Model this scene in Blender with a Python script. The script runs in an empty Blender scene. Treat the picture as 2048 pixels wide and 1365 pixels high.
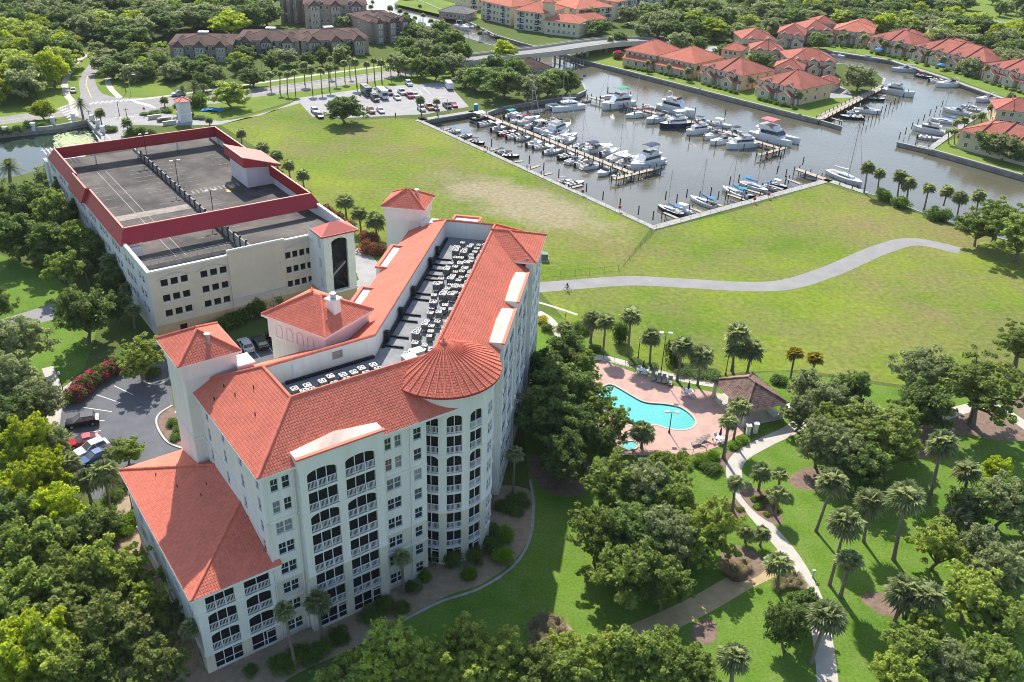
import bpy, math, random
import numpy as np
from math import sin, cos, pi, radians, hypot, atan2, sqrt
from mathutils import Vector, Matrix
from mathutils.geometry import tessellate_polygon

SC = bpy.context.scene
COL = SC.collection
random.seed(7); RNG = np.random.default_rng(7)

# ------------------------------------------------------------------ camera
CAM_H, FOC, PITCH, ROLL = 80.0, 1795.0, radians(29.09), radians(2.26)
_cp, _sp, _cr, _sr = cos(PITCH), sin(PITCH), cos(ROLL), sin(ROLL)
_R0 = np.array([[1, 0, 0], [0, -_sp, -_cp], [0, _cp, -_sp]])          # right, down, forward
CAMR = np.array([[_cr, -_sr, 0], [_sr, _cr, 0], [0, 0, 1]]) @ _R0
cd = bpy.data.cameras.new('camera'); cam = bpy.data.objects.new('camera', cd); COL.objects.link(cam)
cd.sensor_width = 36; cd.lens = FOC / 2048 * 36; cd.clip_end = 6000; cd.clip_start = 1
_m = Matrix.Identity(4)
for i in range(3):
    _m[i][0] = CAMR[0][i]; _m[i][1] = -CAMR[1][i]; _m[i][2] = -CAMR[2][i]
_m[2][3] = CAM_H
cam.matrix_world = _m
SC.camera = cam

# ------------------------------------------------------------------ light
SUN_AZ = atan2(-0.235, 0.972)         # from +Y towards +X
SUN_EL = radians(42)
w = bpy.data.worlds.new('World'); SC.world = w; w.use_nodes = True
nt = w.node_tree; nt.nodes.clear()
sky = nt.nodes.new('ShaderNodeTexSky'); sky.sky_type = 'NISHITA'; sky.sun_disc = False
sky.sun_elevation = SUN_EL; sky.sun_rotation = SUN_AZ
sky.dust_density = 1.0; sky.air_density = 1.0; sky.ozone_density = 1.0
bg = nt.nodes.new('ShaderNodeBackground'); bg.inputs[1].default_value = 0.145
wo = nt.nodes.new('ShaderNodeOutputWorld')
nt.links.new(sky.outputs[0], bg.inputs[0]); nt.links.new(bg.outputs[0], wo.inputs[0])
sl = bpy.data.lights.new('sun', 'SUN'); sl.energy = 4.5; sl.angle = radians(0.53); sl.color = (1.0, .95, .87)
sun = bpy.data.objects.new('sun', sl); COL.objects.link(sun)
_d = Vector((sin(SUN_AZ) * cos(SUN_EL), cos(SUN_AZ) * cos(SUN_EL), sin(SUN_EL)))
sun.rotation_euler = _d.to_track_quat('Z', 'Y').to_euler()
sun.location = _d * 300
vs = SC.view_settings
vs.view_transform = 'Standard'; vs.look = 'None'; vs.gamma = 1; vs.use_curve_mapping = False; vs.exposure = 0.66
SC.render.engine = 'CYCLES'
cy = SC.cycles; cy.max_bounces = 5; cy.diffuse_bounces = 2; cy.glossy_bounces = 2; cy.transmission_bounces = 3
cy.transparent_max_bounces = 4; cy.caustics_reflective = False; cy.caustics_refractive = False
cy.use_denoising = True; cy.filter_width = 1.0

# ------------------------------------------------------------------ measuring: photo pixel (2048 wide) -> place on the plane z
def G(px, py, z=0.0):
    d = CAMR.T @ np.array([(px - 1024) / FOC, (py - 682.5) / FOC, 1.0])
    t = (z - CAM_H) / d[2]
    return Vector((float(t * d[0]), float(t * d[1]), z))
def PX(p):
    c = CAMR @ (np.array(p) - [0, 0, CAM_H]); return (FOC * c[0] / c[2] + 1024, FOC * c[1] / c[2] + 682.5)
GA = atan2(.6, .8)                    # the site grid (hotel front, garage)
def ST(s, t, z=0.0): return Vector((.8 * s - .6 * t, .6 * s + .8 * t, z))
HC = ST(48.3, 77.7)                   # axis of the hotel's round corner
LA = GA + pi / 4                      # long limb of the hotel
def AB(a, b, z=0.0): return Vector((HC.x + cos(LA) * a - sin(LA) * b, HC.y + sin(LA) * a + cos(LA) * b, z))

# ------------------------------------------------------------------ materials
MATS = {}
def _nodes(name):
    m = bpy.data.materials.new(name); m.use_nodes = True
    n = m.node_tree; b = n.nodes['Principled BSDF']; return m, n, b
def mat(name, col, rough=.8, var=.12, scale=1.5, spec=.3, metal=0., bump=0., bscale=8., col2=None, obvar=0., coord='Object', thr=None, detail=4, stretch=None):
    """one colour broken up by noise (var), or two colours mixed by noise (col2); obvar = change of value from object to object"""
    if name in MATS: return MATS[name]
    m, n, b = _nodes(name); L = n.links.new
    tc = n.nodes.new('ShaderNodeTexCoord')
    nz = n.nodes.new('ShaderNodeTexNoise'); nz.inputs['Scale'].default_value = scale; nz.inputs['Detail'].default_value = detail
    nz.inputs['Roughness'].default_value = .65
    if coord == 'World':
        ge = n.nodes.new('ShaderNodeNewGeometry'); L(ge.outputs['Position'], nz.inputs['Vector'])
    else: L(tc.outputs[coord], nz.inputs['Vector'])
    if stretch:
        mg = n.nodes.new('ShaderNodeMapping'); mg.inputs['Scale'].default_value = stretch; L(nz.inputs['Vector'].links[0].from_socket, mg.inputs[0]); L(mg.outputs[0], nz.inputs['Vector'])
    rp = n.nodes.new('ShaderNodeValToRGB')
    lo, hi = thr or (.3, .7)
    rp.color_ramp.elements[0].position = lo; rp.color_ramp.elements[1].position = hi
    c2 = col2 or tuple(min(1, c * (1 + var)) for c in col); c1 = col if col2 else tuple(c * (1 - var) for c in col)
    rp.color_ramp.elements[0].color = (*c1, 1); rp.color_ramp.elements[1].color = (*c2, 1)
    L(nz.outputs['Fac'], rp.inputs['Fac'])
    out = rp.outputs['Color']
    if obvar:
        oi = n.nodes.new('ShaderNodeObjectInfo'); hs = n.nodes.new('ShaderNodeHueSaturation')
        mr = n.nodes.new('ShaderNodeMapRange'); mr.inputs[3].default_value = 1 - obvar; mr.inputs[4].default_value = 1 + obvar
        L(oi.outputs['Random'], mr.inputs[0]); L(mr.outputs[0], hs.inputs['Value']); L(out, hs.inputs['Color'])
        mh = n.nodes.new('ShaderNodeMapRange'); mh.inputs[3].default_value = .5 - obvar * .07; mh.inputs[4].default_value = .5 + obvar * .07
        ml = n.nodes.new('ShaderNodeMath'); ml.operation = 'FRACT'; mm = n.nodes.new('ShaderNodeMath'); mm.operation = 'MULTIPLY'; mm.inputs[1].default_value = 7.31
        L(oi.outputs['Random'], mm.inputs[0]); L(mm.outputs[0], ml.inputs[0]); L(ml.outputs[0], mh.inputs[0]); L(mh.outputs[0], hs.inputs['Hue'])
        out = hs.outputs['Color']
    L(out, b.inputs['Base Color'])
    b.inputs['Roughness'].default_value = rough; b.inputs['Specular IOR Level'].default_value = spec; b.inputs['Metallic'].default_value = metal
    if bump:
        n2 = n.nodes.new('ShaderNodeTexNoise'); n2.inputs['Scale'].default_value = bscale; n2.inputs['Detail'].default_value = 3
        if coord == 'World': L(ge.outputs['Position'], n2.inputs['Vector'])
        else: L(tc.outputs[coord], n2.inputs['Vector'])
        bp = n.nodes.new('ShaderNodeBump'); bp.inputs['Strength'].default_value = bump; bp.inputs['Distance'].default_value = .1
        L(n2.outputs['Fac'], bp.inputs['Height']); L(bp.outputs[0], b.inputs['Normal'])
    MATS[name] = m; return m
def leafmat(name, c1, c2, obvar=.2, trans=.45, scale=.8):
    if name in MATS: return MATS[name]
    m, n, b = _nodes(name); L = n.links.new
    ge = n.nodes.new('ShaderNodeNewGeometry')
    nz = n.nodes.new('ShaderNodeTexNoise'); nz.inputs['Scale'].default_value = scale; nz.inputs['Detail'].default_value = 3
    L(ge.outputs['Position'], nz.inputs['Vector'])
    ad = n.nodes.new('ShaderNodeMath'); ad.operation = 'MULTIPLY_ADD'; ad.inputs[1].default_value = .6
    L(ge.outputs['Random Per Island'], ad.inputs[0]); L(nz.outputs['Fac'], ad.inputs[2])
    rp = n.nodes.new('ShaderNodeValToRGB'); rp.color_ramp.elements[0].position = .4; rp.color_ramp.elements[1].position = 1.
    rp.color_ramp.elements[0].color = (*c1, 1); rp.color_ramp.elements[1].color = (*c2, 1)
    L(ad.outputs[0], rp.inputs[0])
    oi = n.nodes.new('ShaderNodeObjectInfo'); hs = n.nodes.new('ShaderNodeHueSaturation')
    mr = n.nodes.new('ShaderNodeMapRange'); mr.inputs[3].default_value = 1 - obvar; mr.inputs[4].default_value = 1 + obvar
    L(oi.outputs['Random'], mr.inputs[0]); L(mr.outputs[0], hs.inputs['Value']); L(rp.outputs[0], hs.inputs['Color'])
    b.inputs['Roughness'].default_value = .6; b.inputs['Specular IOR Level'].default_value = .15
    L(hs.outputs[0], b.inputs['Base Color'])
    tr = n.nodes.new('ShaderNodeBsdfTranslucent'); mx = n.nodes.new('ShaderNodeMixShader'); mx.inputs[0].default_value = trans
    hs2 = n.nodes.new('ShaderNodeHueSaturation'); hs2.inputs['Value'].default_value = 1.6; hs2.inputs['Saturation'].default_value = 1.1; hs2.inputs['Hue'].default_value = .49
    L(hs.outputs[0], hs2.inputs['Color']); L(hs2.outputs[0], tr.inputs[0])
    L(b.outputs[0], mx.inputs[1]); L(tr.outputs[0], mx.inputs[2])
    L(mx.outputs[0], n.nodes['Material Output'].inputs[0])
    MATS[name] = m; return m

# ------------------------------------------------------------------ mesh building
class MB:
    def __init__(s): s.v = []; s.f = []; s.m = []
    def add(s, vs, fs, mi=0):
        o = len(s.v); s.v += [tuple(p) for p in vs]; s.f += [tuple(i + o for i in f) for f in fs]; s.m += [mi] * len(fs); return s
    def quad(s, a, b, c, d, mi=0): return s.add([a, b, c, d], [(0, 1, 2, 3)], mi)
    def tri(s, a, b, c, mi=0): return s.add([a, b, c], [(0, 1, 2)], mi)
    def poly(s, pts, mi=0): return s.add(pts, [tuple(range(len(pts)))], mi)
    def hexa(s, p, mi=0):   # 8 points: bottom 4 ccw, top 4 ccw
        return s.add(p, [(3, 2, 1, 0), (4, 5, 6, 7), (0, 1, 5, 4), (1, 2, 6, 5), (2, 3, 7, 6), (3, 0, 4, 7)], mi)
    def box(s, x0, y0, z0, x1, y1, z1, mi=0, fr=None):
        p = [(x0, y0, z0), (x1, y0, z0), (x1, y1, z0), (x0, y1, z0), (x0, y0, z1), (x1, y0, z1), (x1, y1, z1), (x0, y1, z1)]
        if fr: p = [fr(*q) for q in p]
        return s.hexa(p, mi)
    def prism(s, pts, z0, z1, mi=0, bot=False):
        n = len(pts); v = [(p[0], p[1], z0) for p in pts] + [(p[0], p[1], z1) for p in pts]
        f = [(i, (i + 1) % n, n + (i + 1) % n, n + i) for i in range(n)] + [tuple(range(n, 2 * n))]
        if bot: f.append(tuple(range(n - 1, -1, -1)))
        return s.add(v, f, mi)
    def tube(s, p, q, r0, r1=None, n=6, mi=0, cap=True):
        r1 = r0 if r1 is None else r1
        p, q = Vector(p), Vector(q); d = (q - p)
        if d.length < 1e-6: return s
        d.normalize(); a = d.orthogonal().normalized(); b = d.cross(a)
        v = [p + (a * cos(2 * pi * i / n) + b * sin(2 * pi * i / n)) * r0 for i in range(n)] + [q + (a * cos(2 * pi * i / n) + b * sin(2 * pi * i / n)) * r1 for i in range(n)]
        f = [(i, (i + 1) % n, n + (i + 1) % n, n + i) for i in range(n)]
        if cap: f += [tuple(range(n - 1, -1, -1)), tuple(range(n, 2 * n))]
        return s.add(v, f, mi)
    def path(s, pts, rad, n=6, mi=0):
        for i in range(len(pts) - 1): s.tube(pts[i], pts[i + 1], rad[i], rad[i + 1], n, mi, cap=i in (0, len(pts) - 2))
        return s
    def cyl(s, x, y, z0, z1, r0, r1=None, n=10, mi=0): return s.tube((x, y, z0), (x, y, z1), r0, r1, n, mi)
    def rings(s, rs, n=10, mi=0, cx=0, cy=0, capb=True, capt=True, sx=1, sy=1):   # lathe: [(r,z),...]
        o = [(cx + r * cos(2 * pi * i / n) * sx, cy + r * sin(2 * pi * i / n) * sy, z) for r, z in rs for i in range(n)]
        f = [(k * n + i, k * n + (i + 1) % n, (k + 1) * n + (i + 1) % n, (k + 1) * n + i) for k in range(len(rs) - 1) for i in range(n)]
        if capb: f.append(tuple(range(n - 1, -1, -1)))
        if capt: f.append(tuple(range((len(rs) - 1) * n, len(rs) * n)))
        return s.add(o, f, mi)
    def mesh(s, name, mats, smooth=False):
        me = bpy.data.meshes.new(name); me.from_pydata(s.v, [], s.f)
        for m in (mats if isinstance(mats, (list, tuple)) else [mats]): me.materials.append(m)
        if any(s.m): me.polygons.foreach_set('material_index', s.m)
        if smooth: me.polygons.foreach_set('use_smooth', [True] * len(s.f))
        me.update(); return me
    def ob(s, name, mats, parent=None, smooth=False):      # built in place coordinates, stored relative to the parent
        if parent is not None and '_a' in parent:
            lx, ly, lz = parent['_x'], parent['_y'], parent['_z']; c, q = cos(-parent['_a']), sin(-parent['_a'])
            s.v = [((x - lx) * c - (y - ly) * q, (x - lx) * q + (y - ly) * c, z - lz) for x, y, z in s.v]
        return link(name, s.mesh(name, mats, smooth), parent)
def link(name, data, parent=None):
    o = bpy.data.objects.new(name, data); COL.objects.link(o)
    if parent is not None: o.parent = parent
    return o
def npmesh(name, V, F, mats, mi=None, smooth=False):
    """V (n,3), F (m,k) with k = 3 or 4"""
    me = bpy.data.meshes.new(name); m, k = F.shape
    me.vertices.add(len(V)); me.vertices.foreach_set('co', np.asarray(V, np.float32).ravel())
    me.loops.add(m * k); me.loops.foreach_set('vertex_index', F.astype(np.int32).ravel())
    me.polygons.add(m); me.polygons.foreach_set('loop_start', np.arange(m, dtype=np.int32) * k)
    for q in (mats if isinstance(mats, (list, tuple)) else [mats]): me.materials.append(q)
    if mi is not None: me.polygons.foreach_set('material_index', mi.astype(np.int32))
    if smooth: me.polygons.foreach_set('use_smooth', np.ones(m, bool))
    me.update(calc_edges=True); me.validate(); return me
def tag(o, label=None, cat=None, group=None, kind=None):
    if label: o['label'] = label
    if cat: o['category'] = cat
    if group: o['group'] = group
    if kind: o['kind'] = kind
    return o
def thing(name, loc, rot=0., label=None, cat=None, group=None):
    o = bpy.data.objects.new(name, None); COL.objects.link(o); o.empty_display_size = .5
    o.location = loc; o.rotation_euler = (0, 0, rot)
    o['_x'], o['_y'], o['_z'], o['_a'] = float(loc[0]), float(loc[1]), float(loc[2]), float(rot)
    return tag(o, label, cat, group)
def put(name, me, parent, wloc, wrot=0., scale=None):       # shared mesh as a part, placed in place coordinates
    o = link(name, me, parent); a = parent['_a']; dx, dy = wloc[0] - parent['_x'], wloc[1] - parent['_y']
    o.location = (dx * cos(a) + dy * sin(a), -dx * sin(a) + dy * cos(a), wloc[2] - parent['_z'])
    o.rotation_euler = (0, 0, wrot - a)
    if scale: o.scale = scale
    return o
def clone(o, loc=None, rot=None, scale=None, label=None, parent=None, swap=None):
    c = o.copy(); COL.objects.link(c)
    if parent is not None: c.parent = parent; c.matrix_parent_inverse = o.matrix_parent_inverse
    if loc is not None:
        c.location = loc
        for k, v in zip(('_x', '_y', '_z'), loc):
            if k in c: c[k] = float(v)
    if rot is not None:
        c.rotation_euler = (0, 0, rot) if not hasattr(rot, '__len__') else rot
        if '_a' in c: c['_a'] = float(c.rotation_euler[2])
    if scale is not None: c.scale = scale if hasattr(scale, '__len__') else (scale,) * 3
    if label: c['label'] = label
    if swap and c.type == 'MESH':
        for sl_ in c.material_slots:
            if sl_.material and sl_.material.name in swap:
                new = swap[sl_.material.name]; sl_.link = 'OBJECT'; sl_.material = new
    for ch in o.children: clone(ch, parent=c, swap=swap)
    return c
def hide_proto(o):
    for ch in list(o.children): hide_proto(ch)
    bpy.data.objects.remove(o)
def structure(o): o['kind'] = 'structure'; return o
ORD = ['first', 'second', 'third', 'fourth', 'fifth', 'sixth', 'seventh', 'eighth', 'ninth', 'tenth', 'eleventh', 'twelfth', 'thirteenth', 'fourteenth', 'fifteenth', 'sixteenth', 'seventeenth', 'eighteenth', 'nineteenth', 'twentieth']
def ordn(i):
    if i < 20: return ORD[i]
    t = {2: 'twenty', 3: 'thirty', 4: 'forty', 5: 'fifty', 6: 'sixty'}[(i + 1) // 10]; u = (i + 1) % 10
    return t + ('-' + ORD[u - 1] if u else 'th').replace('tyth', 'tieth')
def spline(pts, n=6, closed=True):
    out = []; N = len(pts)
    for i in range(N if closed else N - 1):
        p0, p1, p2, p3 = (pts[(i + k) % N] if closed else pts[min(max(i + k, 0), N - 1)] for k in (-1, 0, 1, 2))
        for j in range(n):
            t = j / n
            out.append(tuple(.5 * ((2 * b) + (-a + c) * t + (2 * a - 5 * b + 4 * c - d) * t * t + (-a + 3 * b - 3 * c + d) * t ** 3) for a, b, c, d in zip(p0, p1, p2, p3)))
    if not closed: out.append(tuple(pts[-1]))
    return out
def sheet(name, outline, z, m, holes=(), world=False, smooth=0, kind='structure', parent=None):
    if smooth: outline = spline(outline, smooth)
    polys = []
    for pl in (outline, *holes):
        polys.append([Vector((p[0], p[1], z)) if world else Vector((*G(p[0], p[1])[:2], z)) for p in pl])
    flat = [p for pl in polys for p in pl]; tris = tessellate_polygon(polys)
    me = bpy.data.meshes.new(name); fs = []
    for a, b, c in tris:
        n = (flat[b] - flat[a]).cross(flat[c] - flat[a]); fs.append((a, b, c) if n.z > 0 else (a, c, b))
    me.from_pydata([tuple(p) for p in flat], [], fs); me.materials.append(m); me.update()
    o = link(name, me, parent)
    if parent is None: o['kind'] = kind
    return o
def ribbon_pts(pts, wl, wr=None, world=False, n=8):
    """outline of a strip along pixel points; widths in metres to the left and right"""
    wr = wl if wr is None else wr
    P = [Vector((*p[:2], 0)) if world else G(*p) for p in pts]
    P = [Vector((*q, 0)) for q in spline([(p.x, p.y) for p in P], n, closed=False)]
    Lf, Rt = [], []
    for i, p in enumerate(P):
        d = (P[min(i + 1, len(P) - 1)] - P[max(i - 1, 0)]).normalized(); nn = Vector((-d.y, d.x, 0))
        Lf.append(p + nn * wl); Rt.append(p - nn * wr)
    return Lf, Rt, P
def ribbon(name, pts, wid, z, m, world=False, kind='structure', parent=None, n=8):
    Lf, Rt, _ = ribbon_pts(pts, wid / 2, world=world, n=n)
    b = MB()
    for i in range(len(Lf) - 1):
        b.quad((Lf[i].x, Lf[i].y, z), (Rt[i].x, Rt[i].y, z), (Rt[i + 1].x, Rt[i + 1].y, z), (Lf[i + 1].x, Lf[i + 1].y, z))
    o = b.ob(name, m, parent)
    if parent is None: o['kind'] = kind
    return o
def kerb(name, pts, wid, h, m, world=False, n=6, z0=-.05, parent=None):
    Lf, Rt, _ = ribbon_pts(pts, wid / 2, world=world, n=n); b = MB()
    for i in range(len(Lf) - 1):
        a, c, d, e = Lf[i], Rt[i], Rt[i + 1], Lf[i + 1]
        b.hexa([(a.x, a.y, z0), (c.x, c.y, z0), (d.x, d.y, z0), (e.x, e.y, z0), (a.x, a.y, h), (c.x, c.y, h), (d.x, d.y, h), (e.x, e.y, h)])
    o = b.ob(name, m, parent)
    if parent is None: o['kind'] = 'structure'
    return o
# ================================================================== ground, water, roads
GRASSP = dict(coord='World', rough=.95, spec=.05)
def grassmat(name, c1, c2, c3, s1=.05, s2=.35, dirt=None, dthr=(.55, .7), dscale=.03, fine=3.0, swath=False):
    m, n, b = _nodes(name); L = n.links.new
    ge = n.nodes.new('ShaderNodeNewGeometry')
    def nz(sc, det=5, ro=.6):
        x = n.nodes.new('ShaderNodeTexNoise'); x.inputs['Scale'].default_value = sc; x.inputs['Detail'].default_value = det; x.inputs['Roughness'].default_value = ro
        L(ge.outputs['Position'], x.inputs['Vector']); return x
    def ramp(src, lo, hi, a, d):
        r = n.nodes.new('ShaderNodeValToRGB'); r.color_ramp.elements[0].position = lo; r.color_ramp.elements[1].position = hi
        r.color_ramp.elements[0].color = a; r.color_ramp.elements[1].color = d; L(src, r.inputs[0]); return r
    def mix(f, a, d, mode='MIX'):
        x = n.nodes.new('ShaderNodeMix'); x.data_type = 'RGBA'; x.blend_type = mode; L(f, x.inputs[0]); L(a, x.inputs[6]); L(d, x.inputs[7]); return x
    a = ramp(nz(s1).outputs[0], .35, .65, (*c1, 1), (*c2, 1))
    k = ramp(nz(s2, 6, .7).outputs[0], .42, .62, (0, 0, 0, 1), (1, 1, 1, 1))
    cc = n.nodes.new('ShaderNodeRGB'); cc.outputs[0].default_value = (*c3, 1)
    kk = n.nodes.new('ShaderNodeMath'); kk.operation = 'MULTIPLY'; kk.inputs[1].default_value = .6; L(k.outputs[0], kk.inputs[0])
    out = mix(kk.outputs[0], a.outputs[0], cc.outputs[0]).outputs[2]
    if dirt:
        dn = ramp(nz(dscale, 7, .72).outputs[0], *dthr, (0, 0, 0, 1), (1, 1, 1, 1))
        dc = n.nodes.new('ShaderNodeRGB'); dc.outputs[0].default_value = (*dirt, 1)
        out = mix(dn.outputs[0], out, dc.outputs[0]).outputs[2]
    if swath:     # bare sandy swath worn across the field
        a_, c_ = G(850, 345), G(1270, 480); md = (a_ + c_) / 2; ln = (c_ - a_).length / 2; mp = n.nodes.new('ShaderNodeMapping'); mp.vector_type = 'TEXTURE'
        mp.inputs['Location'].default_value = (md.x, md.y, 0); mp.inputs['Rotation'].default_value = (0, 0, atan2(c_.y - a_.y, c_.x - a_.x)); mp.inputs['Scale'].default_value = (ln * 1.35, ln * .55, 50)
        L(ge.outputs['Position'], mp.inputs[0]); gr = n.nodes.new('ShaderNodeTexGradient'); gr.gradient_type = 'SPHERICAL'; L(mp.outputs[0], gr.inputs[0])
        sm = n.nodes.new('ShaderNodeMath'); sm.operation = 'MULTIPLY_ADD'; sm.inputs[1].default_value = .75; L(gr.outputs[1], sm.inputs[0]); L(nz(.09, 8, .75).outputs[0], sm.inputs[2])
        dn = ramp(sm.outputs[0], .70, 1.05, (0, 0, 0, 1), (.85, .85, .85, 1)); dc = n.nodes.new('ShaderNodeRGB'); dc.outputs[0].default_value = (.34, .28, .18, 1); out = mix(dn.outputs[0], out, dc.outputs[0]).outputs[2]
    fn = ramp(nz(fine, 4, .7).outputs[0], .25, .75, (.62, .62, .62, 1), (1.3, 1.3, 1.3, 1))
    one = n.nodes.new('ShaderNodeValue'); one.outputs[0].default_value = 1
    out = mix(one.outputs[0], out, fn.outputs[0], 'MULTIPLY').outputs[2]
    L(out, b.inputs['Base Color']); b.inputs['Roughness'].default_value = .95; b.inputs['Specular IOR Level'].default_value = .05
    bp = n.nodes.new('ShaderNodeBump'); bp.inputs['Strength'].default_value = .6; bp.inputs['Distance'].default_value = .12
    L(nz(5, 4).outputs[0], bp.inputs['Height']); L(bp.outputs[0], b.inputs['Normal'])
    MATS[name] = m; return m
M_forest = grassmat('forest_floor', (.07, .12, .025), (.12, .17, .035), (.12, .12, .05), .03, .2)
M_field = grassmat('field_turf', (.11, .185, .02), (.225, .275, .034), (.20, .185, .075), .025, .07, dirt=(.24, .19, .09), dthr=(.5, .7), dscale=.015, fine=.9, swath=True)
M_lawn = grassmat('lawn_turf', (.088, .18, .02), (.145, .245, .032), (.18, .24, .06), .07, .3, dirt=(.3, .27, .12), dthr=(.66, .8), dscale=.09)
M_verge = grassmat('verge_turf', (.13, .21, .027), (.2, .27, .04), (.2, .24, .07), .05, .3)
M_asph = mat('aged_asphalt', (.27, .26, .25), .9, .12, .25, coord='World', bump=.1, bscale=6, detail=7)
M_lot = mat('lot_asphalt', (.33, .32, .31), .9, .15, .3, coord='World', bump=.1, bscale=6, detail=7)
M_darklot = mat('sealed_asphalt', (.115, .12, .13), .85, .18, .4, coord='World', bump=.1, bscale=5, detail=7)
M_conc = mat('pale_concrete', (.5, .46, .4), .9, .12, .5, coord='World', detail=8)
M_concd = mat('grey_concrete', (.34, .33, .3), .9, .25, .6, coord='World', detail=8)
M_white = mat('white_paint', (.8, .8, .79), .6, .04, 2)
M_yellow = mat('yellow_paint', (.62, .4, .06), .7, .15, 2, coord='World')
M_mulch = mat('bark_mulch', (.15, .095, .07), .95, .3, 1.2, coord='World', col2=(.27, .19, .14), bump=.5, bscale=4, detail=8)
M_mulchl = mat('pale_mulch', (.26, .185, .12), .95, .3, 1.2, coord='World', col2=(.4, .3, .2), bump=.5, bscale=4, detail=8)
M_sand = mat('sand_path', (.4, .29, .15), .95, .1, .8, coord='World', col2=(.5, .38, .21), detail=8)

WATER = [(1308, 456), (839, 242), (846, 240), (945, 224), (968, 228), (1000, 216), (1060, 204), (1110, 197), (1150, 191), (1172, 181), (1165, 166), (1150, 152), (1118, 138), (1080, 128), (1040, 112), (985, 92), (940, 78), (880, 60), (790, 35), (700, 12), (640, -20), (700, -60), (800, -12), (850, 5), (940, 45), (990, 70), (1050, 88), (1110, 101), (1165, 120), (1217, 133), (1400, 180), (1600, 231), (1637, 240), (1640, 232), (1765, 171), (1768, 160), (1745, 140), (1700, 130), (1640, 125), (1590, 115), (1600, 104), (1650, 101), (1780, 121), (1900, 160), (2012, 200), (1990, 212), (1930, 248), (1860, 299), (2048, 352), (2300, 430), (2300, 560), (2048, 490), (1930, 458), (1850, 428), (1765, 395), (1727, 385), (1655, 362)]
POND = [(-260, 300), (-60, 275), (0, 268), (110, 257), (176, 245), (206, 278), (206, 300), (110, 308), (82, 338), (40, 352), (-60, 362), (-260, 390)]
POOL = [(1208, 772), (1222, 769), (1240, 777), (1262, 790), (1290, 804), (1330, 808), (1362, 815), (1385, 832), (1392, 846), (1382, 857), (1358, 861), (1330, 856), (1308, 850), (1285, 858), (1262, 852), (1236, 838), (1210, 822), (1190, 806), (1190, 785)]
POOLS = spline(POOL, 5)
WZ = -1.45
_h = [[(-900, -100), (1100, -100), (1100, 1600), (-900, 1600)]]
def gpoly(pts): return [tuple(G(*p)[:2]) for p in pts]
sheet('ground', _h[0], 0, M_forest, holes=[gpoly(WATER), gpoly(POND), gpoly(POOLS)], world=True)

def watermat(name, col, rough, bump, sc, ior=1.33, gl=.5):
    m, n, b = _nodes(name); L = n.links.new
    ge = n.nodes.new('ShaderNodeNewGeometry')
    nz = n.nodes.new('ShaderNodeTexNoise'); nz.inputs['Scale'].default_value = sc; nz.inputs['Detail'].default_value = 5
    n2 = n.nodes.new('ShaderNodeTexNoise'); n2.inputs['Scale'].default_value = .02; n2.inputs['Detail'].default_value = 4
    L(ge.outputs['Position'], nz.inputs['Vector']); L(ge.outputs['Position'], n2.inputs['Vector'])
    bp = n.nodes.new('ShaderNodeBump'); bp.inputs['Distance'].default_value = .1; bp.inputs['Strength'].default_value = bump
    L(nz.outputs[0], bp.inputs['Height']); L(bp.outputs[0], b.inputs['Normal'])
    rp = n.nodes.new('ShaderNodeValToRGB'); rp.color_ramp.elements[0].position = .35; rp.color_ramp.elements[1].position = .65
    rp.color_ramp.elements[0].color = (*[c * .75 for c in col], 1); rp.color_ramp.elements[1].color = (*[c * 1.25 for c in col], 1)
    L(n2.outputs[0], rp.inputs[0]); L(rp.outputs[0], b.inputs['Base Color'])
    b.inputs['Roughness'].default_value = rough; b.inputs['IOR'].default_value = ior; b.inputs['Specular IOR Level'].default_value = gl
    MATS[name] = m; return m
M_water = watermat('marina_water', (.115, .106, .072), .08, .4, 1.1, gl=.9)
M_pond = watermat('pond_water', (.035, .055, .04), .04, .06, .8, gl=.6)
sheet('marina_water', [(p[0], p[1]) for p in gpoly(WATER)], WZ, M_water, world=True)
sheet('pond_water', gpoly(POND), WZ + .2, M_pond, world=True)

# fields and lawns (each sheet 4 mm over the one below)
FIELD1 = [(436, 247), (560, 215), (596, 200), (625, 232), (700, 242), (790, 236), (828, 238), (838, 245), (1300, 458), (1240, 540), (1090, 545), (980, 560), (700, 520), (620, 400), (520, 300)]
sheet('grass_field', FIELD1, .004, M_field)
FIELD2 = [(1240, 540), (1312, 462), (1480, 420), (1648, 368), (1700, 385), (1760, 400), (1850, 432), (1940, 465), (2080, 500), (2300, 600), (2300, 900), (2048, 800), (1960, 800), (1800, 770), (1600, 740), (1480, 745), (1400, 760), (1330, 742), (1210, 700), (1130, 640), (1060, 560), (1090, 545)]
sheet('grass_meadow', FIELD2, .006, M_field)
PARK = [(1075, 620), (1130, 640), (1210, 700), (1330, 742), (1400, 760), (1560, 742), (1960, 800), (2300, 900), (2300, 1600), (1500, 1700), (600, 1600), (560, 1400), (820, 1230), (1010, 1130), (1060, 980), (1040, 800)]
sheet('park_lawn', PARK, .009, M_lawn, holes=[POOLS])
sheet('entrance_lawn', [(-150, 520), (0, 510), (100, 545), (200, 640), (170, 735), (120, 780), (60, 740), (-150, 700)], .004, M_lawn)
sheet('roadside_verge', [(80, 100), (190, 105), (280, 140), (360, 190), (470, 178), (600, 150), (760, 120), (930, 112), (960, 128), (900, 165), (760, 178), (600, 198), (440, 245), (380, 240), (300, 228), (140, 225), (100, 250), (-200, 280), (-200, 200), (60, 190)], .004, M_verge)
sheet('townhouse_lawn', [(1166, 121), (1217, 132), (1400, 179), (1600, 230), (1637, 239), (1639, 231), (1705, 198), (1640, 190), (1560, 190), (1480, 165), (1300, 130), (1250, 120), (1210, 90)], .004, M_verge)
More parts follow.
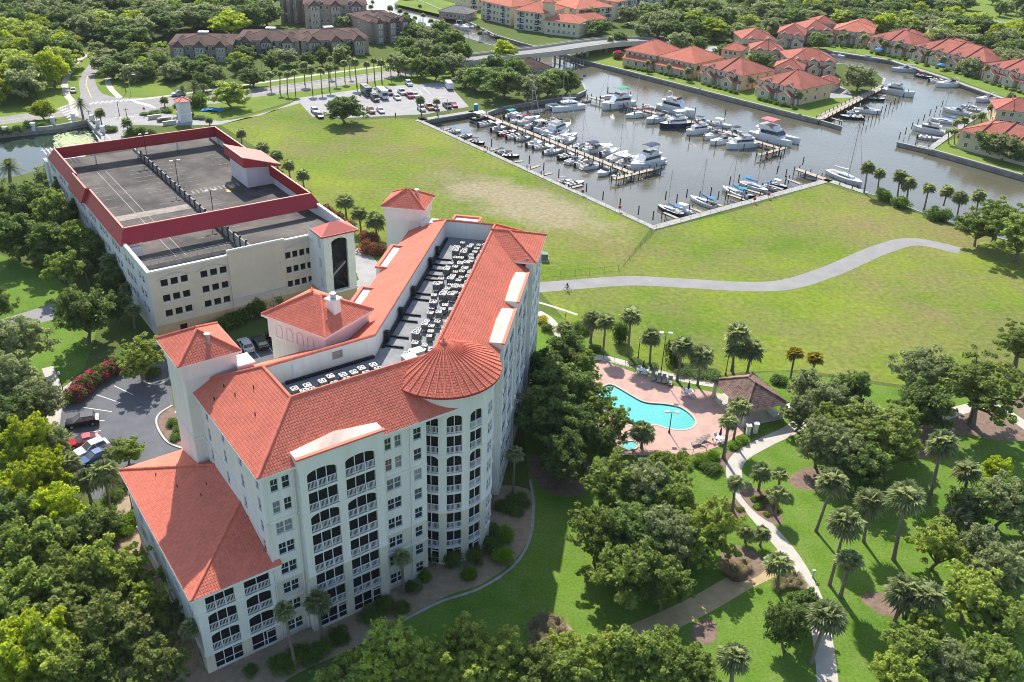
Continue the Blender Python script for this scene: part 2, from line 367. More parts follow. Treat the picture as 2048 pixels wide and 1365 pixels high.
sheet('far_bank_lawn', [(1596, 101), (1650, 99), (1782, 118), (1905, 156), (2020, 198), (2048, 195), (2048, 180), (1900, 140), (1780, 105), (1650, 82), (1600, 80)], .004, M_verge)
sheet('point_lawn', [(1864, 298), (2048, 349), (2300, 425), (2300, 330), (2048, 280), (1935, 265)], .004, M_verge)
sheet('canal_lawn', [(788, 8), (940, 43), (1000, 30), (900, 5), (820, -15)], .004, M_verge)
sheet('distant_lawn', [(1905, -25), (1830, 12), (1905, 35), (1950, 60), (2048, 75), (2200, 60), (2200, -40)], .004, M_verge)
sheet('bridge_lawn', [(1175, 122), (1215, 92), (1240, 100), (1225, 130)], .012, M_verge)

# roads
sheet('parkway_road', [(-260, 262), (0, 235), (140, 214), (230, 196), (330, 196), (470, 182), (620, 163), (780, 142), (920, 120), (955, 128), (780, 158), (620, 180), (500, 196), (430, 208), (330, 214), (290, 240), (215, 262), (200, 244), (140, 232), (0, 250), (-260, 285)], .012, M_asph)
sheet('bend_road', [(132, 214), (160, 195), (158, 170), (163, 150), (185, 122), (206, 118), (196, 138), (190, 160), (205, 188), (250, 200), (220, 215)], .014, M_asph, smooth=3)
sheet('entry_drive', [(196, 240), (300, 225), (320, 226), (440, 243), (520, 232), (580, 208), (600, 196), (740, 176), (880, 165), (905, 178), (938, 214), (850, 229), (700, 236), (625, 234), (600, 207), (570, 215), (440, 250), (330, 252), (260, 250), (235, 300), (200, 290), (186, 255)], .018, M_lot)
sheet('bridge_approach', [(1215, 92), (1320, 98), (1345, 95), (1390, 60), (1520, 30), (1620, -10), (1580, -20), (1480, 22), (1350, 62), (1300, 76), (1205, 84)], .012, M_asph)
sheet('upper_road', [(425, -40), (470, -40), (452, 18), (420, 18)], .012, M_asph)
sheet('distant_road', [(1905, 34), (2048, 68), (2200, 100), (2200, 80), (2048, 52), (1912, 26)], .012, M_asph)
sheet('distant_car_park', [(1925, 52), (2048, 80), (2200, 110), (2200, 95), (2048, 60), (1960, 44)], .016, M_asph)
sheet('townhouse_yard', [(1400, 95), (1440, 118), (1470, 112), (1440, 92)], .012, M_lot)
sheet('townhouse_court', [(1640, 175), (1660, 196), (1705, 196), (1700, 182), (1675, 170)], .014, M_lot)
sheet('hotel_car_park', [(118, 800), (150, 770), (215, 735), (255, 722), (335, 720), (350, 840), (380, 905), (330, 990), (180, 1000), (128, 935), (112, 870)], .012, M_darklot)
sheet('rear_car_park', [(455, 690), (530, 668), (640, 640), (620, 720), (480, 765)], .012, M_darklot)
sheet('garage_lane', [(690, 490), (735, 500), (770, 545), (760, 590), (690, 640), (640, 640), (650, 600), (718, 560)], .0145, M_lot)
ribbon('path_trail', [(1060, 577), (1140, 570), (1260, 562), (1370, 567), (1480, 573), (1570, 570), (1660, 543), (1760, 500), (1830, 484), (1920, 502)], 4.6, .014, M_asph)
sheet('side_path', [(-150, 640), (0, 640), (60, 622), (110, 606), (115, 622), (105, 640), (30, 660), (-150, 690)], .012, M_asph)
ribbon('pool_walk', [(1075, 625), (1098, 640), (1115, 662), (1128, 690), (1150, 712), (1210, 717), (1290, 738), (1360, 757), (1430, 770)], 1.9, .016, M_conc)
ribbon('park_path', [(1640, 810), (1590, 855), (1530, 885), (1480, 915), (1468, 950), (1490, 1000), (1530, 1050), (1580, 1110), (1620, 1180), (1640, 1250), (1652, 1330), (1660, 1420)], 2.3, .018, M_conc)
ribbon('sand_trail', [(1585, 1105), (1540, 1135), (1480, 1165), (1410, 1205), (1340, 1240), (1260, 1275), (1150, 1330), (1080, 1420)], 3.0, .014, M_sand)
ribbon('oak_path', [(1880, 835), (1930, 818), (1985, 812), (2048, 850), (2110, 900)], 2.2, .016, M_conc)
ribbon('car_park_walk', [(95, 735), (105, 760), (118, 790), (124, 800)], 1.8, .016, M_conc)
ribbon('mulch_trail', [(255, 960), (262, 1010), (255, 1060), (235, 1110), (260, 1150), (330, 1280), (400, 1400)], 3.4, .021, M_mulchl)
# beds
def bed(name, pts, m=M_mulch, z=.012): return sheet(name, pts, z, m, smooth=5)
bed('oak_bed', [(1815, 870), (1880, 830), (1960, 820), (2060, 850), (2070, 880), (1990, 880), (1930, 870), (1880, 905), (1820, 920)])
bed('corner_bed', [(2020, 800), (2060, 780), (2100, 850), (2060, 850)])
bed('foundation_bed', [(395, 1375), (420, 1335), (560, 1265), (760, 1165), (840, 1110), (900, 1090), (960, 1030), (985, 975), (1065, 985), (1062, 1060), (1030, 1120), (960, 1170), (900, 1190), (800, 1240), (720, 1290), (600, 1345), (500, 1400)], M_mulchl)
bed('shade_bed', [(1055, 930), (1120, 895), (1180, 920), (1170, 985), (1100, 988)], M_mulch, .0155)
bed('west_bed', [(215, 1070), (260, 1010), (290, 1080), (370, 1240), (420, 1370), (370, 1390), (300, 1250)], M_mulchl, .010)
bed('pool_bed', [(1440, 915), (1500, 880), (1560, 862), (1575, 850), (1600, 860), (1520, 900), (1470, 935), (1450, 940)])
bed('flower_bed', [(1480, 985), (1510, 975), (1545, 1000), (1565, 1035), (1555, 1050), (1530, 1040), (1500, 1015)], M_mulch, .022)
bed('path_bed', [(1445, 1008), (1470, 1000), (1495, 1030), (1470, 1035), (1450, 1025)], M_mulch, .022)
bed('grass_bed', [(1440, 1110), (1470, 1090), (1530, 1120), (1520, 1150), (1470, 1165), (1445, 1140)], M_mulch, .022)
bed('trunk_bed', [(1580, 955), (1620, 935), (1680, 960), (1700, 1000), (1650, 985), (1590, 975)])
bed('tree_bed', [(1720, 1195), (1760, 1185), (1800, 1205), (1800, 1235), (1755, 1225)])
bed('lower_bed', [(1395, 1245), (1425, 1240), (1435, 1270), (1415, 1290), (1380, 1275)])
bed('ornamental_grass_bed', [(1060, 1245), (1110, 1230), (1160, 1285), (1100, 1310), (1060, 1300)], M_mulchl, .020)
kerb('bed_edging', [(800, 1245), (880, 1205), (960, 1178), (1030, 1130), (1062, 1070), (1066, 1000), (1060, 960)], .35, .12, M_concd)
for nm, pts in (('car_park_kerb', [(330, 722), (255, 728), (215, 742), (160, 772), (128, 805), (116, 850), (122, 920), (160, 985)]), ('island_kerb', [(345, 812), (318, 830), (314, 852), (335, 885), (372, 900)]), ('planter_kerb', [(282, 750), (290, 765), (315, 770), (338, 758), (338, 740)])):
    kerb(nm, pts, .3, .14, M_conc)
ribbon('car_park_footway', [(215, 733), (160, 762), (118, 800), (104, 855), (112, 930)], 2.2, .03, M_conc)
sheet('island_soil', [(345, 815), (322, 833), (318, 852), (338, 882), (370, 895), (370, 840)], .06, M_mulch, smooth=3)
def stripes(name, segs, wid, z, m=M_white, parent=None, frame=None):
    b = MB()
    for (p, q) in segs:
        a, c = (G(*p), G(*q)) if frame is None else (frame(*p), frame(*q))
        d = (c - a).normalized(); nn = Vector((-d.y, d.x, 0)) * wid / 2
        b.quad(*[(v.x, v.y, z) for v in (a - nn, c - nn, c + nn, a + nn)])
    o = b.ob(name, m, parent)
    if parent is None: o['kind'] = 'structure'
    return o
stripes('hotel_bay_lines', [((164, 815), (224, 824)), ((193, 790), (243, 807)), ((228, 772), (266, 790)), ((135, 870), (202, 862)), ((198, 842), (209, 842)), ((140, 905), (204, 880)), ((475, 700), (492, 722)), ((502, 695), (520, 716)), ((530, 685), (548, 708)), ((560, 676), (578, 696))], .12, .02)
stripes('crosswalk_bars', [((132 + i * 3.2, 212 + i * 4.6), (118 + i * 4, 218 + i * 4.4)) for i in range(8)] + [((180 + i * 10, 209 - i * .9), (186 + i * 10, 205 - i * .9)) for i in range(8)] + [((262 + i * 6, 200 + i * 1.6), (274 + i * 6, 207 + i * 1.6)) for i in range(7)], .6, .024)
stripes('lane_lines', [((205, 262), (240, 300)), ((228, 236), (268, 234)), ((185, 262), (225, 315))], .15, .026)
stripes('centre_line', [((183, 196), (172, 170)), ((172, 170), (175, 152)), ((0, 243), (130, 224)), ((500, 190), (620, 172)), ((620, 172), (780, 150)), ((780, 150), (930, 124))], .3, .026, M_yellow)
stripes('car_park_lines', [((735 + i * 14, 186 - i * 1.2), (748 + i * 14, 198 - i * 1.2)) for i in range(9)], .15, .024)
kerb('parkway_kerb', [(470, 184), (620, 165), (780, 143), (915, 121)], .3, .12, M_conc)
ribbon('bend_footway', [(150, 232), (145, 205), (134, 190), (130, 165), (142, 140), (158, 120), (180, 108)], 2.2, .02, M_conc)
ribbon('corner_footway', [(240, 196), (222, 178), (215, 160), (222, 145)], 2.0, .02, M_conc)
ribbon('parkway_footway', [(250, 202), (330, 193), (470, 173), (620, 152), (780, 131), (900, 114)], 1.8, .016, M_conc)
ribbon('meadow_drain', [(1073, 604), (1110, 615), (1155, 630)], .7, .018, M_conc)
# ================================================================== hotel
def tilemat(name, c, var=.16, rough=.75, spec=.18):
    m, n, b = _nodes(name); L = n.links.new
    ge = n.nodes.new('ShaderNodeNewGeometry'); nz = n.nodes.new('ShaderNodeTexNoise'); nz.inputs['Scale'].default_value = .35; nz.inputs['Detail'].default_value = 6
    L(ge.outputs['Position'], nz.inputs['Vector'])
    ad = n.nodes.new('ShaderNodeMath'); ad.operation = 'MULTIPLY_ADD'; ad.inputs[1].default_value = .5; L(ge.outputs['Random Per Island'], ad.inputs[0]); L(nz.outputs[0], ad.inputs[2])
    rp = n.nodes.new('ShaderNodeValToRGB'); rp.color_ramp.elements[0].position = .35; rp.color_ramp.elements[1].position = 1.
    rp.color_ramp.elements[0].color = (*[x * (1 - var) for x in c], 1); rp.color_ramp.elements[1].color = (*[min(1, x * (1 + var)) for x in c], 1)
    L(ad.outputs[0], rp.inputs[0]); L(rp.outputs[0], b.inputs['Base Color']); b.inputs['Roughness'].default_value = rough; b.inputs['Specular IOR Level'].default_value = spec
    MATS[name] = m; return m
M_tile = tilemat('orange_clay_tile', (.66, .18, .115), .14)
M_cream = mat('cream_stucco', (.78, .76, .69), .9, .08, .8, stretch=(1, 1, .12), coord='World', bump=.05, detail=8)
M_tan = mat('tan_stucco', (.66, .6, .49), .9, .08, .8, stretch=(1, 1, .12), coord='World', bump=.05, detail=8)
M_trim = mat('white_stucco_trim', (.8, .78, .72), .85, .05, .7, coord='World')
M_screen = mat('black_insect_screen', (.012, .012, .014), .5, .3, .6, spec=.25, coord='World')
M_glass = mat('window_glass', (.02, .03, .035), .06, .4, .35, spec=.9, coord='World')
_n = M_glass.node_tree; _oi = _n.nodes.new('ShaderNodeObjectInfo'); _gt = _n.nodes.new('ShaderNodeMapRange'); _gt.inputs[1].default_value = .62; _gt.inputs[2].default_value = .98; _gt.inputs[4].default_value = .75
_mx = _n.nodes.new('ShaderNodeMix'); _mx.data_type = 'RGBA'; _mx.inputs[7].default_value = (.34, .36, .37, 1); _b = _n.nodes['Principled BSDF']; _src = _b.inputs['Base Color'].links[0].from_socket
_n.links.new(_oi.outputs['Random'], _gt.inputs[0]); _n.links.new(_gt.outputs[0], _mx.inputs[0]); _n.links.new(_src, _mx.inputs[6]); _n.links.new(_mx.outputs[2], _b.inputs['Base Color'])     # drawn blinds behind some panes
M_whitem = mat('white_metal', (.78, .78, .78), .5, .03, 1)
M_deck = mat('grey_roof_membrane', (.25, .255, .26), .9, .25, .5, coord='World', detail=8)
M_black = mat('black_rubber', (.018, .018, .02), .7, .2, 2)
M_steel = mat('grey_steel', (.42, .43, .44), .45, .12, 2, metal=.6)
M_peach = mat('peach_tile_cap', (.78, .58, .46), .75, .12, .5, coord='World', detail=8)

def tiles(root, poly, m=None, w=.29, l=.37, name='roof_slope', lift=.0):
    m = m or M_tile
    P = [Vector(p) for p in poly]; e = (P[1] - P[0]).normalized(); n = e.cross(P[-1] - P[0]).normalized()
    if n.z < 0: n = -n
    u = n.cross(e)
    if u.z < 0: u = -u
    b = MB().poly(P); base = b.ob(name, m, root)
    Q = np.array([((p - P[0]).dot(e), (p - P[0]).dot(u)) for p in P])
    xs = np.arange(Q[:, 0].min(), Q[:, 0].max(), w); ys = np.arange(0, Q[:, 1].max(), l)
    X, Y = np.meshgrid(xs, ys); X = X.ravel(); Y = Y.ravel(); cx, cy_ = X + w / 2, Y + l / 2
    ins = np.zeros(len(X), bool)
    for i in range(len(Q)):
        (x1, y1), (x2, y2) = Q[i], Q[(i + 1) % len(Q)]
        if y1 == y2: continue
        ins ^= ((y1 > cy_) != (y2 > cy_)) & (cx < (x2 - x1) * (cy_ - y1) / (y2 - y1) + x1)
    X, Y = X[ins], Y[ins]; N = len(X)
    if not N: return base
    px = np.array([0, .16, .4, .64, .8, 1.0]) * w; ph = np.array([.006, .024, .032, .024, .006, .003])
    k = len(px); V = np.zeros((N, 2 * k, 3))
    jit = RNG.uniform(-.008, .012, N)[:, None]
    V[:, :k, 0] = X[:, None] + px; V[:, :k, 1] = Y[:, None] - .03; V[:, :k, 2] = ph + .02 + jit * .6
    V[:, k:, 0] = X[:, None] + px; V[:, k:, 1] = Y[:, None] + l; V[:, k:, 2] = ph * .8 + jit * .3
    V[:, :, 2] += lift
    W = np.array(P[0]) + V[..., 0:1] * np.array(e) + V[..., 1:2] * np.array(u) + V[..., 2:3] * np.array(n)
    f = np.array([(i, i + 1, k + i + 1, k + i) for i in range(k - 1)] + [(1, 0, 4, 3)])
    F = (np.arange(N)[:, None, None] * 2 * k + f[None]).reshape(-1, 4)
    W = W.reshape(-1, 3)
    lx, ly, lz, a = root['_x'], root['_y'], root['_z'], -root['_a']
    x, y = W[:, 0] - lx, W[:, 1] - ly
    W = np.stack([x * cos(a) - y * sin(a), x * sin(a) + y * cos(a), W[:, 2] - lz], 1)
    o = link('tiles', npmesh('tiles', W, F, m), base); o['kind'] = 'stuff'
    return base
def cap(root, p, q, m=None, r=.16, name='ridge_cap'):
    p, q = Vector(p), Vector(q); b = MB(); n = max(2, int((q - p).length / .5)); d = (q - p) / n
    for i in range(n): b.tube(p + d * i, p + d * (i + 1.05), r * .92, r * 1.08, 7)
    return b.ob(name, m or M_tile, root)
def isect(P, d1, Q, d2):
    c = d1.x * d2.y - d1.y * d2.x; t = ((Q - P).x * d2.y - (Q - P).y * d2.x) / c; return P + d1 * t

def flat(P, th):
    def f(x, z, d=0.): return Vector((P[0] + cos(th) * x - sin(th) * d, P[1] + sin(th) * x + cos(th) * d, z))
    f.th = lambda x: th; return f
def round_(c, r, th0):           # x is arc length, th0 the world angle of x = 0 (runs anticlockwise seen from above)
    def f(x, z, d=0.): return Vector((c.x + (r - d) * cos(th0 + x / r), c.y + (r - d) * sin(th0 + x / r), z))
    f.th = lambda x: th0 + x / r + pi / 2; return f
def wall(b, mp, W, z0, z1, ops, d=.32, step=None, zsplit=None):
    xs = {0., W}; zs = {z0, z1}
    if zsplit: zs.add(zsplit)
    for o in ops: xs |= {o[0], o[1]}; zs |= {o[2], o[3]}
    if step:
        k = max(1, int(W / step)); xs |= {W * i / k for i in range(k + 1)}
    xs, zs = sorted(xs), sorted(zs)
    for i in range(len(xs) - 1):
        if xs[i + 1] - xs[i] < 1e-5: continue
        xc = (xs[i] + xs[i + 1]) / 2
        for j in range(len(zs) - 1):
            zc = (zs[j] + zs[j + 1]) / 2
            if any(o[0] < xc < o[1] and o[2] < zc < o[3] for o in ops): continue
            b.quad(mp(xs[i], zs[j]), mp(xs[i + 1], zs[j]), mp(xs[i + 1], zs[j + 1]), mp(xs[i], zs[j + 1]), 1 if zsplit and zc < zsplit else 0)
    for o in ops:
        x0, x1, a, c = o[:4]; ar = o[4] if len(o) > 4 else 0
        mi = 1 if zsplit and c < zsplit else 0
        b.quad(mp(x0, a), mp(x0, c - ar), mp(x0, c - ar, d), mp(x0, a, d), mi); b.quad(mp(x1, a), mp(x1, a, d), mp(x1, c - ar, d), mp(x1, c - ar), mi)
        b.quad(mp(x0, a), mp(x0, a, d), mp(x1, a, d), mp(x1, a), mi)
        if not ar: b.quad(mp(x0, c), mp(x1, c), mp(x1, c, d), mp(x0, c, d), mi); continue
        n = 10; cu = [(x0 + (x1 - x0) * (1 - cos(pi * i / n)) / 2, c - ar + ar * sin(pi * i / n)) for i in range(n + 1)]
        for i in range(n):
            (xa, za), (xb, zb) = cu[i], cu[i + 1]
            b.quad(mp(xa, za), mp(xb, zb), mp(xb, c), mp(xa, c), mi)
            b.quad(mp(xa, za, 0), mp(xa, za, d), mp(xb, zb, d), mp(xb, zb, 0), mi)
WM = {}
def winmesh(kind, w, h):
    key = (kind, round(w, 2), round(h, 2))
    if key in WM: return WM[key]
    f, g, r = MB(), MB(), None
    if kind in 'BD':
        g.quad((-w / 2, .26, 0), (w / 2, .26, 0), (w / 2, .26, h), (-w / 2, .26, h))
        n = max(2, round(w / 1.15))
        for i in range(1, n): x = -w / 2 + w * i / n; f.box(x - .04, .16, 0, x + .04, .24, h)
        f.box(-w / 2, .15, 0, w / 2, .245, .09); f.box(-w / 2, .15, h - .05, w / 2, .245, h)
        if kind == 'B':
            r = MB(); r.box(-w / 2, .0, .96, w / 2, .09, 1.03); r.box(-w / 2, .02, .1, w / 2, .07, .16); r.box(-w / 2 - .03, -.07, -.1, w / 2 + .03, .12, 0)
            for i in range(1, n): x = -w / 2 + w * i / n; r.box(x - .05, .0, .0, x + .05, .08, 1.06)
            k = int(w / .15)
            for i in range(1, k): x = -w / 2 + w * i / k; r.box(x - .022, .025, .14, x + .022, .065, .97)
        else: f.box(-w / 2, .17, .85, w / 2, .235, .91); f.box(w / 2 - 1.05, .12, 0, w / 2 - .97, .25, h); f.box(w / 2 - 1., .13, 1.95, w / 2, .24, 2.03)
    else:
        n = {'P': 2, 'S': 1, 'Q': 1}[kind]; cw = w / n
        for i in range(n):
            x0 = -w / 2 + i * cw + (.02 if n > 1 else 0); x1 = x0 + cw - (.04 if n > 1 else 0)
            g.quad((x0, .12, 0), (x1, .12, 0), (x1, .12, h), (x0, .12, h))
            for a, c in ((x0, x0 + .06), (x1 - .06, x1)): f.box(a + .012, .03, 0, c - .012, .13, h)
            for a, c in ((0, .06), (h - .06, h), (h / 2 - .025, h / 2 + .025)): f.box(x0, .035, a, x1, .135, c)
            xm = (x0 + x1) / 2; f.box(xm - .012, .06, h / 2, xm + .012, .128, h)
            if n > 1 and i == 0: f.box(x1 - .01, -.02, 0, x1 + .05, .14, h)
        f.box(-w / 2 - .12, -.07, -.1, w / 2 + .12, .12, 0)
    WM[key] = (f.mesh('window_frame', M_whitem), g.mesh('pane', M_screen if kind in 'BD' else M_glass), r.mesh('railing', M_whitem) if r else None)
    return WM[key]
def fill(root, mp, ops):
    for o in ops:
        kind = o[5]; w, h = o[1] - o[0], o[3] - o[2]; xc = (o[0] + o[1]) / 2
        f, g, r = winmesh(kind, w, h); p = mp(xc, o[2]); th = mp.th(xc)
        q = put({'B': 'balcony', 'D': 'patio_screen'}.get(kind, 'window'), f, root, p, th)
        link('screen' if kind in 'BD' else 'pane', g, q)
        if r: link('railing', r, q)
SH = 2.85
hotel = thing('apartment_building', (HC.x, HC.y, 0), GA, 'eight-storey cream apartment building with orange tile roofs and round corner bay', 'building')
def bcol(x0, x1, ks=range(8), arch=(5, 7), ground='D'):
    out = []
    for k in ks:
        if k == 0 and ground: out.append((x0, x1, .12, 2.55, 0, ground)); continue
        out.append((x0, x1, SH * k + .06, SH * k + 2.52, .55 if k in arch else 0, 'B'))
    return out
def wcol(x0, x1, ks, kind, h=1.6, sill=.7): return [(x0, x1, SH * k + sill, SH * k + sill + h, 0, kind) for k in ks]
def facade(P, th, W, z1, ops, name='wall', z0=0., mp=None, step=None, root=None, mats=None, zs=8.5):
    mp = mp or flat(P, th); b = MB(); wall(b, mp, W, z0, z1, ops, step=step, zsplit=zs)
    b.ob(name, mats or [M_cream, M_tan], root or hotel); fill(root or hotel, mp, [o for o in ops if len(o) > 5 and o[5]])
    return mp
def belt(mp, x0, x1, z, h=.3, out=.14, step=None, name='belt_course', root=None, m=None):
    b = MB(); k = max(1, int((x1 - x0) / step)) if step else 1
    for i in range(k):
        a, c = x0 + (x1 - x0) * i / k, x0 + (x1 - x0) * (i + 1) / k
        b.hexa([mp(a, z, -out), mp(c, z, -out), mp(c, z, .05), mp(a, z, .05), mp(a, z + h, -out), mp(c, z + h, -out), mp(c, z + h, .05), mp(a, z + h, .05)])
    b.ob(name, m or M_trim, root or hotel)
EZ, RZ = 23.4, 27.0
FT, BT = 72.5, 71.45
# front limb, strips and bay
o = wcol(.9, 2.75, range(0, 6), 'P') + wcol(.8, 1.65, (6, 7), 'S') + wcol(2.05, 2.9, (6, 7), 'S')
mp = facade(ST(23.4, FT), GA, 3.6, EZ, o); belt(mp, 0, 3.6, 16.75); belt(mp, 0, 3.6, 5.55, .2)
o = bcol(.85, 4.2) + bcol(5.2, 8.7)
mp = facade(ST(26.95, BT), GA, 9.8, EZ + .9, o)
for z in (16.75, 8.35):
    for a, c in ((-.05, .85), (4.2, 5.2), (8.7, 9.85)): belt(mp, a, c, z, .45, .13)
b = MB(); b.quad(ST(26.95, FT), ST(26.95, BT), ST(26.95, BT, EZ + .9), ST(26.95, FT, EZ + .9)); b.quad(ST(36.75, BT), ST(36.75, FT), ST(36.75, FT, EZ + .9), ST(36.75, BT, EZ + .9))
b.ob('bay_cheek', M_cream, hotel)
mpc = flat(ST(26.95, FT), GA - pi / 2); fill(hotel, flat(ST(26.93, FT - .2), GA - pi / 2), [(.1, .75, SH * k + .8, SH * k + 2.2, 0, 'Q') for k in (6, 7)])
o = wcol(.75, 2.6, range(0, 6), 'P') + wcol(.65, 1.5, (6, 7), 'S') + wcol(1.9, 2.75, (6, 7), 'S') + wcol(4.3, 5.35, range(0, 8), 'S')
mp = facade(ST(36.75, FT), GA, 6.0, EZ, o); belt(mp, 0, 6., 16.75); belt(mp, 0, 6., 5.55, .2)
b = MB(); b.quad(ST(42.75, FT), ST(42.75, 76.5), ST(42.75, 76.5, EZ), ST(42.75, FT, EZ)); b.ob('return_wall', M_cream, hotel)
# round corner
RW = 6.05; TH0 = radians(-90 - 27); arc = radians(146) * RW
mp = round_(HC, RW, TH0); o = []
for ph in (-10, 17, 44.5):
    x = radians(ph + 27) * RW; o += bcol(x - .92, x + .92)
x = radians(72 + 27) * RW; o += wcol(x - .7, x + .7, range(0, 8), 'P', 1.7, .5)
x = radians(97 + 27) * RW; o += wcol(x - .7, x + .7, range(0, 8), 'P', 1.7, .5)
facade(None, 0, arc, 25.5, o, name='round_wall', mp=mp, step=.5)
for z in (16.75, 8.35):
    e = [0] + [v for ph in (-10, 17, 44.5) for v in (radians(ph + 27) * RW - .92, radians(ph + 27) * RW + .92)] + [arc]
    for i in range(0, len(e), 2): belt(mp, e[i] + .01, e[i + 1] - .01, z, .3, .1, .45)
# long limb, right side (faces the pool)
RB, RBB = -4.8, -5.75
o = wcol(.5, 1.9, range(0, 8), 'P') + wcol(3.2, 4.2, range(0, 8), 'S')
facade(AB(3.7, RB), LA, 5.3, EZ, o)
for a0 in (9., 21.):
    mp = facade(AB(a0, RBB), LA, 9.6, EZ + .9, bcol(.8, 4.1) + bcol(5.4, 8.7))
    for z in (16.75, 8.35):
        for p_, q_ in ((0, .8), (4.1, 5.4), (8.7, 9.6)): belt(mp, p_, q_, z, .4)
    b = MB()
    for aa, sg in ((a0, 1), (a0 + 9.6, -1)): b.quad(*(AB(aa, RBB if sg > 0 else RB), AB(aa, RB if sg > 0 else RBB), AB(aa, RB if sg > 0 else RBB, EZ + .9), AB(aa, RBB if sg > 0 else RB, EZ + .9)))
    b.ob('bay_cheek', M_cream, hotel)
facade(AB(18.6, RB), LA, 2.4, EZ, wcol(.6, 1.8, range(0, 8), 'S'))
facade(AB(30.6, RB), LA, 3.6, EZ, bcol(.6, 3.2, ground=None, arch=()))
PB = -6.0
facade(AB(34.2, PB), LA, 10.2, 24.8, wcol(.9, 2.7, range(0, 8), 'P') + wcol(4.0, 5.9, range(0, 8), 'P') + wcol(7.3, 9.1, range(0, 8), 'P'))
b = MB(); b.quad(AB(34.2, RB), AB(34.2, PB), AB(34.2, PB, 24.8), AB(34.2, RB, 25.4)); b.quad(AB(44.4, PB), AB(44.4, RB), AB(44.4, RB, 25.4), AB(44.4, PB, 24.8)); b.ob('pavilion_cheek', [M_cream], hotel)
facade(AB(44.4, RB), LA, 2.6, EZ, [])
facade(AB(47, RB), LA + pi / 2, 20.4, EZ, [q for x in (2, 6, 10, 14, 17.5) for q in wcol(x, x + 1.6, range(8), 'P')])
# long limb, left (court) side and back of front limb
iA = isect(ST(0, 92.7), ST(1, 0), AB(0, 15.6), AB(1, 0) - AB(0, 0)); aI = (iA - HC).dot(AB(1, 0) - HC); sI = iA.x * .8 + iA.y * .6
facade(AB(47, 15.6), LA + pi, 47 - aI, EZ, [q for x in (2.5, 7, 11.5, 16, 20.5, 25, 29.5, 34) for q in wcol(x, x + 1.6, range(8), 'P')])
facade(ST(sI, 92.7), GA + pi, sI - 23.4, EZ, [q for x in (3, 7, 11) for q in wcol(x, x + 1.6, range(8), 'P')])
facade(ST(23.4, 92.7), GA - pi / 2, 92.7 - FT, EZ, [q for x in (13.5, 18.2) for q in wcol(x, x + .8, (4, 5, 6, 7), 'S')] + [q for x in (3.2, 8.3) for q in wcol(x, x + .8, (5, 6, 7), 'S')])
belt(flat(ST(23.4, 92.7), GA - pi / 2), 0, 92.7 - FT, 16.75)
# roof slopes
cT, cB, rB = 86.4, 9.3, 1.4           # court edges
kx = isect(ST(0, cT), ST(1, 0), AB(0, cB), AB(1, 0) - HC); vx = isect(ST(0, 93.3), ST(1, 0), AB(0, 16.2), AB(1, 0) - HC)
fx = isect(ST(0, 78.8), ST(1, 0), AB(0, rB), AB(1, 0) - HC)
def zz(p, z): return Vector((p.x, p.y, z))
S1 = [ST(22.8, 93.3, EZ), ST(22.8, 71.9, EZ), ST(29.7, 78.8, RZ), ST(29.7, cT, RZ)]
S2 = [ST(22.8, 71.9, EZ), ST(47.6, 71.9, EZ), zz(fx, RZ), ST(29.7, 78.8, RZ)]
S3 = [zz(vx, EZ), ST(22.8, 93.3, EZ), ST(29.7, cT, RZ), zz(kx, RZ)]
S4 = [AB(47.6, 16.2, EZ), zz(vx, EZ), zz(kx, RZ), AB(42, cB, RZ)]
S5 = [AB(47.6, -5.4, EZ), AB(47.6, 16.2, EZ), AB(42, cB, RZ), AB(42, rB, RZ)]
S6 = [AB(1.5, -5.4, EZ), AB(47.6, -5.4, EZ), AB(42, rB, RZ), zz(fx, RZ)]
for S in (S1, S2, S3, S4, S5, S6): tiles(hotel, S)
for p, q in ((S1[1], S1[2]), (S1[0], S1[3]), (S5[0], S5[3]), (S5[1], S5[2])): cap(hotel, p + Vector((0, 0, .08)), q + Vector((0, 0, .08)))
cl = [ST(29.7, 78.8, RZ), ST(29.7, cT, RZ), zz(kx, RZ), AB(42, cB, RZ), AB(42, rB, RZ), zz(fx, RZ)]
for i in range(6): cap(hotel, cl[i], cl[(i + 1) % 6], r=.2, name='coping')
def eaves(pts, z, root, out=0., h=.28, m=None, closed=False):
    b = MB()
    for i in range(len(pts) - (0 if closed else 1)):
        p, q = pts[i], pts[(i + 1) % len(pts)]; d = Vector((q.x - p.x, q.y - p.y, 0)).normalized(); n = Vector((d.y, -d.x, 0)) * .07
        b.hexa([(p.x, p.y, z - h), (p.x + n.x, p.y + n.y, z - h), (q.x + n.x, q.y + n.y, z - h), (q.x, q.y, z - h), (p.x, p.y, z), (p.x + n.x, p.y + n.y, z), (q.x + n.x, q.y + n.y, z), (q.x, q.y, z)])
    b.ob('gutter', m or M_trim, root)
eaves([S3[0], S3[1], S1[1], ST(46.3, 71.9)], EZ, hotel); eaves([AB(3.2, -5.4), AB(47.6, -5.4), AB(47.6, 16.2), vx], EZ, hotel)
b = MB()     # soffits and the court
b.poly([ST(22.8, 71.9, EZ - .2), ST(22.8, 93.3, EZ - .2), zz(vx, EZ - .2), AB(47.6, 16.2, EZ - .2), AB(47.6, -5.4, EZ - .2), AB(1.5, -5.4, EZ - .2), ST(47.6, 71.9, EZ - .2)])
b.ob('soffit', M_trim, hotel)
DZ = 24.1
MB().poly([zz(p, DZ) for p in cl]).ob('court_deck', M_deck, hotel)
b = MB()
for i in range(6): p, q = cl[i], cl[(i + 1) % 6]; b.quad(zz(p, DZ), zz(q, DZ), zz(q, RZ), zz(p, RZ))
b.ob('court_wall', M_cream, hotel)
b = MB()
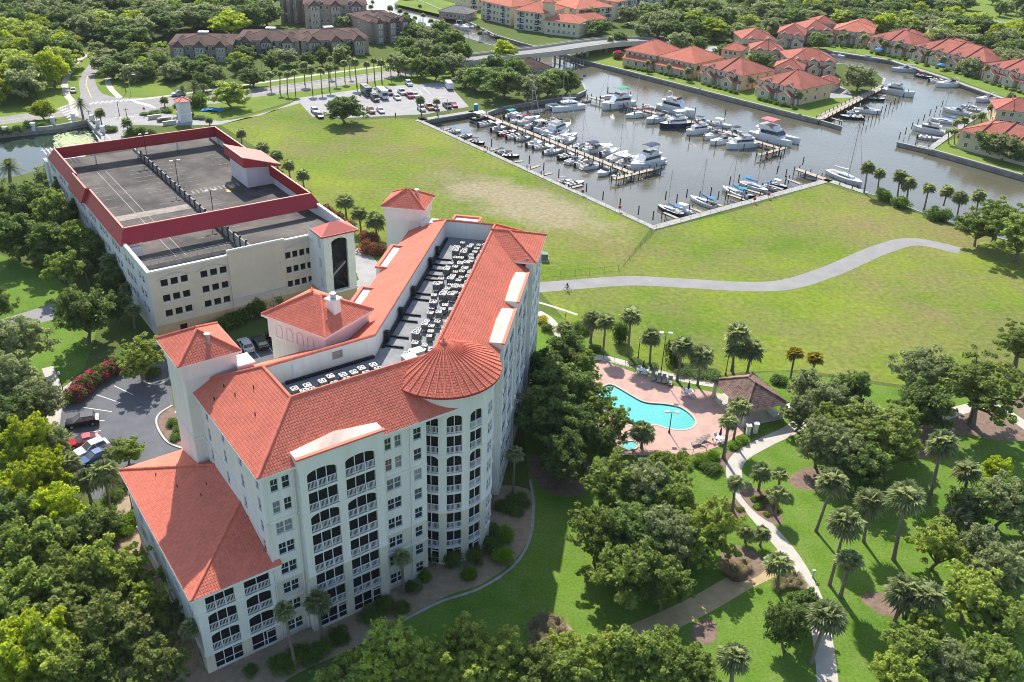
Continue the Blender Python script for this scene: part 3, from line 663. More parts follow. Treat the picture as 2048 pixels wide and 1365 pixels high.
for f_ in range(0, 30, 3):
    p = cl[1].lerp(cl[2], (f_ + 1.5) / 31); d = .04; b.box(-.015, -.03, 0, .015, .0, 2.9, 0, lambda x, y, z: Vector((p.x + .8 * x + .6 * -y * 0 + .6 * .012, p.y + .6 * x - .8 * .012 + y * .8, DZ + z)))
b.ob('wall_joint', M_trim, hotel)
# cone over the round corner
b = MB(); AZ, RE, NZ = 28.8, 6.9, 26; apex = zz(HC, AZ); c0, c1 = radians(214), radians(214 + 230)
rim = [HC + Vector((cos(c0 + (c1 - c0) * i / NZ) * RE, sin(c0 + (c1 - c0) * i / NZ) * RE, 25.5)) for i in range(NZ + 1)]
for i in range(NZ): tiles(hotel, [rim[i], rim[i + 1], apex], name='cone_facet')
for i in range(NZ + 1): cap(hotel, rim[i] + Vector((0, 0, .08)), apex + Vector((0, 0, .05)), r=.07, name='hip_cap')
b.tri(apex, rim[0], zz(rim[0], 23)); b.tri(apex, rim[-1], zz(rim[-1], 23)); b.tri(apex, zz(rim[0], 23), zz(HC, 23)); b.tri(apex, zz(rim[-1], 23), zz(HC, 23)); b.ob('cone_gable', M_cream, hotel)
MB().rings([(.5, AZ - .25), (.45, AZ + .05), (.12, AZ + .3), (.03, AZ + .6)], 10, cx=HC.x, cy=HC.y).ob('finial', M_tile, hotel)
b = MB()
for i in range(NZ):
    p, q = rim[i], rim[i + 1]; ip, iq = [HC + (v - HC).normalized() * 0 + Vector(((v.x - HC.x) * RW / RE, (v.y - HC.y) * RW / RE, 25.3)) for v in (p, q)]
    b.quad(zz(p, 25.22), zz(q, 25.22), q, p); b.quad(ip, iq, zz(q, 25.22), zz(p, 25.22))
b.ob('cone_fascia', mat('red_fascia', (.4, .05, .035), .6, .1, 1), hotel)
# pavilion roof over the far bay
pe = 24.8; A0, A1, B0 = 33.6, 45., -6.55; am = (A0 + A1) / 2; pa = AB(am, B0 + 5.2, RZ + .25); pb = AB(am, 1.6, RZ + .25)
q_ = AB(A0, -1.9, pe); r_ = AB(A1, -1.9, pe)
tiles(hotel, [AB(A0, B0, pe), AB(A1, B0, pe), pa]); tiles(hotel, [AB(A0, 1.6, pe), AB(A0, B0, pe), pa, pb]); tiles(hotel, [AB(A1, B0, pe), AB(A1, 1.6, pe), pb, pa])
for p in (AB(A0, B0, pe), AB(A1, B0, pe), pb): cap(hotel, p + Vector((0, 0, .07)), pa + Vector((0, 0, .07)))
eaves([AB(A0, -2.5), AB(A0, B0), AB(A1, B0), AB(A1, -2.5)], pe, hotel)
# parapets over the bays
def parapet(fr, x0, x1, y0, y1, zb, zt, rise, name='bay_parapet'):
    xm = (x0 + x1) / 2; n = 8; b = MB(); c = MB(); e = MB(); L_ = x1 - x0
    prof = [(x0 + L_ * i / n, zt + rise * (1 - abs(2 * i / n - 1))) for i in range(n + 1)]
    for i in range(n):
        (xa, za), (xb, zb_) = prof[i], prof[i + 1]
        b.quad(fr(xa, y0, zb), fr(xb, y0, zb), fr(xb, y0, za if 0 else zt), fr(xa, y0, zt))
        b.quad(fr(xb, y1, zb), fr(xa, y1, zb), fr(xa, y1, za), fr(xb, y1, zb_))
        c.quad(fr(xa, y0 + .25, zt + .04), fr(xb, y0 + .25, zt + .04), fr(xb, y1, zb_), fr(xa, y1, za))
    for x in (x0, x1): b.quad(fr(x, y0, zb), fr(x, y1, zb), fr(x, y1, zt), fr(x, y0, zt))
    e.box(x0 - .12, y0 - .14, zt - .12, x1 + .12, y0 + .28, zt + .1, 0, fr)
    r = b.ob(name, M_cream, hotel); c.ob('sloped_cap', M_peach, hotel); e.ob('parapet_coping', M_tile, hotel)
parapet(lambda x, y, z: ST(x, y, z), 26.85, 36.85, BT - .02, 73.1, EZ - .6, EZ + 1.0, .75)
for a0 in (9., 21.): parapet(lambda x, y, z: AB(x, y, z), a0 - .1, a0 + 9.7, RBB - .02, RBB + 1.9, EZ - .6, EZ + 1.0, .7)
def tray(fr, x0, x1, y0, y1, zt):      # boxed parapets on the court side: a white tray behind an orange rim
    b = MB(); c = MB(); e = MB()
    b.box(x0, y0, EZ - 1, x1, y1, zt - .3, 0, fr); c.poly([fr(x0 + .35, y0 + .4, zt - .29), fr(x1 - .35, y0 + .4, zt - .29), fr(x1 - .8, y1, zt - .29), fr((x0 + x1) / 2, y1 + .5, zt - .2), fr(x0 + .8, y1, zt - .29)])
    e.box(x0 - .1, y0 - .12, zt - .3, x1 + .1, y0 + .35, zt, 0, fr); e.box(x0 - .1, y0 + .35, zt - .3, x0 + .25, y1, zt, 0, fr); e.box(x1 - .25, y0 + .35, zt - .3, x1 + .1, y1, zt, 0, fr)
    b.ob('tray_parapet', M_cream, hotel); c.ob('white_tray', M_white, hotel); e.ob('tray_rim', M_tile, hotel)
for a0, a1 in ((13.5, 21.5), (28.5, 37)): tray(lambda x, y, z: AB(x, 16.9 - y, z), a0, a1, 0, 2.1, EZ + .7)
tray(lambda x, y, z: AB(48.2 - y, 9.2 - x, z), 0, 4.5, 0, 2.0, EZ + 2.2)
# left wing of four storeys
WS, WT, WE = 15.0, 72.4, 11.5
def wb(x0, x1): return [(x0, x1, SH * k + .06, SH * k + 2.5, .4 if k == 3 else .35 if k else 0, 'B' if k else 'D') for k in range(4)]
mp = facade(ST(WS, WT), GA, 8.4, WE, wb(.95, 4.0) + wb(5.1, 7.9), zs=2.75)
belt(mp, 0, 8.4, 2.6, .25); belt(mp, 0, .95, 8.4, .4); belt(mp, 4.0, 5.1, 8.4, .4); belt(mp, 7.9, 8.4, 8.4, .4)
facade(ST(WS, 97.3), GA - pi / 2, 24.9, WE, [q for x in (3, 7.5, 12, 16.5, 21) for q in wcol(x, x + 1.7, range(0, 4), 'P')], zs=2.75)
belt(flat(ST(WS, 97.3), GA - pi / 2), 0, 24.9, 2.6, .25); belt(flat(ST(WS, 97.3), GA - pi / 2), 0, 24.9, 8.4, .25)
facade(ST(23.4, 97.3), GA + pi, 8.4, WE, wcol(2, 3.7, range(4), 'P') + wcol(5, 6.7, range(4), 'P'), zs=2.75)
w0, w1 = ST(14.4, 71.8, WE), ST(14.4, 97.9, WE); wz = WE + 9 * .3
h0, h1 = ST(23.4, 80.8, wz), ST(23.4, 88.9, wz)
tiles(hotel, [w1, w0, h0, h1]); tiles(hotel, [w0, ST(23.4, 71.8, WE), h0]); tiles(hotel, [ST(23.4, 97.9, WE), w1, h1])
cap(hotel, w0 + Vector((0, 0, .08)), h0 + Vector((0, 0, .08))); cap(hotel, w1 + Vector((0, 0, .08)), h1 + Vector((0, 0, .08)))
eaves([ST(23.4, 97.9), w1, w0, ST(24.2, 71.8)], WE, hotel); MB().poly([ST(14.4, 71.8, WE - .2), ST(14.4, 97.9, WE - .2), ST(23.4, 97.9, WE - .2), ST(23.4, 71.8, WE - .2)]).ob('soffit', M_trim, hotel)
tiles(hotel, [ST(23.3, 71.75, WE), ST(24.3, 71.75, WE), ST(24.3, 73.2, WE + .4), ST(23.3, 73.2, WE + .4)], name='roof_return')
# towers
def tower(fr, x0, x1, y0, y1, ze, za, z0=0., over=.65, name='tower_wall', panels=None, band=2.0):
    b = MB(); b.box(x0, y0, z0, x1, y1, ze - .25, 0, fr); b.ob(name, [M_cream], hotel)
    b = MB(); b.box(x0 - .18, y0 - .18, ze - .25 - band, x1 + .18, y1 + .18, ze - .1, 0, fr); b.ob('tower_frieze', M_trim, hotel); b = MB(); b.box(x0 - .4, y0 - .4, ze - .55, x1 + .4, y1 + .4, ze - .12, 0, fr); b.ob('tower_cornice', M_trim, hotel)
    b = MB(); b.box(x0 - .12, y0 - .12, 17., x1 + .12, y1 + .12, 17.35, 0, fr); b.ob('tower_belt', M_trim, hotel)
    X0, X1, Y0, Y1 = x0 - over, x1 + over, y0 - over, y1 + over; xm, ym = (X0 + X1) / 2, (Y0 + Y1) / 2
    wx, wy = X1 - X0, Y1 - Y0; r = max(0, (wx - wy) / 2); q = max(0, (wy - wx) / 2)
    a, c = fr(xm - r, ym - q, za), fr(xm + r, ym + q, za); P = [fr(X0, Y0, ze), fr(X1, Y0, ze), fr(X1, Y1, ze), fr(X0, Y1, ze)]
    if r > .01: rd = [[P[0], P[1], c, a], [P[1], P[2], c], [P[2], P[3], a, c], [P[3], P[0], a]]; ends = (a, c, c, a)
    else: rd = [[P[0], P[1], a], [P[1], P[2], c, a], [P[2], P[3], c], [P[3], P[0], a, c]]; ends = (a, a, c, c)
    for S in rd: tiles(hotel, S if (S[-1] - S[-2]).length > .05 or len(S) == 3 else S[:-1], name='tower_roof_slope')
    for p, e_ in zip(P, ends): cap(hotel, p + Vector((0, 0, .07)), e_ + Vector((0, 0, .07)))
    eaves(P, ze, hotel, closed=True, h=.25); MB().poly([v - Vector((0, 0, .15)) for v in P[::-1]]).ob('soffit', M_trim, hotel)
    return a, c
stf = lambda x, y, z: ST(x, y, z); abf = lambda x, y, z: AB(x, y, z)
tower(stf, 22.1, 28.1, 91.05, 97.7, 27.5, 29.6); tower(abf, 44.6, 50.2, 13.9, 20.0, 27.5, 29.6)
MA = radians(59.37); MC = Vector((-24.57, 100.15, 0))
mdf = lambda x, y, z: Vector((MC.x + cos(MA - pi / 2) * x + cos(MA) * y, MC.y + sin(MA - pi / 2) * x + sin(MA) * y, z))
tower(mdf, -4.6, 4.6, -3.9, 3.9, 27.4, 29.9, band=3.0)
b = MB()
for i in range(4):
    for side in (0, 1):
        pts = []; f2 = (lambda x, y, z: mdf(-4.8 - .02, y, z)) if side == 0 else (lambda x, y, z: mdf(y, -4.1 - .02, z))
        y = -2.9 + i * 1.75
        for k in range(9): pts.append((y + .5 * -cos(pi * k / 8), 25.9 + .45 * sin(pi * k / 8)))
        pts = [(y - .5, 24.6)] + pts + [(y + .5, 24.6), (y - .5, 24.6)]
        for k in range(len(pts) - 1): b.tube(f2(0, *pts[k]), f2(0, *pts[k + 1]), .06, n=4)
b.ob('arch_moulding', M_trim, hotel)
for p in (ST(25.7, 92.3), AB(47.2, 15.4)):
    zb_ = 28.3; b = MB(); b.cyl(p.x, p.y, zb_ - .2, zb_ + 1.3, .27, n=12); b.cyl(p.x, p.y, zb_ + 1.3, zb_ + 1.45, .36, n=12); b.ob('vent_pipe', M_steel, hotel, smooth=False)
p = mdf(3.0, -.3, 0); b = MB(); b.box(2.4, -.9, 28.0, 3.6, .3, 30.2, 0, mdf); b.box(2.2, -1.1, 30.2, 3.8, .5, 30.35, 0, mdf); b.ob('chimney', M_trim, hotel); MB().cyl(p.x, p.y, 30.35, 31.0, .38, n=12).ob('chimney_cap', M_steel, hotel)
for fr, x0, x1, y0, y1 in ((stf, 28.1, 30.0, 90.3, 92.6), (abf, 43.6, 45.2, 11.4, 13.8)):
    b = MB(); b.box(x0, y0, 24.2, x1, y1, 25.5, 0, fr); b.box(x0 - .15, y0 - .15, 25.5, x1 + .15, y1 + .15, 25.7, 0, fr); b.ob('roof_hatch_box', M_trim, hotel)
for s_, t_ in ((25.5, 88), (25.8, 85.3), (27.6, 84.2), (26.1, 80.2), (24.0, 87.2)):
    z_ = EZ + (s_ - 22.8) * 3.6 / 6.9; p = ST(s_, t_, z_); MB().cyl(p.x, p.y, z_, z_ + .5, .07, n=6).ob('roof_vent', M_black, hotel)
for s_, t_ in ((17.5, 93), (18.8, 89), (20.4, 85.3), (21.5, 86.6)): p = ST(s_, t_, 12.3); MB().cyl(p.x, p.y, 11.5 + (s_ - 14.4) * .3 - .05, 11.5 + (s_ - 14.4) * .3 + .4, .06, n=6).ob('roof_vent', M_black, hotel)
# downpipes, porch roof, court details
for s_, t_ in ((26.7, FT - .08), (36.95, FT - .08), (40.6, FT - .08), (23.5, FT - .08)): b = MB(); b.box(-.06, -.06, 0, .06, .06, EZ - .3, 0, lambda x, y, z: ST(s_ + x, t_ + y, z)); b.ob('downpipe', M_trim, hotel)
tiles(hotel, [ST(18.2, 98.2, 5.2), ST(18.2, 98.2, 5.2) + ST(4, 0), ST(22.1, 101, 6.6), ST(20.4, 101, 6.6)], name='porch_roof'); tiles(hotel, [ST(18.2, 104.2, 5.2), ST(18.2, 98.2, 5.2), ST(20.4, 101, 6.6)], name='porch_roof')
b = MB(); b.box(20.4, 98.5, 0, 22.1, 104, 5.1, 0, stf); b.ob('porch_wall', M_cream, hotel)
b = MB(); b.box(33.2, cT - .06, DZ, 34.2, cT, DZ + 2.1, 0, stf); b.ob('roof_door', M_white, hotel)
b = MB(); b.box(38.2, cT - .08, DZ + 1.2, 39.5, cT, DZ + 2.2, 0, stf); b.ob('louvre', mat('grey_louvre', (.3, .27, .25), .7, .2, 4), hotel)
MB().tube(AB(24, cB - .05, DZ + 1), AB(24, cB - .05, DZ + 1.01), .01).ob('wall_bolt', M_black, hotel)
b = MB()
for fr, pts in ((abf, [(5, 8.9), (41, 8.9)]), (stf, [(32, cT - .4), (43.5, cT - .4)])):
    (x0, y0), (x1, y1) = pts; b.box(x0, y0 - .18, DZ + .05, x1, y0 + .18, DZ + .3, 0, fr)
for a0 in (5.5, 8.0, 12.5, 14.3, 19, 20.8, 25.5, 27, 29, 31, 33): b.box(a0 - .09, 6.4, DZ + .05, a0 + .09, 8.9, DZ + .25, 0, abf)
for a0 in (6.8, 13.4, 20, 30, 34.5): b.box(a0 - .3, 8.6, DZ + .1, a0 + .3, 9.15, DZ + 1.5, 0, abf)
b.ob('conduit_run', M_black, hotel)
# ------------------------------------------------------------------ roof condensers, each a thing of its own
def condenser():
    t = thing('air_conditioner', (0, 0, 0)); b = MB()
    for i in range(9):
        z = .3 + i * .075; b.box(-.4, -.4, z, .4, .4, z + .045)
    b.box(-.37, -.37, .3, .37, .37, .95); b.ob('casing', mat('condenser_grey', (.2, .2, .19), .6, .1, 3), t)
    b = MB(); n = 20
    sq = [(.43 * max(-1, min(1, 1.35 * cos(2 * pi * i / n))), .43 * max(-1, min(1, 1.35 * sin(2 * pi * i / n)))) for i in range(n)]
    v = [(x, y, .95) for x, y in sq] + [(x, y, 1.05) for x, y in sq] + [(.35 * cos(2 * pi * i / n), .35 * sin(2 * pi * i / n), 1.05) for i in range(n)] + [(.35 * cos(2 * pi * i / n), .35 * sin(2 * pi * i / n), .97) for i in range(n)]
    f = [(k * n + i, k * n + (i + 1) % n, (k + 1) * n + (i + 1) % n, (k + 1) * n + i) for k in range(3) for i in range(n)] + [tuple(range(3 * n, 4 * n))]
    b.add(v, f[:-1], 0); b.add([v[i] for i in range(3 * n, 4 * n)], [tuple(range(n))], 1); b.ob('top', [mat('condenser_beige', (.34, .33, .31), .5, .1, 3), M_black], t)
    b = MB()
    for i in range(5): a = 2 * pi * i / 5; b.tube((0, 0, .995), (.3 * cos(a), .3 * sin(a), 1.0), .02, .04, 4)
    b.cyl(0, 0, .98, 1.03, .09, n=8); b.ob('fan', M_steel, t)
    b = MB()
    for x in (-.36, .36):
        for y in (-.36, .36): b.box(x - .04, y - .04, 0, x + .04, y + .04, .3)
    b.ob('stand', M_black, t); b = MB(); b.box(.42, -.1, .35, .55, .12, .8); b.ob('control_box', M_whitem, t)
    return t
AC0 = condenser(); rows = []
for gi, (a0, n, step) in enumerate(((2.9, 3, 1.3), (8.0, 4, 1.25), (14.2, 3, 1.3), (19.4, 15, 1.36))):
    for k in range(n):
        aa = a0 + k * step + random.uniform(-.15, .15); cs = [2.3, 3.75, 5.2] if gi < 3 else [2.2, 3.4, 4.65, 5.9]
        if gi < 3 and k == 0: cs = cs[1:]
        if gi == 3 and k % 4 == 1: cs = cs[:3]
        rows.append((aa, [c + random.uniform(-.28, .28) for c in cs]))
for i, (aa, cs) in enumerate(rows):
    for j, bb in enumerate(cs):
        nm = {4: ('rightmost', 'inner right', 'inner left', 'leftmost'), 3: ('rightmost', 'middle', 'leftmost'), 2: ('right', 'left')}[len(cs)][j]
        k_ = random.choice((.82, .9, .95, 1.15)); o_ = clone(AC0, AB(aa + random.uniform(-.2, .2), bb, DZ), LA + random.uniform(-.12, .12), (k_, k_, k_ * random.uniform(.8, 1.15)), f'{nm} roof condenser in {ordn(i)} row from the round corner'); tag(o_, None, 'condenser', 'condensers on the hotel roof deck')
frs = [(235, 1352), (322, 1330), (355, 1358), (480, 1268), (566, 1258), (512, 1315), (598, 1287), (692, 1212), (773, 1190), (728, 1245), (808, 1217), (300, 1368), (425, 1300), (640, 1240)]
for i, (x_, y_) in enumerate(sorted(frs)):
    p = G(520 + x_ / 3.413, 380 + y_ / 3.413, DZ + 1.1); tag(clone(AC0, Vector((p.x, p.y, DZ)), GA, 1.02, f'roof condenser behind the front roof edge, {ordn(i)} from left'), None, 'condenser', 'condensers on the hotel roof deck')
hide_proto(AC0)
for i, (s_, t_) in enumerate(((46.2, 82.2), (47.7, 82.9))):
    t = thing('roof_unit', ST(s_, t_, DZ), GA, f'{["nearer", "farther"][i]} large cream packaged roof unit beside the round corner', 'roof unit'); b = MB(); b.box(-.75, -.6, .15, .75, .6, 1.25); b.ob('casing', mat('condenser_beige', (.66, .63, .57)), t) if 0 else None
    b = MB(); f3 = lambda x, y, z: ST(s_ + x, t_ + y, DZ + z); b.box(-.75, -.6, .2, .75, .6, 1.25, 0, f3); b.ob('casing', MATS['condenser_beige'], t); b = MB(); b.box(-.8, -.65, 1.25, .8, .65, 1.32, 0, f3); b.ob('lid', M_whitem, t); b = MB(); b.box(-.7, -.55, 0, -.6, .55, .2, 0, f3); b.box(.6, -.55, 0, .7, .55, .2, 0, f3); b.ob('skid', M_black, t)
# ================================================================== parking garage
def seammat(name, c):
    return mat(name, c, .45, .06, .3, spec=.35, coord='World')
M_red = seammat('red_metal_roofing', (.40, .038, .045)); M_redt = mat('coral_metal_cap', (.62, .16, .12), .45, .05, 1)
M_gwall = mat('lilac_white_stucco', (.68, .65, .63), .9, .1, .25, coord='World', detail=9, bump=.05)
M_gpeach = mat('peach_stucco', (.72, .60, .48), .9, .07, .3, coord='World', detail=8)
M_gtan = mat('ochre_stucco', (.60, .42, .25), .9, .08, .3, coord='World', detail=8)
M_gdeck = mat('stained_deck_concrete', (.045, .041, .038), .9, .3, .11, coord='World', col2=(.155, .135, .118), thr=(.38, .7), detail=11)
M_void = mat('dark_interior', (.02, .02, .022), .9, .2, 1)
M_steelD = mat('dark_bronze_metal', (.045, .042, .04), .5, .1, 2)
gar = thing('parking_garage', ST(33, 149), GA, 'pale parking garage with a red metal mansard around its roof deck', 'garage')
GX0, GX1, GY0, GY1 = 33.0, 71.8, 149.0, 228.0
PTOP = 13.3
def gops(xs, ks=(1, 2, 3), w=1.35, z0=.2):
    return [(x, x + w, 2.95 * k + z0 + 1.0, 2.95 * k + z0 + 2.25, 0, 'G') for x in xs for k in ks]
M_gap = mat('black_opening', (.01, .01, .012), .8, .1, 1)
def gfill(mp, ops):
    for o in ops:
        w, h = o[1] - o[0], o[3] - o[2]; key = ('G', round(w, 2), round(h, 2))
        if key not in WM:
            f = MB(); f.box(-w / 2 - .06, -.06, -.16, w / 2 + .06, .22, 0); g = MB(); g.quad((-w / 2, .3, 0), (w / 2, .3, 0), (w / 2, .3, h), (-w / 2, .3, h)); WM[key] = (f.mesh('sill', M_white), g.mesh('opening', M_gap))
        f, g = WM[key]; xc = (o[0] + o[1]) / 2
        q = put('opening', g, gar, mp(xc, o[2]), mp.th(xc)); link('sill', f, q)
def gfac(P, th, W, z1, ops, zs=2.7, mats=None):
    mp = flat(P, th); b = MB(); wall(b, mp, W, 0, z1, ops, d=.35, zsplit=zs); b.ob('wall', mats or [M_gwall, M_gpeach], gar); gfill(mp, ops); return mp
x3 = lambda x: [x, x + 1.75, x + 3.5]
mp = gfac(ST(GX0, GY0), GA, 14.0, PTOP - .3, gops(x3(1.9), w=1.25) + gops(x3(8.9), w=1.25) + [(4.0, 5.3, .8, 2., 0, 'G')], mats=[M_gpeach, M_gtan])
for xa in (1.3, 7.9):      # shallow blue-grey arches over the windows
    b = MB(); pts = [(xa + 6 * i / 12, 11.3 + .9 * sin(pi * i / 12)) for i in range(13)]
    for i in range(12): b.tube(mp(pts[i][0], pts[i][1], -.03), mp(pts[i + 1][0], pts[i + 1][1], -.03), .13, n=5)
    b.ob('arch_band', mat('blue_grey_band', (.55, .55, .56), .9, .05, 1), gar)
mp2 = gfac(ST(GX0 + 14, GY0 - .35), GA, 10.6, 14.4, [], 2.9, [M_gpeach, M_gtan])
b = MB(); b.quad(mp2(0, 0), mp2(0, 14.4), mp2(0, 14.4, .6), mp2(0, 0, .6)); b.quad(mp2(10.6, 0), mp2(10.6, 0, .6), mp2(10.6, 14.4, .6), mp2(10.6, 14.4)); b.ob('block_cheek', M_gpeach, gar)
belt(mp2, -.1, 10.7, 4.3, .35, .3, root=gar, m=MATS['blue_grey_band']); belt(mp2, -.15, 10.75, 14.1, .35, .25, root=gar, m=M_trim)
b = MB()
for x in (1.2, 5.8):
    for (xa, za, xb, zb_) in ((x, 1.2, x + 3, 1.2), (x + 3, 1.2, x + 3, 2.6), (x + 3, 2.6, x, 2.6), (x, 2.6, x, 1.2)): b.tube(mp2(xa, za, -.02), mp2(xb, zb_, -.02), .06, n=4)
b.ob('panel_frame', M_gpeach, gar)
mp3 = gfac(ST(GX0 + 24.6, GY0), GA, 14.2, 13.9, gops([.3, 1.7, 3.1, 4.5], w=1.05), mats=[M_gpeach, M_gtan])
b = MB(); pts = [(.6 + 9 * i / 12, 12.2 + .8 * sin(pi * i / 12)) for i in range(13)]
for i in range(12): b.tube(mp3(*pts[i], -.03), mp3(*pts[i + 1], -.03), .12, n=5)
b.ob('arch_band', MATS['blue_grey_band'], gar)
gfac(ST(GX0, GY1), GA - pi / 2, GY1 - GY0, PTOP - .3, gops([3 + i * 2.1 + (i // 3) * 2.4 for i in range(26)]), 0.)
gfac(ST(GX1, GY0), GA + pi / 2, GY1 - GY0, PTOP - .3, gops([3 + i * 4.2 for i in range(17)]), 0.)
gfac(ST(GX1, GY1), GA + pi, GX1 - GX0, 10.7, [], 0.)
def gbox(name, x0, x1, y0, y1, z0, z1, m): b = MB(); b.box(x0, y0, z0, x1, y1, z1, 0, stf); return b.ob(name, m, gar)
# parapets on the front bays
gbox('parapet', GX0 - .12, GX0 + .5, GY0 - .12, 163.6, PTOP - .35, PTOP, M_trim); gbox('parapet', GX0 + .5, 47, GY0 - .12, GY0 + .45, PTOP - .352, PTOP, M_trim)
gbox('parapet', 57.6, GX1 + .1, GY0 - .12, GY0 + .4, 13.55, 13.9, M_trim); gbox('parapet', GX1 - .45, GX1 + .12, GY0 + .4, 164, 13.3, 13.7, M_trim)
gbox('parapet_wall', GX0 + .32, GX0 + .45, GY0 + .3, 163.6, 9.5, PTOP - .35, M_gwall); gbox('parapet_wall', GX0 + .32, 57, GY0 + .32, GY0 + .45, 9.5, PTOP - .36, M_gwall); gbox('parapet_wall', GX1 - .4, GX1 - .1, GY0 + .4, GY1, 9.5, 13.3, M_gwall)
[gbox('mansard_post', x, x + .3, 221.0, 221.3, 10.5, 13., M_gwall) for x in (33.4, 42, 51.5, 61, 71)]; [gbox('mansard_post', 33.35, 33.65, y, y + .3, 10.5, 13., M_gwall) for y in (166, 177, 189, 200, 211)]
# decks
SX = 52.3
MB().poly([ST(GX0 + .4, 158, 10.6), ST(SX, 158, 10.6), ST(SX, GY1, 10.6), ST(GX0 + .4, GY1, 10.6)]).ob('deck', M_gdeck, gar)
MB().poly([ST(GX0 + .4, GY0 + .4, 9.7), ST(SX, GY0 + .4, 9.7), ST(SX, 158.2, 9.7), ST(GX0 + .4, 158.2, 9.7)]).ob('lower_deck', M_gdeck, gar); gbox('deck_edge', GX0 + .4, SX, 157.9, 158.0, 9.7, 10.58, M_concd)
b = MB(); b.quad(ST(SX, 166, 11), ST(GX1 - .2, 166, 11), ST(GX1 - .2, GY1, 11), ST(SX, GY1, 11)); b.quad(ST(SX, GY0 + .4, 12.3), ST(GX1 - .2, GY0 + .4, 12.3), ST(GX1 - .2, 166, 11), ST(SX, 166, 11)); b.ob('ramp_deck', M_gdeck, gar)
# divider of concrete panels, each a part
pm = {}
for i in range(22):
    y0 = 150.5 + i * 3.2
    z1 = 12.1 + max(0, (166 - y0)) * .081
    gbox('divider_panel', SX - .22, SX + .02, y0, y0 + 2.2, 9.7, z1, M_concd); gbox('divider_post', SX - .3, SX + .1, y0 + 2.5, y0 + 2.75, 9.7, z1 + .35, M_steelD)
gbox('divider_curb', SX + .03, SX + .4, 150.5, GY1 - .6, 10.6, 11.2, M_concd)
# railing at the deck edge
b = MB()
for i in range(13): p = ST(34.5 + i * 1.42, 158.1); b.cyl(p.x, p.y, 10.6, 11.75, .035, n=5)
for z in (11.2, 11.7): b.tube(ST(34.2, 158.1, z), ST(52, 158.1, z), .03, n=5)
b.ob('guard_rail', M_steel, gar)
gbox('kiosk_wall', GX0 + .5, GX0 + 3.0, 162.8, 163.8, 9.7, 12.4, M_gwall)
# mansard: outer slope, inner standing-seam face, coping
def mansard(p, q, pi_, qi, zb, zt, bump=0.):
    """outer foot p->q at zb, ridge pi_->qi at zt (walking with the outside on the right)"""
    b = MB(); b.quad(zz(p, zb), zz(q, zb), zz(qi, zt), zz(pi_, zt))
    o = b.ob('mansard_slope', M_red, gar)
    d = (qi - pi_); L_ = d.length; d = d.normalized(); n = Vector((-d.y, d.x, 0)); b = MB(); a, c = pi_ + n * .15, qi + n * .15
    b.quad(zz(c, zb + .1), zz(a, zb + .1), zz(a, zt), zz(c, zt)); k = int(L_ / .5)
    for i in range(1, k):
        x = a + d * (L_ * i / k); e = n * .07; f_ = d * .025
        b.hexa([zz(x - f_, zb + .1), zz(x - f_ + e, zb + .1), zz(x + f_ + e, zb + .1), zz(x + f_, zb + .1), zz(x - f_, zt), zz(x - f_ + e, zt), zz(x + f_ + e, zt), zz(x + f_, zt)])
    b.ob('seamed_panel', M_red, gar)
    b = MB(); e = n * .26; b.hexa([zz(pi_ - n * .05, zt - .05), zz(qi - n * .05, zt - .05), zz(qi + e, zt - .05), zz(pi_ + e, zt - .05), zz(pi_ - n * .05, zt + .1), zz(qi - n * .05, zt + .1), zz(qi + e, zt + .1), zz(pi_ + e, zt + .1)]); b.ob('mansard_cap', M_redt, gar)
    MB().quad(zz(p, zb), zz(pi_ + n * .1, zb), zz(qi + n * .1, zb), zz(q, zb)).ob('mansard_soffit', M_gwall, gar)
    b = MB()
    for i in range(1, int(L_ / .5)):
        t_ = i / int(L_ / .5); b.tube(zz(p.lerp(q, t_), zb + .02), zz(pi_.lerp(qi, t_), zt), .03, n=3)
    b.ob('standing_seam', M_red, gar)
mb_, mt_ = 12.95, 15.5; O = [(32.4, 163.3), (72.4, 163.3), (72.4, 223.2), (32.4, 223.2)]; I = [(33.8, 165.3), (71., 165.3), (71., 221.3), (33.8, 221.3)]
for i in range(3): mansard(ST(*O[i]), ST(*O[(i + 1) % 4]), ST(*I[i]), ST(*I[(i + 1) % 4]), mb_, mt_)
for (y0, y1, sh) in ((223.2, 200.5, 0), (200.5, 189.5, -.7), (189.5, 163.3, 0)):
    a, c = (min(y0, 221.3) if sh == 0 else y0), (max(y1, 165.3) if sh == 0 else y1)
    mansard(ST(32.4 + sh, y0), ST(32.4 + sh, y1), ST(33.8 + sh, a), ST(33.8 + sh, c), mb_, mt_ + (.35 if sh else 0))
    if sh:
        b = MB()
        for y in (y0, y1): b.poly([ST(32.4 + sh, y, mb_), ST(33.8, y, mb_), ST(33.8, y, mt_ + .35), ST(33.8 + sh, y, mt_ + .35)])
        b.ob('mansard_cheek', M_red, gar)
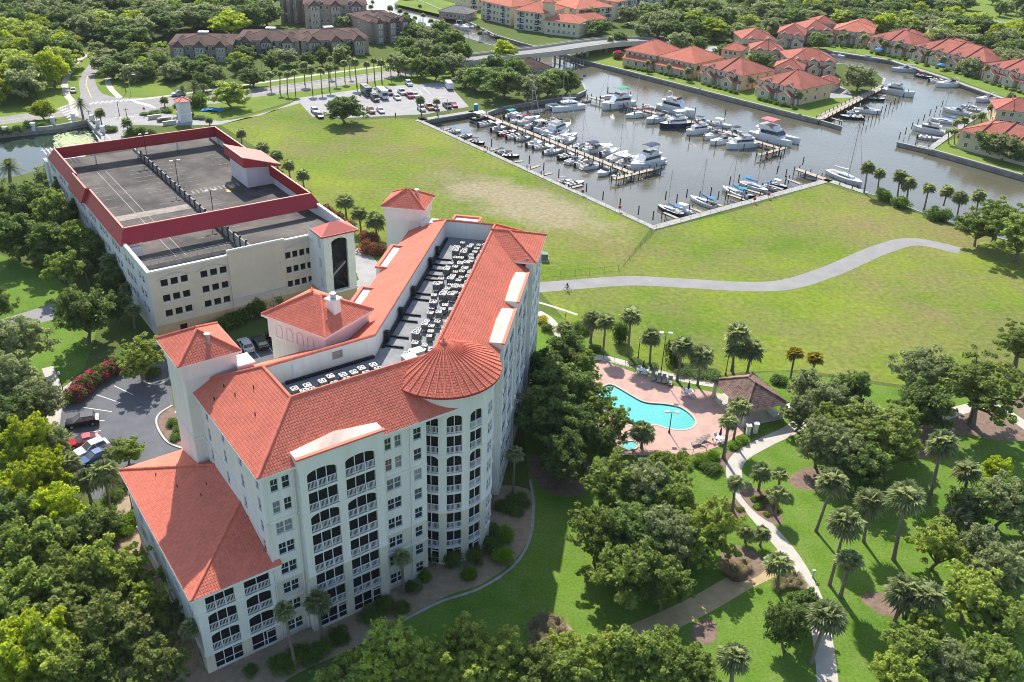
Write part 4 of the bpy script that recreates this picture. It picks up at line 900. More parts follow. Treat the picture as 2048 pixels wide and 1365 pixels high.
# penthouse with a shed roof
b = MB(); b.hexa([ST(65.6, 187, 11), ST(71.5, 187, 11), ST(71.5, 196.8, 11), ST(65.6, 196.8, 11), ST(65.6, 187, 16.6), ST(71.5, 187, 15.2), ST(71.5, 196.8, 15.2), ST(65.6, 196.8, 16.6)]); b.ob('penthouse_wall', M_gwall, gar)
q0 = [(64.8, 186.2, 18.2), (73.4, 186.2, 15.4), (73.4, 197.8, 15.4), (64.8, 197.8, 18.2)]
b = MB(); b.poly([ST(*v) for v in q0]); b.ob('penthouse_roof', M_redt, gar)
b = MB(); b.quad(ST(64.8, 197.8, 15.9), ST(64.8, 186.2, 15.9), ST(*q0[0]), ST(*q0[3])); b.quad(ST(64.8, 186.2, 15.9), ST(73.4, 186.2, 15.0), ST(*q0[1]), ST(*q0[0])); b.quad(ST(73.4, 186.2, 15.0), ST(73.4, 197.8, 15.0), ST(*q0[2]), ST(*q0[1])); b.quad(ST(73.4, 197.8, 15.), ST(64.8, 197.8, 15.9), ST(*q0[3]), ST(*q0[2]))
for i in range(17): b.box(64.8 + i * .5, 186.14, 15.9 - i * .05, 64.84 + i * .5, 186.2, 18.15 - i * .163, 0, stf)
b.quad(ST(64.8, 186.2, 15.9), ST(64.8, 197.8, 15.9), ST(73.4, 197.8, 15.), ST(73.4, 186.2, 15.)); b.ob('penthouse_fascia', M_red, gar)
b = MB()
for x0, y0, z0, x1, y1, z1 in ((*q0[0], *q0[1]), (*q0[0], *q0[3])): b.tube(ST(x0, y0, z0), ST(x1, y1, z1), .09, n=5)
b.ob('penthouse_trim', M_trim, gar)
# stair tower
tx0, tx1, ty0, ty1, te = 62.7, 68.9, 142.1, 148.9, 16.2
mp = flat(ST(tx0, ty0), GA); b = MB(); wall(b, mp, tx1 - tx0, 0, te, [(1.5, 4.7, 4.6, 15.1, .8)], d=.5, zsplit=4.3); b.ob('stair_tower_wall', [M_trim, M_gtan], gar)
b = MB(); wall(b, flat(ST(tx0, ty1), GA - pi / 2), ty1 - ty0, 0, te, [(4.2, 5.4, 3 + 4 * k + 2.0, 3 + 4 * k + 4.0, 0) for k in range(3)], d=.2, zsplit=4.3); wall(b, flat(ST(tx1, ty0), GA + pi / 2), ty1 - ty0, 0, te, [], zsplit=4.3); b.ob('stair_tower_wall', [M_trim, M_gtan], gar)
b = MB()
for k in range(3): b.box(tx0 + .15, ty1 - 5.4, 5 + 4 * k, tx0 + .18, ty1 - 4.2, 7 + 4 * k, 0, stf)
b.ob('louvre', MATS['blue_grey_band'], gar)
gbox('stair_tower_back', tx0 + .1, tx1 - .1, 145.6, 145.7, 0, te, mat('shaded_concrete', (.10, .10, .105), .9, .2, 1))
for k in range(4):
    b = MB(); z0 = 4.4 + k * 2.75; d = 1 if k % 2 else -1
    for s_ in range(12):
        x = 65.8 + d * (-1.5 + 3 * s_ / 11); b.box(x - .15, 143., z0 + s_ * .23, x + .15, 144.3, z0 + s_ * .23 + .1, 0, stf)
    xa, xb = 65.8 - d * 1.5, 65.8 + d * 1.5; b.hexa([ST(xa, 142.9, z0 - .15), ST(xb, 142.9, z0 + 2.4), ST(xb, 143., z0 + 2.4), ST(xa, 143., z0 - .15), ST(xa, 142.9, z0 + .35), ST(xb, 142.9, z0 + 2.9), ST(xb, 143., z0 + 2.9), ST(xa, 143., z0 + .35)]); b.ob('stair_flight', M_concd if k == 1 else M_void, gar)  # one flight in plain concrete, the rest coloured near-black as interior shade
for z in (4.2, ): belt(mp, -.15, tx1 - tx0 + .15, z, .4, .25, root=gar, m=M_trim); belt(flat(ST(tx0, ty1), GA - pi / 2), 0, ty1 - ty0 + .2, z, .4, .25, root=gar, m=M_trim)
P = [ST(tx0 - .6, ty0 - .6, te), ST(tx1 + .6, ty0 - .6, te), ST(tx1 + .6, 146.4, te), ST(tx0 - .6, 146.4, te)]; a_, c_ = ST(65., 144., te + 1.5), ST(66.6, 144., te + 1.5)
b = MB(); [b.poly(S) for S in ([P[0], P[1], c_, a_], [P[1], P[2], c_], [P[2], P[3], a_, c_], [P[3], P[0], a_])]; b.poly(P[::-1]); b.ob('stair_tower_roof', M_redt, gar); eaves(P, te, gar, closed=True, m=M_red, h=.3)
gbox('link_roof', tx0, tx1, 146.4, 149, 13.2, 13.4, M_deck)
# pergola at the far corner
b = MB()
for i in range(9): b.box(32.8 + i * .9, 226.4, 12.6, 32.95 + i * .9, 231.6, 12.85, 0, stf)
b.box(32.4, 230.8, 12.3, 41, 231, 12.6, 0, stf); b.ob('pergola_rafters', M_white, gar)
b = MB(); b.box(32.6, 228.05, 0, 41.5, 231.2, 10.6, 0, stf); b.ob('pergola_base', M_gwall, gar)
sw = thing('sign_wall', ST(51, 242), GA, 'long grey-mauve entrance wall showing above the far garage roofline', 'wall'); b = MB(); b.box(45, 242, 0, 58, 242.5, 8.4, 0, stf); b.ob('panel', M_concd, sw); b = MB(); b.box(44.8, 241.9, 8.4, 58.2, 242.6, 8.7, 0, stf); b.ob('coping', M_trim, sw)
# paint on the decks
M_worn = mat('worn_bay_paint', (.10, .095, .09), .9, .3, .7, coord='World', col2=(.42, .4, .38), thr=(.4, .62), detail=9)
def gstr(name, segs, z, w=.11, m=None): stripes(name, segs, w, z, m or M_worn, gar, lambda s, t: ST(s, t))
gstr('bay_lines', [((34.2, 160 + i * 2.75), (39.3, 160 + i * 2.75)) for i in range(22)] + [((46.6, 160 + i * 2.75), (51.8, 160 + i * 2.75)) for i in range(22)], 10.606)
gstr('bay_lines', [((53, 167 + i * 2.75), (58, 167 + i * 2.75)) for i in range(19)] + [((65.8, 167 + i * 2.75), (71, 167 + i * 2.75)) for i in range(7)] + [((65.8, 200 + i * 2.75), (71, 200 + i * 2.75)) for i in range(7)], 11.006)
gstr('drive_lines', [((40.8, 159), (40.8, 215)), ((42.6, 159), (42.6, 215))], 10.608, .13, M_concd)
M_pale = mat('weathered_crossing_paint', (.3, .26, .22), .9, .3, .6, coord='World', detail=9)
b = MB(); b.poly([ST(34, 182, 10.609), ST(51.6, 182, 10.609), ST(51.6, 185, 10.609), ST(34, 185, 10.609)]); b.ob('crossing_paint', M_pale, gar)
for i in range(11): gstr('crossing_bar', [((54.5 + i, 189.3), (54.5 + i, 191.3))], 11.008, .45, M_pale)
for s_, t_, z in ((38.9, 170, 10.61), (40.5, 171.5, 10.61), (61.3, 186.3, 11.01), (62.8, 188.4, 11.01), (37.2, 168.7, 10.61)):
    b = MB(); q = [(0, 0), (.7, .8), (.3, .8), (.3, 2.), (-.3, 2.), (-.3, .8), (-.7, .8)]; b.poly([ST(s_ + x, t_ + y, z) for x, y in q]); b.ob('painted_arrow', M_yellow, gar)
# deck lamps
def deck_lamp(p, label, h=6.2, heads=2, rot=GA, group='parking deck lamps'):
    t = thing('deck_lamp', p, rot, label, 'lamp post', group); f = lambda x, y, z: (p.x + x * cos(rot) - y * sin(rot), p.y + x * sin(rot) + y * cos(rot), p.z + z)
    b = MB(); b.tube(f(0, 0, .5), f(0, 0, h), .09, .07, 8); b.ob('pole', M_steelD, t); b = MB(); b.cyl(p.x, p.y, p.z, p.z + .5, .28, n=10); b.ob('footing', M_concd, t)
    b = MB(); b.tube(f(-.7, 0, h - .05), f(.7, 0, h - .05), .04, n=5); b.ob('cross_arm', M_steelD, t)
    for x in ((-.8, .8) if heads == 2 else (.8,)): b = MB(); b.box(x - .35, -.2, h - .1, x + .35, .2, h + .06, 0, f); b.ob('lamp_head', M_whitem, t)
    return t
for p, l in ((ST(52.8, 172.5, 11), 'twin-headed lamp nearest the near red mansard on garage deck'), (ST(52.8, 194.5, 11), 'twin-headed lamp midway along garage deck divider'), (ST(52.8, 217.5, 11), 'twin-headed lamp at the far end of garage divider')): deck_lamp(p, l)
def upz(p, px, py):            # height at which the sight line of a pixel passes over the point p
    d = CAMR.T @ np.array([(px - 1024) / FOC, (py - 682.5) / FOC, 1.0]); t = hypot(p.x, p.y) / hypot(d[0], d[1]); return CAM_H + t * float(d[2])
# ================================================================== pool terrace
def brickmat(name, c1, c2, mortar, sc):
    m, n, b = _nodes(name); L = n.links.new; ge = n.nodes.new('ShaderNodeNewGeometry'); br = n.nodes.new('ShaderNodeTexBrick'); br.inputs['Scale'].default_value = sc
    br.inputs['Color1'].default_value = (*c1, 1); br.inputs['Color2'].default_value = (*c2, 1); br.inputs['Mortar'].default_value = (*mortar, 1); br.inputs['Mortar Size'].default_value = .012
    mp_ = n.nodes.new('ShaderNodeMapping'); mp_.inputs['Rotation'].default_value = (0, 0, .6); L(ge.outputs['Position'], mp_.inputs[0]); L(mp_.outputs[0], br.inputs['Vector'])
    nz = n.nodes.new('ShaderNodeTexNoise'); nz.inputs['Scale'].default_value = .5; nz.inputs['Detail'].default_value = 7; L(ge.outputs['Position'], nz.inputs['Vector'])
    mx = n.nodes.new('ShaderNodeMix'); mx.data_type = 'RGBA'; mx.blend_type = 'MULTIPLY'; mx.inputs[0].default_value = .55; L(br.outputs[0], mx.inputs[6]); L(nz.outputs[0], mx.inputs[7]); 
    bc = n.nodes.new('ShaderNodeBrightContrast'); bc.inputs[1].default_value = .06; L(mx.outputs[2], bc.inputs[0]); L(bc.outputs[0], b.inputs['Base Color']); b.inputs['Roughness'].default_value = .85
    MATS[name] = m; return m
M_paver = brickmat('terracotta_paver', (.66, .38, .29), (.58, .31, .23), (.44, .28, .22), 2.2)
DECK = [(1196, 726), (1208, 722), (1240, 735), (1290, 752), (1340, 772), (1400, 780), (1440, 787), (1470, 815), (1484, 850), (1490, 866), (1440, 892), (1410, 905), (1385, 910), (1330, 910), (1270, 912), (1235, 910), (1216, 893), (1196, 866), (1170, 838), (1145, 800), (1150, 765), (1170, 738)]
sheet('pool_deck', DECK, .03, M_paver, holes=[POOLS])
b = MB(); pw = [G(*p) for p in POOLS]; n_ = len(pw); M_poolw = mat('pool_plaster', (.35, .62, .64), .6, .06, 1, coord='World')
b.add([(p.x, p.y, .0) for p in pw] + [(p.x, p.y, -1.4) for p in pw], [(i, (i + 1) % n_, n_ + (i + 1) % n_, n_ + i) for i in range(n_)]); b.ob('pool_basin', M_poolw)['kind'] = 'structure'
M_pool = watermat('pool_water', (.14, .56, .53), .05, .9, 2.6)
sheet('pool_water', POOLS, -.14, M_pool)
kerb('pool_coping', POOLS + [POOLS[0]], .32, .07, mat('coping_stone', (.52, .44, .36), .8, .1, 1, coord='World'), n=1, z0=-.02)
spa = spline([(1242, 893), (1252, 884), (1268, 884), (1276, 892), (1268, 900), (1252, 901)], 4)
sheet('spa_water', spa, .05, M_pool); kerb('spa_coping', spa + [spa[0]], .3, .16, MATS['coping_stone'], n=1, z0=-.02)
# pavilion
L_, F_ = G(1422, 761, 3.1), G(1491, 825, 3.1); e1 = (F_ - L_); e1.z = 0; wl = e1.length; e1.normalize(); e2 = Vector((-e1.y, e1.x, 0)); dp = wl * .82
PA = atan2(e1.y, e1.x); P0 = Vector((L_.x, L_.y, 0)); pvf = lambda x, y, z: Vector((P0.x + e1.x * x + e2.x * y, P0.y + e1.y * x + e2.y * y, z))
M_ptile = tilemat('weathered_brown_tile', (.22, .135, .105), .45)
pav = thing('pool_pavilion', P0, PA, 'open pavilion with weathered brown tile hip roof at the pool', 'pavilion')
P = [pvf(0, 0, 3.1), pvf(wl, 0, 3.1), pvf(wl, dp, 3.1), pvf(0, dp, 3.1)]; pk1, pk2 = pvf(dp / 2, dp / 2, 5.3), pvf(wl - dp / 2, dp / 2, 5.3)
for S in ([P[0], P[1], pk2, pk1], [P[1], P[2], pk2], [P[2], P[3], pk1, pk2], [P[3], P[0], pk1]): tiles(pav, S, M_ptile)
for p, q in ((P[0], pk1), (P[1], pk2), (P[2], pk2), (P[3], pk1), (pk1, pk2)): cap(pav, p + Vector((0, 0, .08)), q + Vector((0, 0, .08)), M_ptile, .14)
for x, y in ((.6, .6), (wl / 2, .6), (wl - .6, .6), (.6, dp - .6), (wl - .6, dp - .6), (wl / 2, dp - .6)):
    b = MB(); b.box(x - .22, y - .22, 0, x + .22, y + .22, 3.0, 0, pvf); b.box(x - .3, y - .3, 0, x + .3, y + .3, .5, 0, pvf); b.ob('column', M_tan, pav)
b = MB(); b.box(.25, .25, 2.8, wl - .25, dp - .25, 3.05, 0, pvf); b.ob('ceiling', M_tan, pav); b = MB(); b.box(.2, .2, .02, wl - .2, dp - .2, .1, 0, pvf); b.ob('floor_slab', M_conc, pav); b = MB(); b.box(wl - 3, dp - 1.6, .1, wl - 1, dp - .8, 1.1, 0, pvf); b.ob('bar_counter', M_trim, pav)
t = thing('serving_shed', G(1585, 823), .3, 'small white-roofed grill counter half hidden behind pavilion', 'counter'); p = G(1585, 823); f_ = lambda x, y, z: (p.x + x, p.y + y, z); b = MB(); b.box(-1, -.6, 0, 1, .6, 1, 0, f_); b.ob('cabinet', M_steel, t); b = MB(); b.box(-1.1, -.7, 1., 1.1, .7, 1.1, 0, f_); b.ob('top', M_white, t)
# loungers
M_sling = mat('taupe_sling', (.33, .28, .24), .8, .1, 4); M_frame = mat('bronze_frame', (.16, .13, .11), .5, .1, 3)
def lounger():
    t = thing('sun_lounger', (0, 0, 0)); b = MB(); b.box(-.3, -.9, .3, .3, .35, .34); b.ob('seat', M_sling, t); b = MB(); b.hexa([(-.3, .35, .3), (.3, .35, .3), (.3, .38, .3), (-.3, .38, .3), (-.3, .85, .85), (.3, .85, .85), (.3, .9, .82), (-.3, .9, .82)]); b.ob('backrest', M_sling, t)
    for x in (-.32, .32):
        for y in (-.75, .3): MB().tube((x, y, 0), (x, y, .32), .03, n=6).ob('leg', M_frame, t)
        MB().tube((x, -.9, .32), (x, .4, .32), .03, n=6).tube((x, -.1, .34), (x, -.1, .55), .025, n=5).tube((x, -.1, .55), (x, .5, .55), .03, n=5).ob('arm', M_frame, t)
    return t
l0 = lounger()
for i, (x, y, a) in enumerate(((1306, 758, -.1), (1318, 762, -.15), (1328, 764, -.1), (1340, 768, -.2))): tag(clone(l0, G(x, y) + Vector((0, 0, .03)), a, 1.15, f'taupe sling lounger in the row behind the pool, {ordn(i)} from left'), None, 'sun lounger', 'pool loungers')
for i, (x, y, a) in enumerate(((1395, 890, -1.2), (1406, 882, -1.25))): tag(clone(l0, G(x, y) + Vector((0, 0, .03)), a, 1.15, f'taupe sling lounger on the near pool deck, {["left", "right"][i]} of two'), None, 'sun lounger', 'pool loungers')
hide_proto(l0)
M_navy = mat('navy_canvas', (.02, .03, .10), .85, .1, 3); M_purple = mat('purple_canvas', (.10, .03, .2), .85, .1, 3)
def table_set(p, label, canvas, clabel):
    t = thing('patio_table', p, 0, label, 'table'); f = lambda x, y, z: (p.x + x, p.y + y, p.z + z); b = MB(); b.cyl(p.x, p.y, p.z + .7, p.z + .74, .6, n=18); b.ob('table_top', M_whitem, t); b = MB(); b.cyl(p.x, p.y, p.z, p.z + .7, .06, n=8); b.cyl(p.x, p.y, p.z, p.z + .05, .3, n=12); b.ob('pedestal', M_whitem, t)
    for k in range(4):
        a = k * pi / 2 + .4; q = p + Vector((cos(a) * .95, sin(a) * .95, 0)); c = thing('patio_chair', q, a, f'white patio chair at the {clabel} umbrella table, {["front left", "front right", "back right", "back left"][k]}', 'chair', f'chairs at the {clabel} umbrella table'); g = lambda x, y, z: (q.x + x * cos(a) - y * sin(a), q.y + x * sin(a) + y * cos(a), q.z + z)
        b = MB(); b.box(-.25, -.25, .42, .25, .25, .47, 0, g); b.ob('seat', M_whitem, c); b = MB(); b.box(.22, -.25, .47, .27, .25, .95, 0, g); b.ob('backrest', M_whitem, c)
        for x in (-.22, .22):
            for y in (-.22, .22): b = MB(); b.tube(g(x, y, 0), g(x, y, .43), .02, n=5); b.ob('leg', M_whitem, c)
    u = thing('closed_umbrella', p + Vector((0, 0, .74)), 0, f'closed {clabel} patio umbrella standing in its table', 'umbrella'); b = MB(); b.cyl(p.x, p.y, p.z + .74, p.z + 2.7, .03, n=6); b.ob('pole', M_frame, u); b = MB(); b.rings([(.05, p.z + 1.1), (.2, p.z + 1.25), (.22, p.z + 1.5), (.12, p.z + 2.3), (.03, p.z + 2.75)], 10, cx=p.x, cy=p.y); b.ob('canopy', canvas, u)
for x, y, cv, cl_, lb in ((1285, 747, M_navy, 'far navy', 'round white patio table at far side of pool'), (1375, 790, M_navy, 'middle navy', 'round white patio table near the pavilion'), (1438, 884, M_purple, 'purple', 'round white patio table with purple umbrella')): table_set(G(x, y) + Vector((0, 0, .03)), lb, cv, cl_)
# lamps, fence, gate pillars
def globe_lamp(bx, by, tx, ty, label, heads=1):
    p = G(bx, by); h = max(2.5, upz(p, tx, ty)); t = thing('lamp_post', p, 0, label, 'lamp post', 'park lamp posts'); b = MB(); b.cyl(p.x, p.y, 0, h - .3, .09, .06, n=8); b.ob('pole', M_steelD, t); b = MB(); b.cyl(p.x, p.y, 0, .4, .17, n=8); b.ob('base', M_steelD, t)
    if heads == 1: b = MB(); b.rings([(.08, h - .35), (.2, h - .25), (.22, h - .05), (.12, h + .15), (.02, h + .25)], 10, cx=p.x, cy=p.y); b.ob('globe', mat('opal_globe', (.75, .74, .68), .4, .03, 1), t)
    else:
        for s_ in (-1, 1): b = MB(); b.tube((p.x, p.y, h - .3), (p.x + s_ * .7, p.y, h - .1), .04, n=5); b.ob('arm', M_steelD, t); b = MB(); b.box(p.x + s_ * .75 - .35, p.y - .25, h - .2, p.x + s_ * .75 + .35, p.y + .25, h, 0); b.ob('lamp_head', M_whitem, t)
for a in ((1128, 668, 1130, 624, 'black globe lamp by the walk behind the hotel end'), (1276, 717, 1278, 677, 'black globe lamp on the pool walk between palms'), (1451, 750, 1457, 707, 'black globe lamp behind the pool pavilion'), (265, 1018, 258, 985, 'black globe lamp at the corner of the wing'), (128, 790, 119, 745, 'black globe lamp beside the pink hedge')): globe_lamp(*a)
globe_lamp(1321, 752, 1331, 665, 'tall twin-headed floodlight post behind the pool', 2); globe_lamp(1338, 866, 1344, 823, 'short twin-headed floodlight post on near pool edge', 2)
def railing(pts, h, label, sp=2.0, cat='fence', name='metal_fence', m=None, z0=0., rails=(.15, 1.)):
    m = m or M_steelD; P = [G(*p) for p in pts]; t = thing(name, P[0], 0, label, cat); d = 0; pm = MB().tube((0, 0, -.1), (0, 0, h), .035, n=5).mesh('post', m)
    for i in range(len(P) - 1):
        a, c = P[i], P[i + 1]; n = max(1, int((c - a).length / sp))
        for k in range(n): q = a.lerp(c, k / n); put('post', pm, t, (q.x, q.y, z0))
    for z in rails:
        b = MB()
        for i in range(len(P) - 1): b.tube((P[i].x, P[i].y, z0 + z * h), (P[i + 1].x, P[i + 1].y, z0 + z * h), .02, n=4)
        b.ob('rail', m, t)
    return t
railing([(1206, 720), (1250, 733), (1290, 745), (1360, 765), (1430, 779)], 1.2, 'dark metal pool fence along the pool walk'); railing([(1488, 868), (1440, 895), (1385, 912), (1300, 914), (1230, 912), (1200, 880)], 1.2, 'dark metal pool fence on the near side')
for i, (x, y) in enumerate(((1495, 870), (1510, 866))):
    p = G(x, y); t = thing('gate_pillar', p, PA, f'{["left", "right"][i]} cream pillar of the pool gate', 'pillar', 'pool gate pillars'); b = MB(); b.box(p.x - .3, p.y - .3, 0, p.x + .3, p.y + .3, 1.7); b.ob('shaft', M_cream, t); b = MB(); b.box(p.x - .4, p.y - .4, 1.7, p.x + .4, p.y + .4, 1.85); b.ob('cap', M_trim, t)
# small park things
for i, (x, y, l) in enumerate(((1625, 1155, 'pale green water fountain post on the park lawn'), (1497, 978, 'small white electrical box beside flower bed'))):
    p = G(x, y); t = thing('utility_post', p, 0, l, 'post'); b = MB(); b.cyl(p.x, p.y, 0, 1.0, .12, n=8); b.ob('post', mat('pale_green_metal', (.35, .5, .42), .5, .1, 2), t); b = MB(); b.box(p.x - .2, p.y - .15, 1., p.x + .2, p.y + .15, 1.2); b.ob('head', MATS['pale_green_metal'], t)
p = G(1088, 520); t = thing('transformer_box', p, .2, 'green transformer cabinet on the field beyond hotel end', 'utility box'); b = MB(); b.box(p.x - .8, p.y - .8, .15, p.x + .8, p.y + .8, 1.6); b.ob('cabinet', mat('drab_green_steel', (.12, .17, .13), .6, .15, 2), t); b = MB(); b.box(p.x - 1, p.y - 1, 0, p.x + 1, p.y + 1, .15); b.ob('pad', M_conc, t)
p = G(215, 1085); t = thing('dumpster', p, .5, 'dark green refuse bin in the scrub left of wing', 'bin'); f_ = lambda x, y, z: (p.x + x * .88 - y * .48, p.y + x * .48 + y * .88, z); b = MB(); b.box(-1.2, -.7, .1, 1.2, .7, 1.3, 0, f_); b.ob('body', MATS['drab_green_steel'], t); b = MB(); b.hexa([f_(-1.25, -.75, 1.3), f_(1.25, -.75, 1.3), f_(1.25, .75, 1.3), f_(-1.25, .75, 1.3), f_(-1.25, -.75, 1.36), f_(1.25, -.75, 1.36), f_(1.25, .75, 1.5), f_(-1.25, .75, 1.5)]); b.ob('lid', M_black, t)
# boulders at the lower right corner
M_rock = mat('grey_boulder', (.3, .28, .26), .9, .3, 2, bump=.5, bscale=3)
rk = []
for s_ in range(4):
    r_ = np.random.default_rng(s_); b = MB(); b.rings([(.3, 0), (.5 + .1 * r_.random(), .15), (.45, .35), (.2, .5)], 7); b.v = [(x * r_.uniform(.75, 1.25), y * r_.uniform(.75, 1.25), z * r_.uniform(.8, 1.2)) for x, y, z in b.v]; rk.append(b.mesh('boulder', M_rock))
for i, x in enumerate(sorted(2000 + random.uniform(-2, 60) for _ in range(46))):
    y = 1385 - (x - 2000) * .75 + random.uniform(-14, 26); p = G(x, y); o = link('boulder', rk[i % 4]); o.location = p; k = random.uniform(.5, 1.); o.scale = (k, k, k); o.rotation_euler = (0, 0, random.uniform(0, 6)); tag(o, f'grey boulder in the rock edging at lower right corner, {ordn(i)} from left', 'boulder', 'rock edging boulders')
# ================================================================== seawalls, docks, boats
M_sea = mat('weathered_seawall', (.27, .25, .22), .95, .3, .5, coord='World', detail=9, bump=.3)
M_wood = mat('weathered_dock_plank', (.42, .35, .27), .9, .2, .8, coord='World', detail=9); M_pile = mat('dark_piling_timber', (.07, .06, .05), .95, .3, 3)
def seawall(pts, label, capw=.7, h=.12, m=None):
    P = [G(*p) for p in pts]; t = thing('seawall', P[0], 0, label, 'wall'); b = MB()
    for i in range(len(P) - 1): a, c = P[i], P[i + 1]; d = (c - a).normalized(); n = Vector((-d.y, d.x, 0)) * .15; b.hexa([zz(a - n, -2.2), zz(c - n, -2.2), zz(c + n, -2.2), zz(a + n, -2.2), zz(a - n, h - .05), zz(c - n, h - .05), zz(c + n, h - .05), zz(a + n, h - .05)])
    b.ob('face', m or M_sea, t); b = MB()
    for i in range(len(P) - 1): a, c = P[i], P[i + 1]; d = (c - a).normalized(); n = Vector((-d.y, d.x, 0)) * capw / 2; e = d * (capw / 2 - .02); a, c = a - e, c + e; b.hexa([zz(a - n, -.25), zz(c - n, -.25), zz(c + n, -.25), zz(a + n, -.25), zz(a - n, h), zz(c - n, h), zz(c + n, h), zz(a + n, h)])
    b.ob('cap', M_concd if m is None else m, t)
seawall(WATER[0:2], 'long concrete seawall between the field and near slips', 1.6, .1); seawall(WATER[1:5], 'concrete quay at the head of the marina', 2.4, .14); seawall(WATER[4:11], 'old timbered seawall below the marina point oaks', .8); seawall(WATER[10:20], 'seawall on the left bank of the canal', .6); seawall(WATER[22:30], 'seawall on the right bank of the canal by yellow condominiums', .8)
seawall(WATER[29:33], 'grey block seawall below the front townhouse lawn', 1.0, .3); seawall(WATER[33:36], 'seawall beside the townhouse dock', 1., .2); seawall(WATER[36:40], 'curved seawall under the round townhouse oak', .8); seawall(WATER[39:45], 'long seawall along the far townhouse row', 2.2, .2); seawall(WATER[44:48], 'quay wall beside the right townhouse boats', 2., .2); seawall(WATER[47:50], 'grey seawall below the right townhouse point', 1.0, .3); seawall(WATER[51:57], 'low seawall edging the meadow waterfront', .5); seawall([WATER[-2], WATER[-1], WATER[0]], 'concrete quay between the meadow and the near right slips', 2.2, .14)
seawall(POND[1:6], 'grey block wall around the lily pond', .8, .9); seawall(POND[5:8], 'pond wall beside the entry drive', .8, .9)
for i, pts in enumerate(([(1640, 240), (1684, 253)], [(1860, 299), (1795, 284)])): seawall(pts, f'{["left", "right"][i]} low breakwater stub at the townhouse inlet mouth', .8, .0)
# lily pads: pale mat on the pond
lp = MB(); rr = random.Random(3)
for i in range(900):
    x, y = rr.gauss(150, 26), rr.gauss(281, 9); 
    if not (108 < x < 200 and 262 < y < 300): continue
    p = G(x, y, WZ + .2); a = rr.uniform(0, 6); r_ = rr.uniform(.25, .6); lp.add([(p.x + r_ * cos(a + k), p.y + r_ * sin(a + k), WZ + .215 + rr.uniform(0, .012)) for k in (0, 1.1, 2.2, 3.2, 4.2, 5.2)], [(0, 1, 2, 3, 4, 5)])
tag(lp.ob('lily_pads', leafmat('lily_pad', (.25, .33, .12), (.45, .5, .25), 0, .1)), 'pale green lily pads floating on the pond', 'lily pads', kind='stuff')
PILE = MB().cyl(0, 0, -2.5, 0, .16, .15, n=8).mesh('shaft', M_pile); PCAP = MB().rings([(.17, -.02), (.17, .06), (.02, .22)], 8).mesh('cap', mat('white_piling_cap', (.6, .58, .54), .6, .1, 2))
def pilings(pts, top, place, group):
    for i, (x, y) in enumerate(sorted(pts)):
        p = G(x, y, WZ); t = thing('mooring_piling', (p.x, p.y, WZ), 0, f'dark timber mooring piling {place}, {ordn(i)} from left', 'piling', group); s = link('shaft', PILE, t); s.location = (0, 0, top - WZ + random.uniform(-.3, .3)); c = link('cap', PCAP, t); c.location = s.location
def dock(a, c, wid, label, z=.0, pil=4.0, ends=None):
    A, B = G(*a, z), G(*c, z); d = (B - A); L = d.length; d.normalize(); n = Vector((-d.y, d.x, 0)); t = thing('dock', A, 0, label, 'dock'); k = max(2, int(L / 1.6))
    b0 = MB(); b0.box(0, -wid / 2, -.06, L / k - .03, wid / 2, 0); pl = b0.mesh('deck_panel', M_wood); th = atan2(d.y, d.x)
    for i in range(k): put('deck_panel', pl, t, A + d * (L * i / k), th)
    b = MB()
    for s in (-1, 1): q = n * s * (wid / 2 - .1); b.tube(A + q - Vector((0, 0, .18)), B + q - Vector((0, 0, .18)), .1, n=4)
    b.ob('stringer', M_pile, t); pm = MB().cyl(0, 0, -2.4, .9, .14, n=7).mesh('pile', M_pile)
    for i in range(int(L / pil) + 1):
        for s in (-1, 1): q = A + d * min(L, i * pil) + n * s * (wid / 2 + .12); put('pile', pm, t, (q.x, q.y, z))
    return t
dock((967, 229), (1266, 347), 2.0, 'long main pier running out from the quay head'); dock((1228, 358), (1326, 333), 1.6, 'cross pier at the end of the main pier', pil=3)
dock((1179, 194), (1392, 246), 2.0, 'inner half of the far marina pier'); dock((1392, 246), (1560, 297), 2.0, 'outer half of the far marina pier'); dock((1518, 310), (1572, 295), 1.5, 'cross pier at the end of the far pier', pil=3); dock((1594, 338), (1658, 361), 2.0, 'wide pier off the near right quay'); dock((1660, 361), (1722, 382), 2.2, 'pier beside the tall-masted white yacht')
FP = [((977, 301), (996, 297)), ((1026, 324), (1047, 322)), ((1057, 338), (1079, 331)), ((1085, 350), (1104, 346)), ((1140, 376), (1165, 370)), ((884, 260), (902, 257)), ((931, 282), (946, 278)), ((1328, 425), (1355, 437)), ((1382, 416), (1402, 424)), ((1417, 402), (1444, 412)), ((1455, 388), (1490, 400)), ((1490, 378), (1527, 389)), ((1538, 370), (1566, 379)), ((1575, 358), (1600, 368))]
for i, (a, c) in enumerate(FP): t = dock(a, c, 1.0, f'short finger pier off the near seawall, {ordn(i)} along', pil=5); t['group'] = 'finger piers'
dock((1640, 238), (1762, 176), 2.4, 'townhouse dock along the left inlet wall', .1); dock((1663, 236), (1687, 243), 1.0, 'small lift dock beside the left breakwater'); dock((1832, 290), (1868, 298), 1.2, 'finger dock beside the right breakwater'); dock((1755, 189), (1772, 192), 1., 'finger dock behind the large motor yacht')
pilings([(983, 297), (1058, 333), (1087, 345), (1117, 359), (1172, 390), (1205, 405), (1239, 420), (1276, 434), (1305, 446), (1330, 405), (1352, 412), (1372, 402), (1398, 402), (1420, 398), (1435, 404), (1458, 375), (1476, 370), (1553, 352), (1570, 360), (1604, 336)], 1.6, 'off the near seawall', 'near seawall pilings')
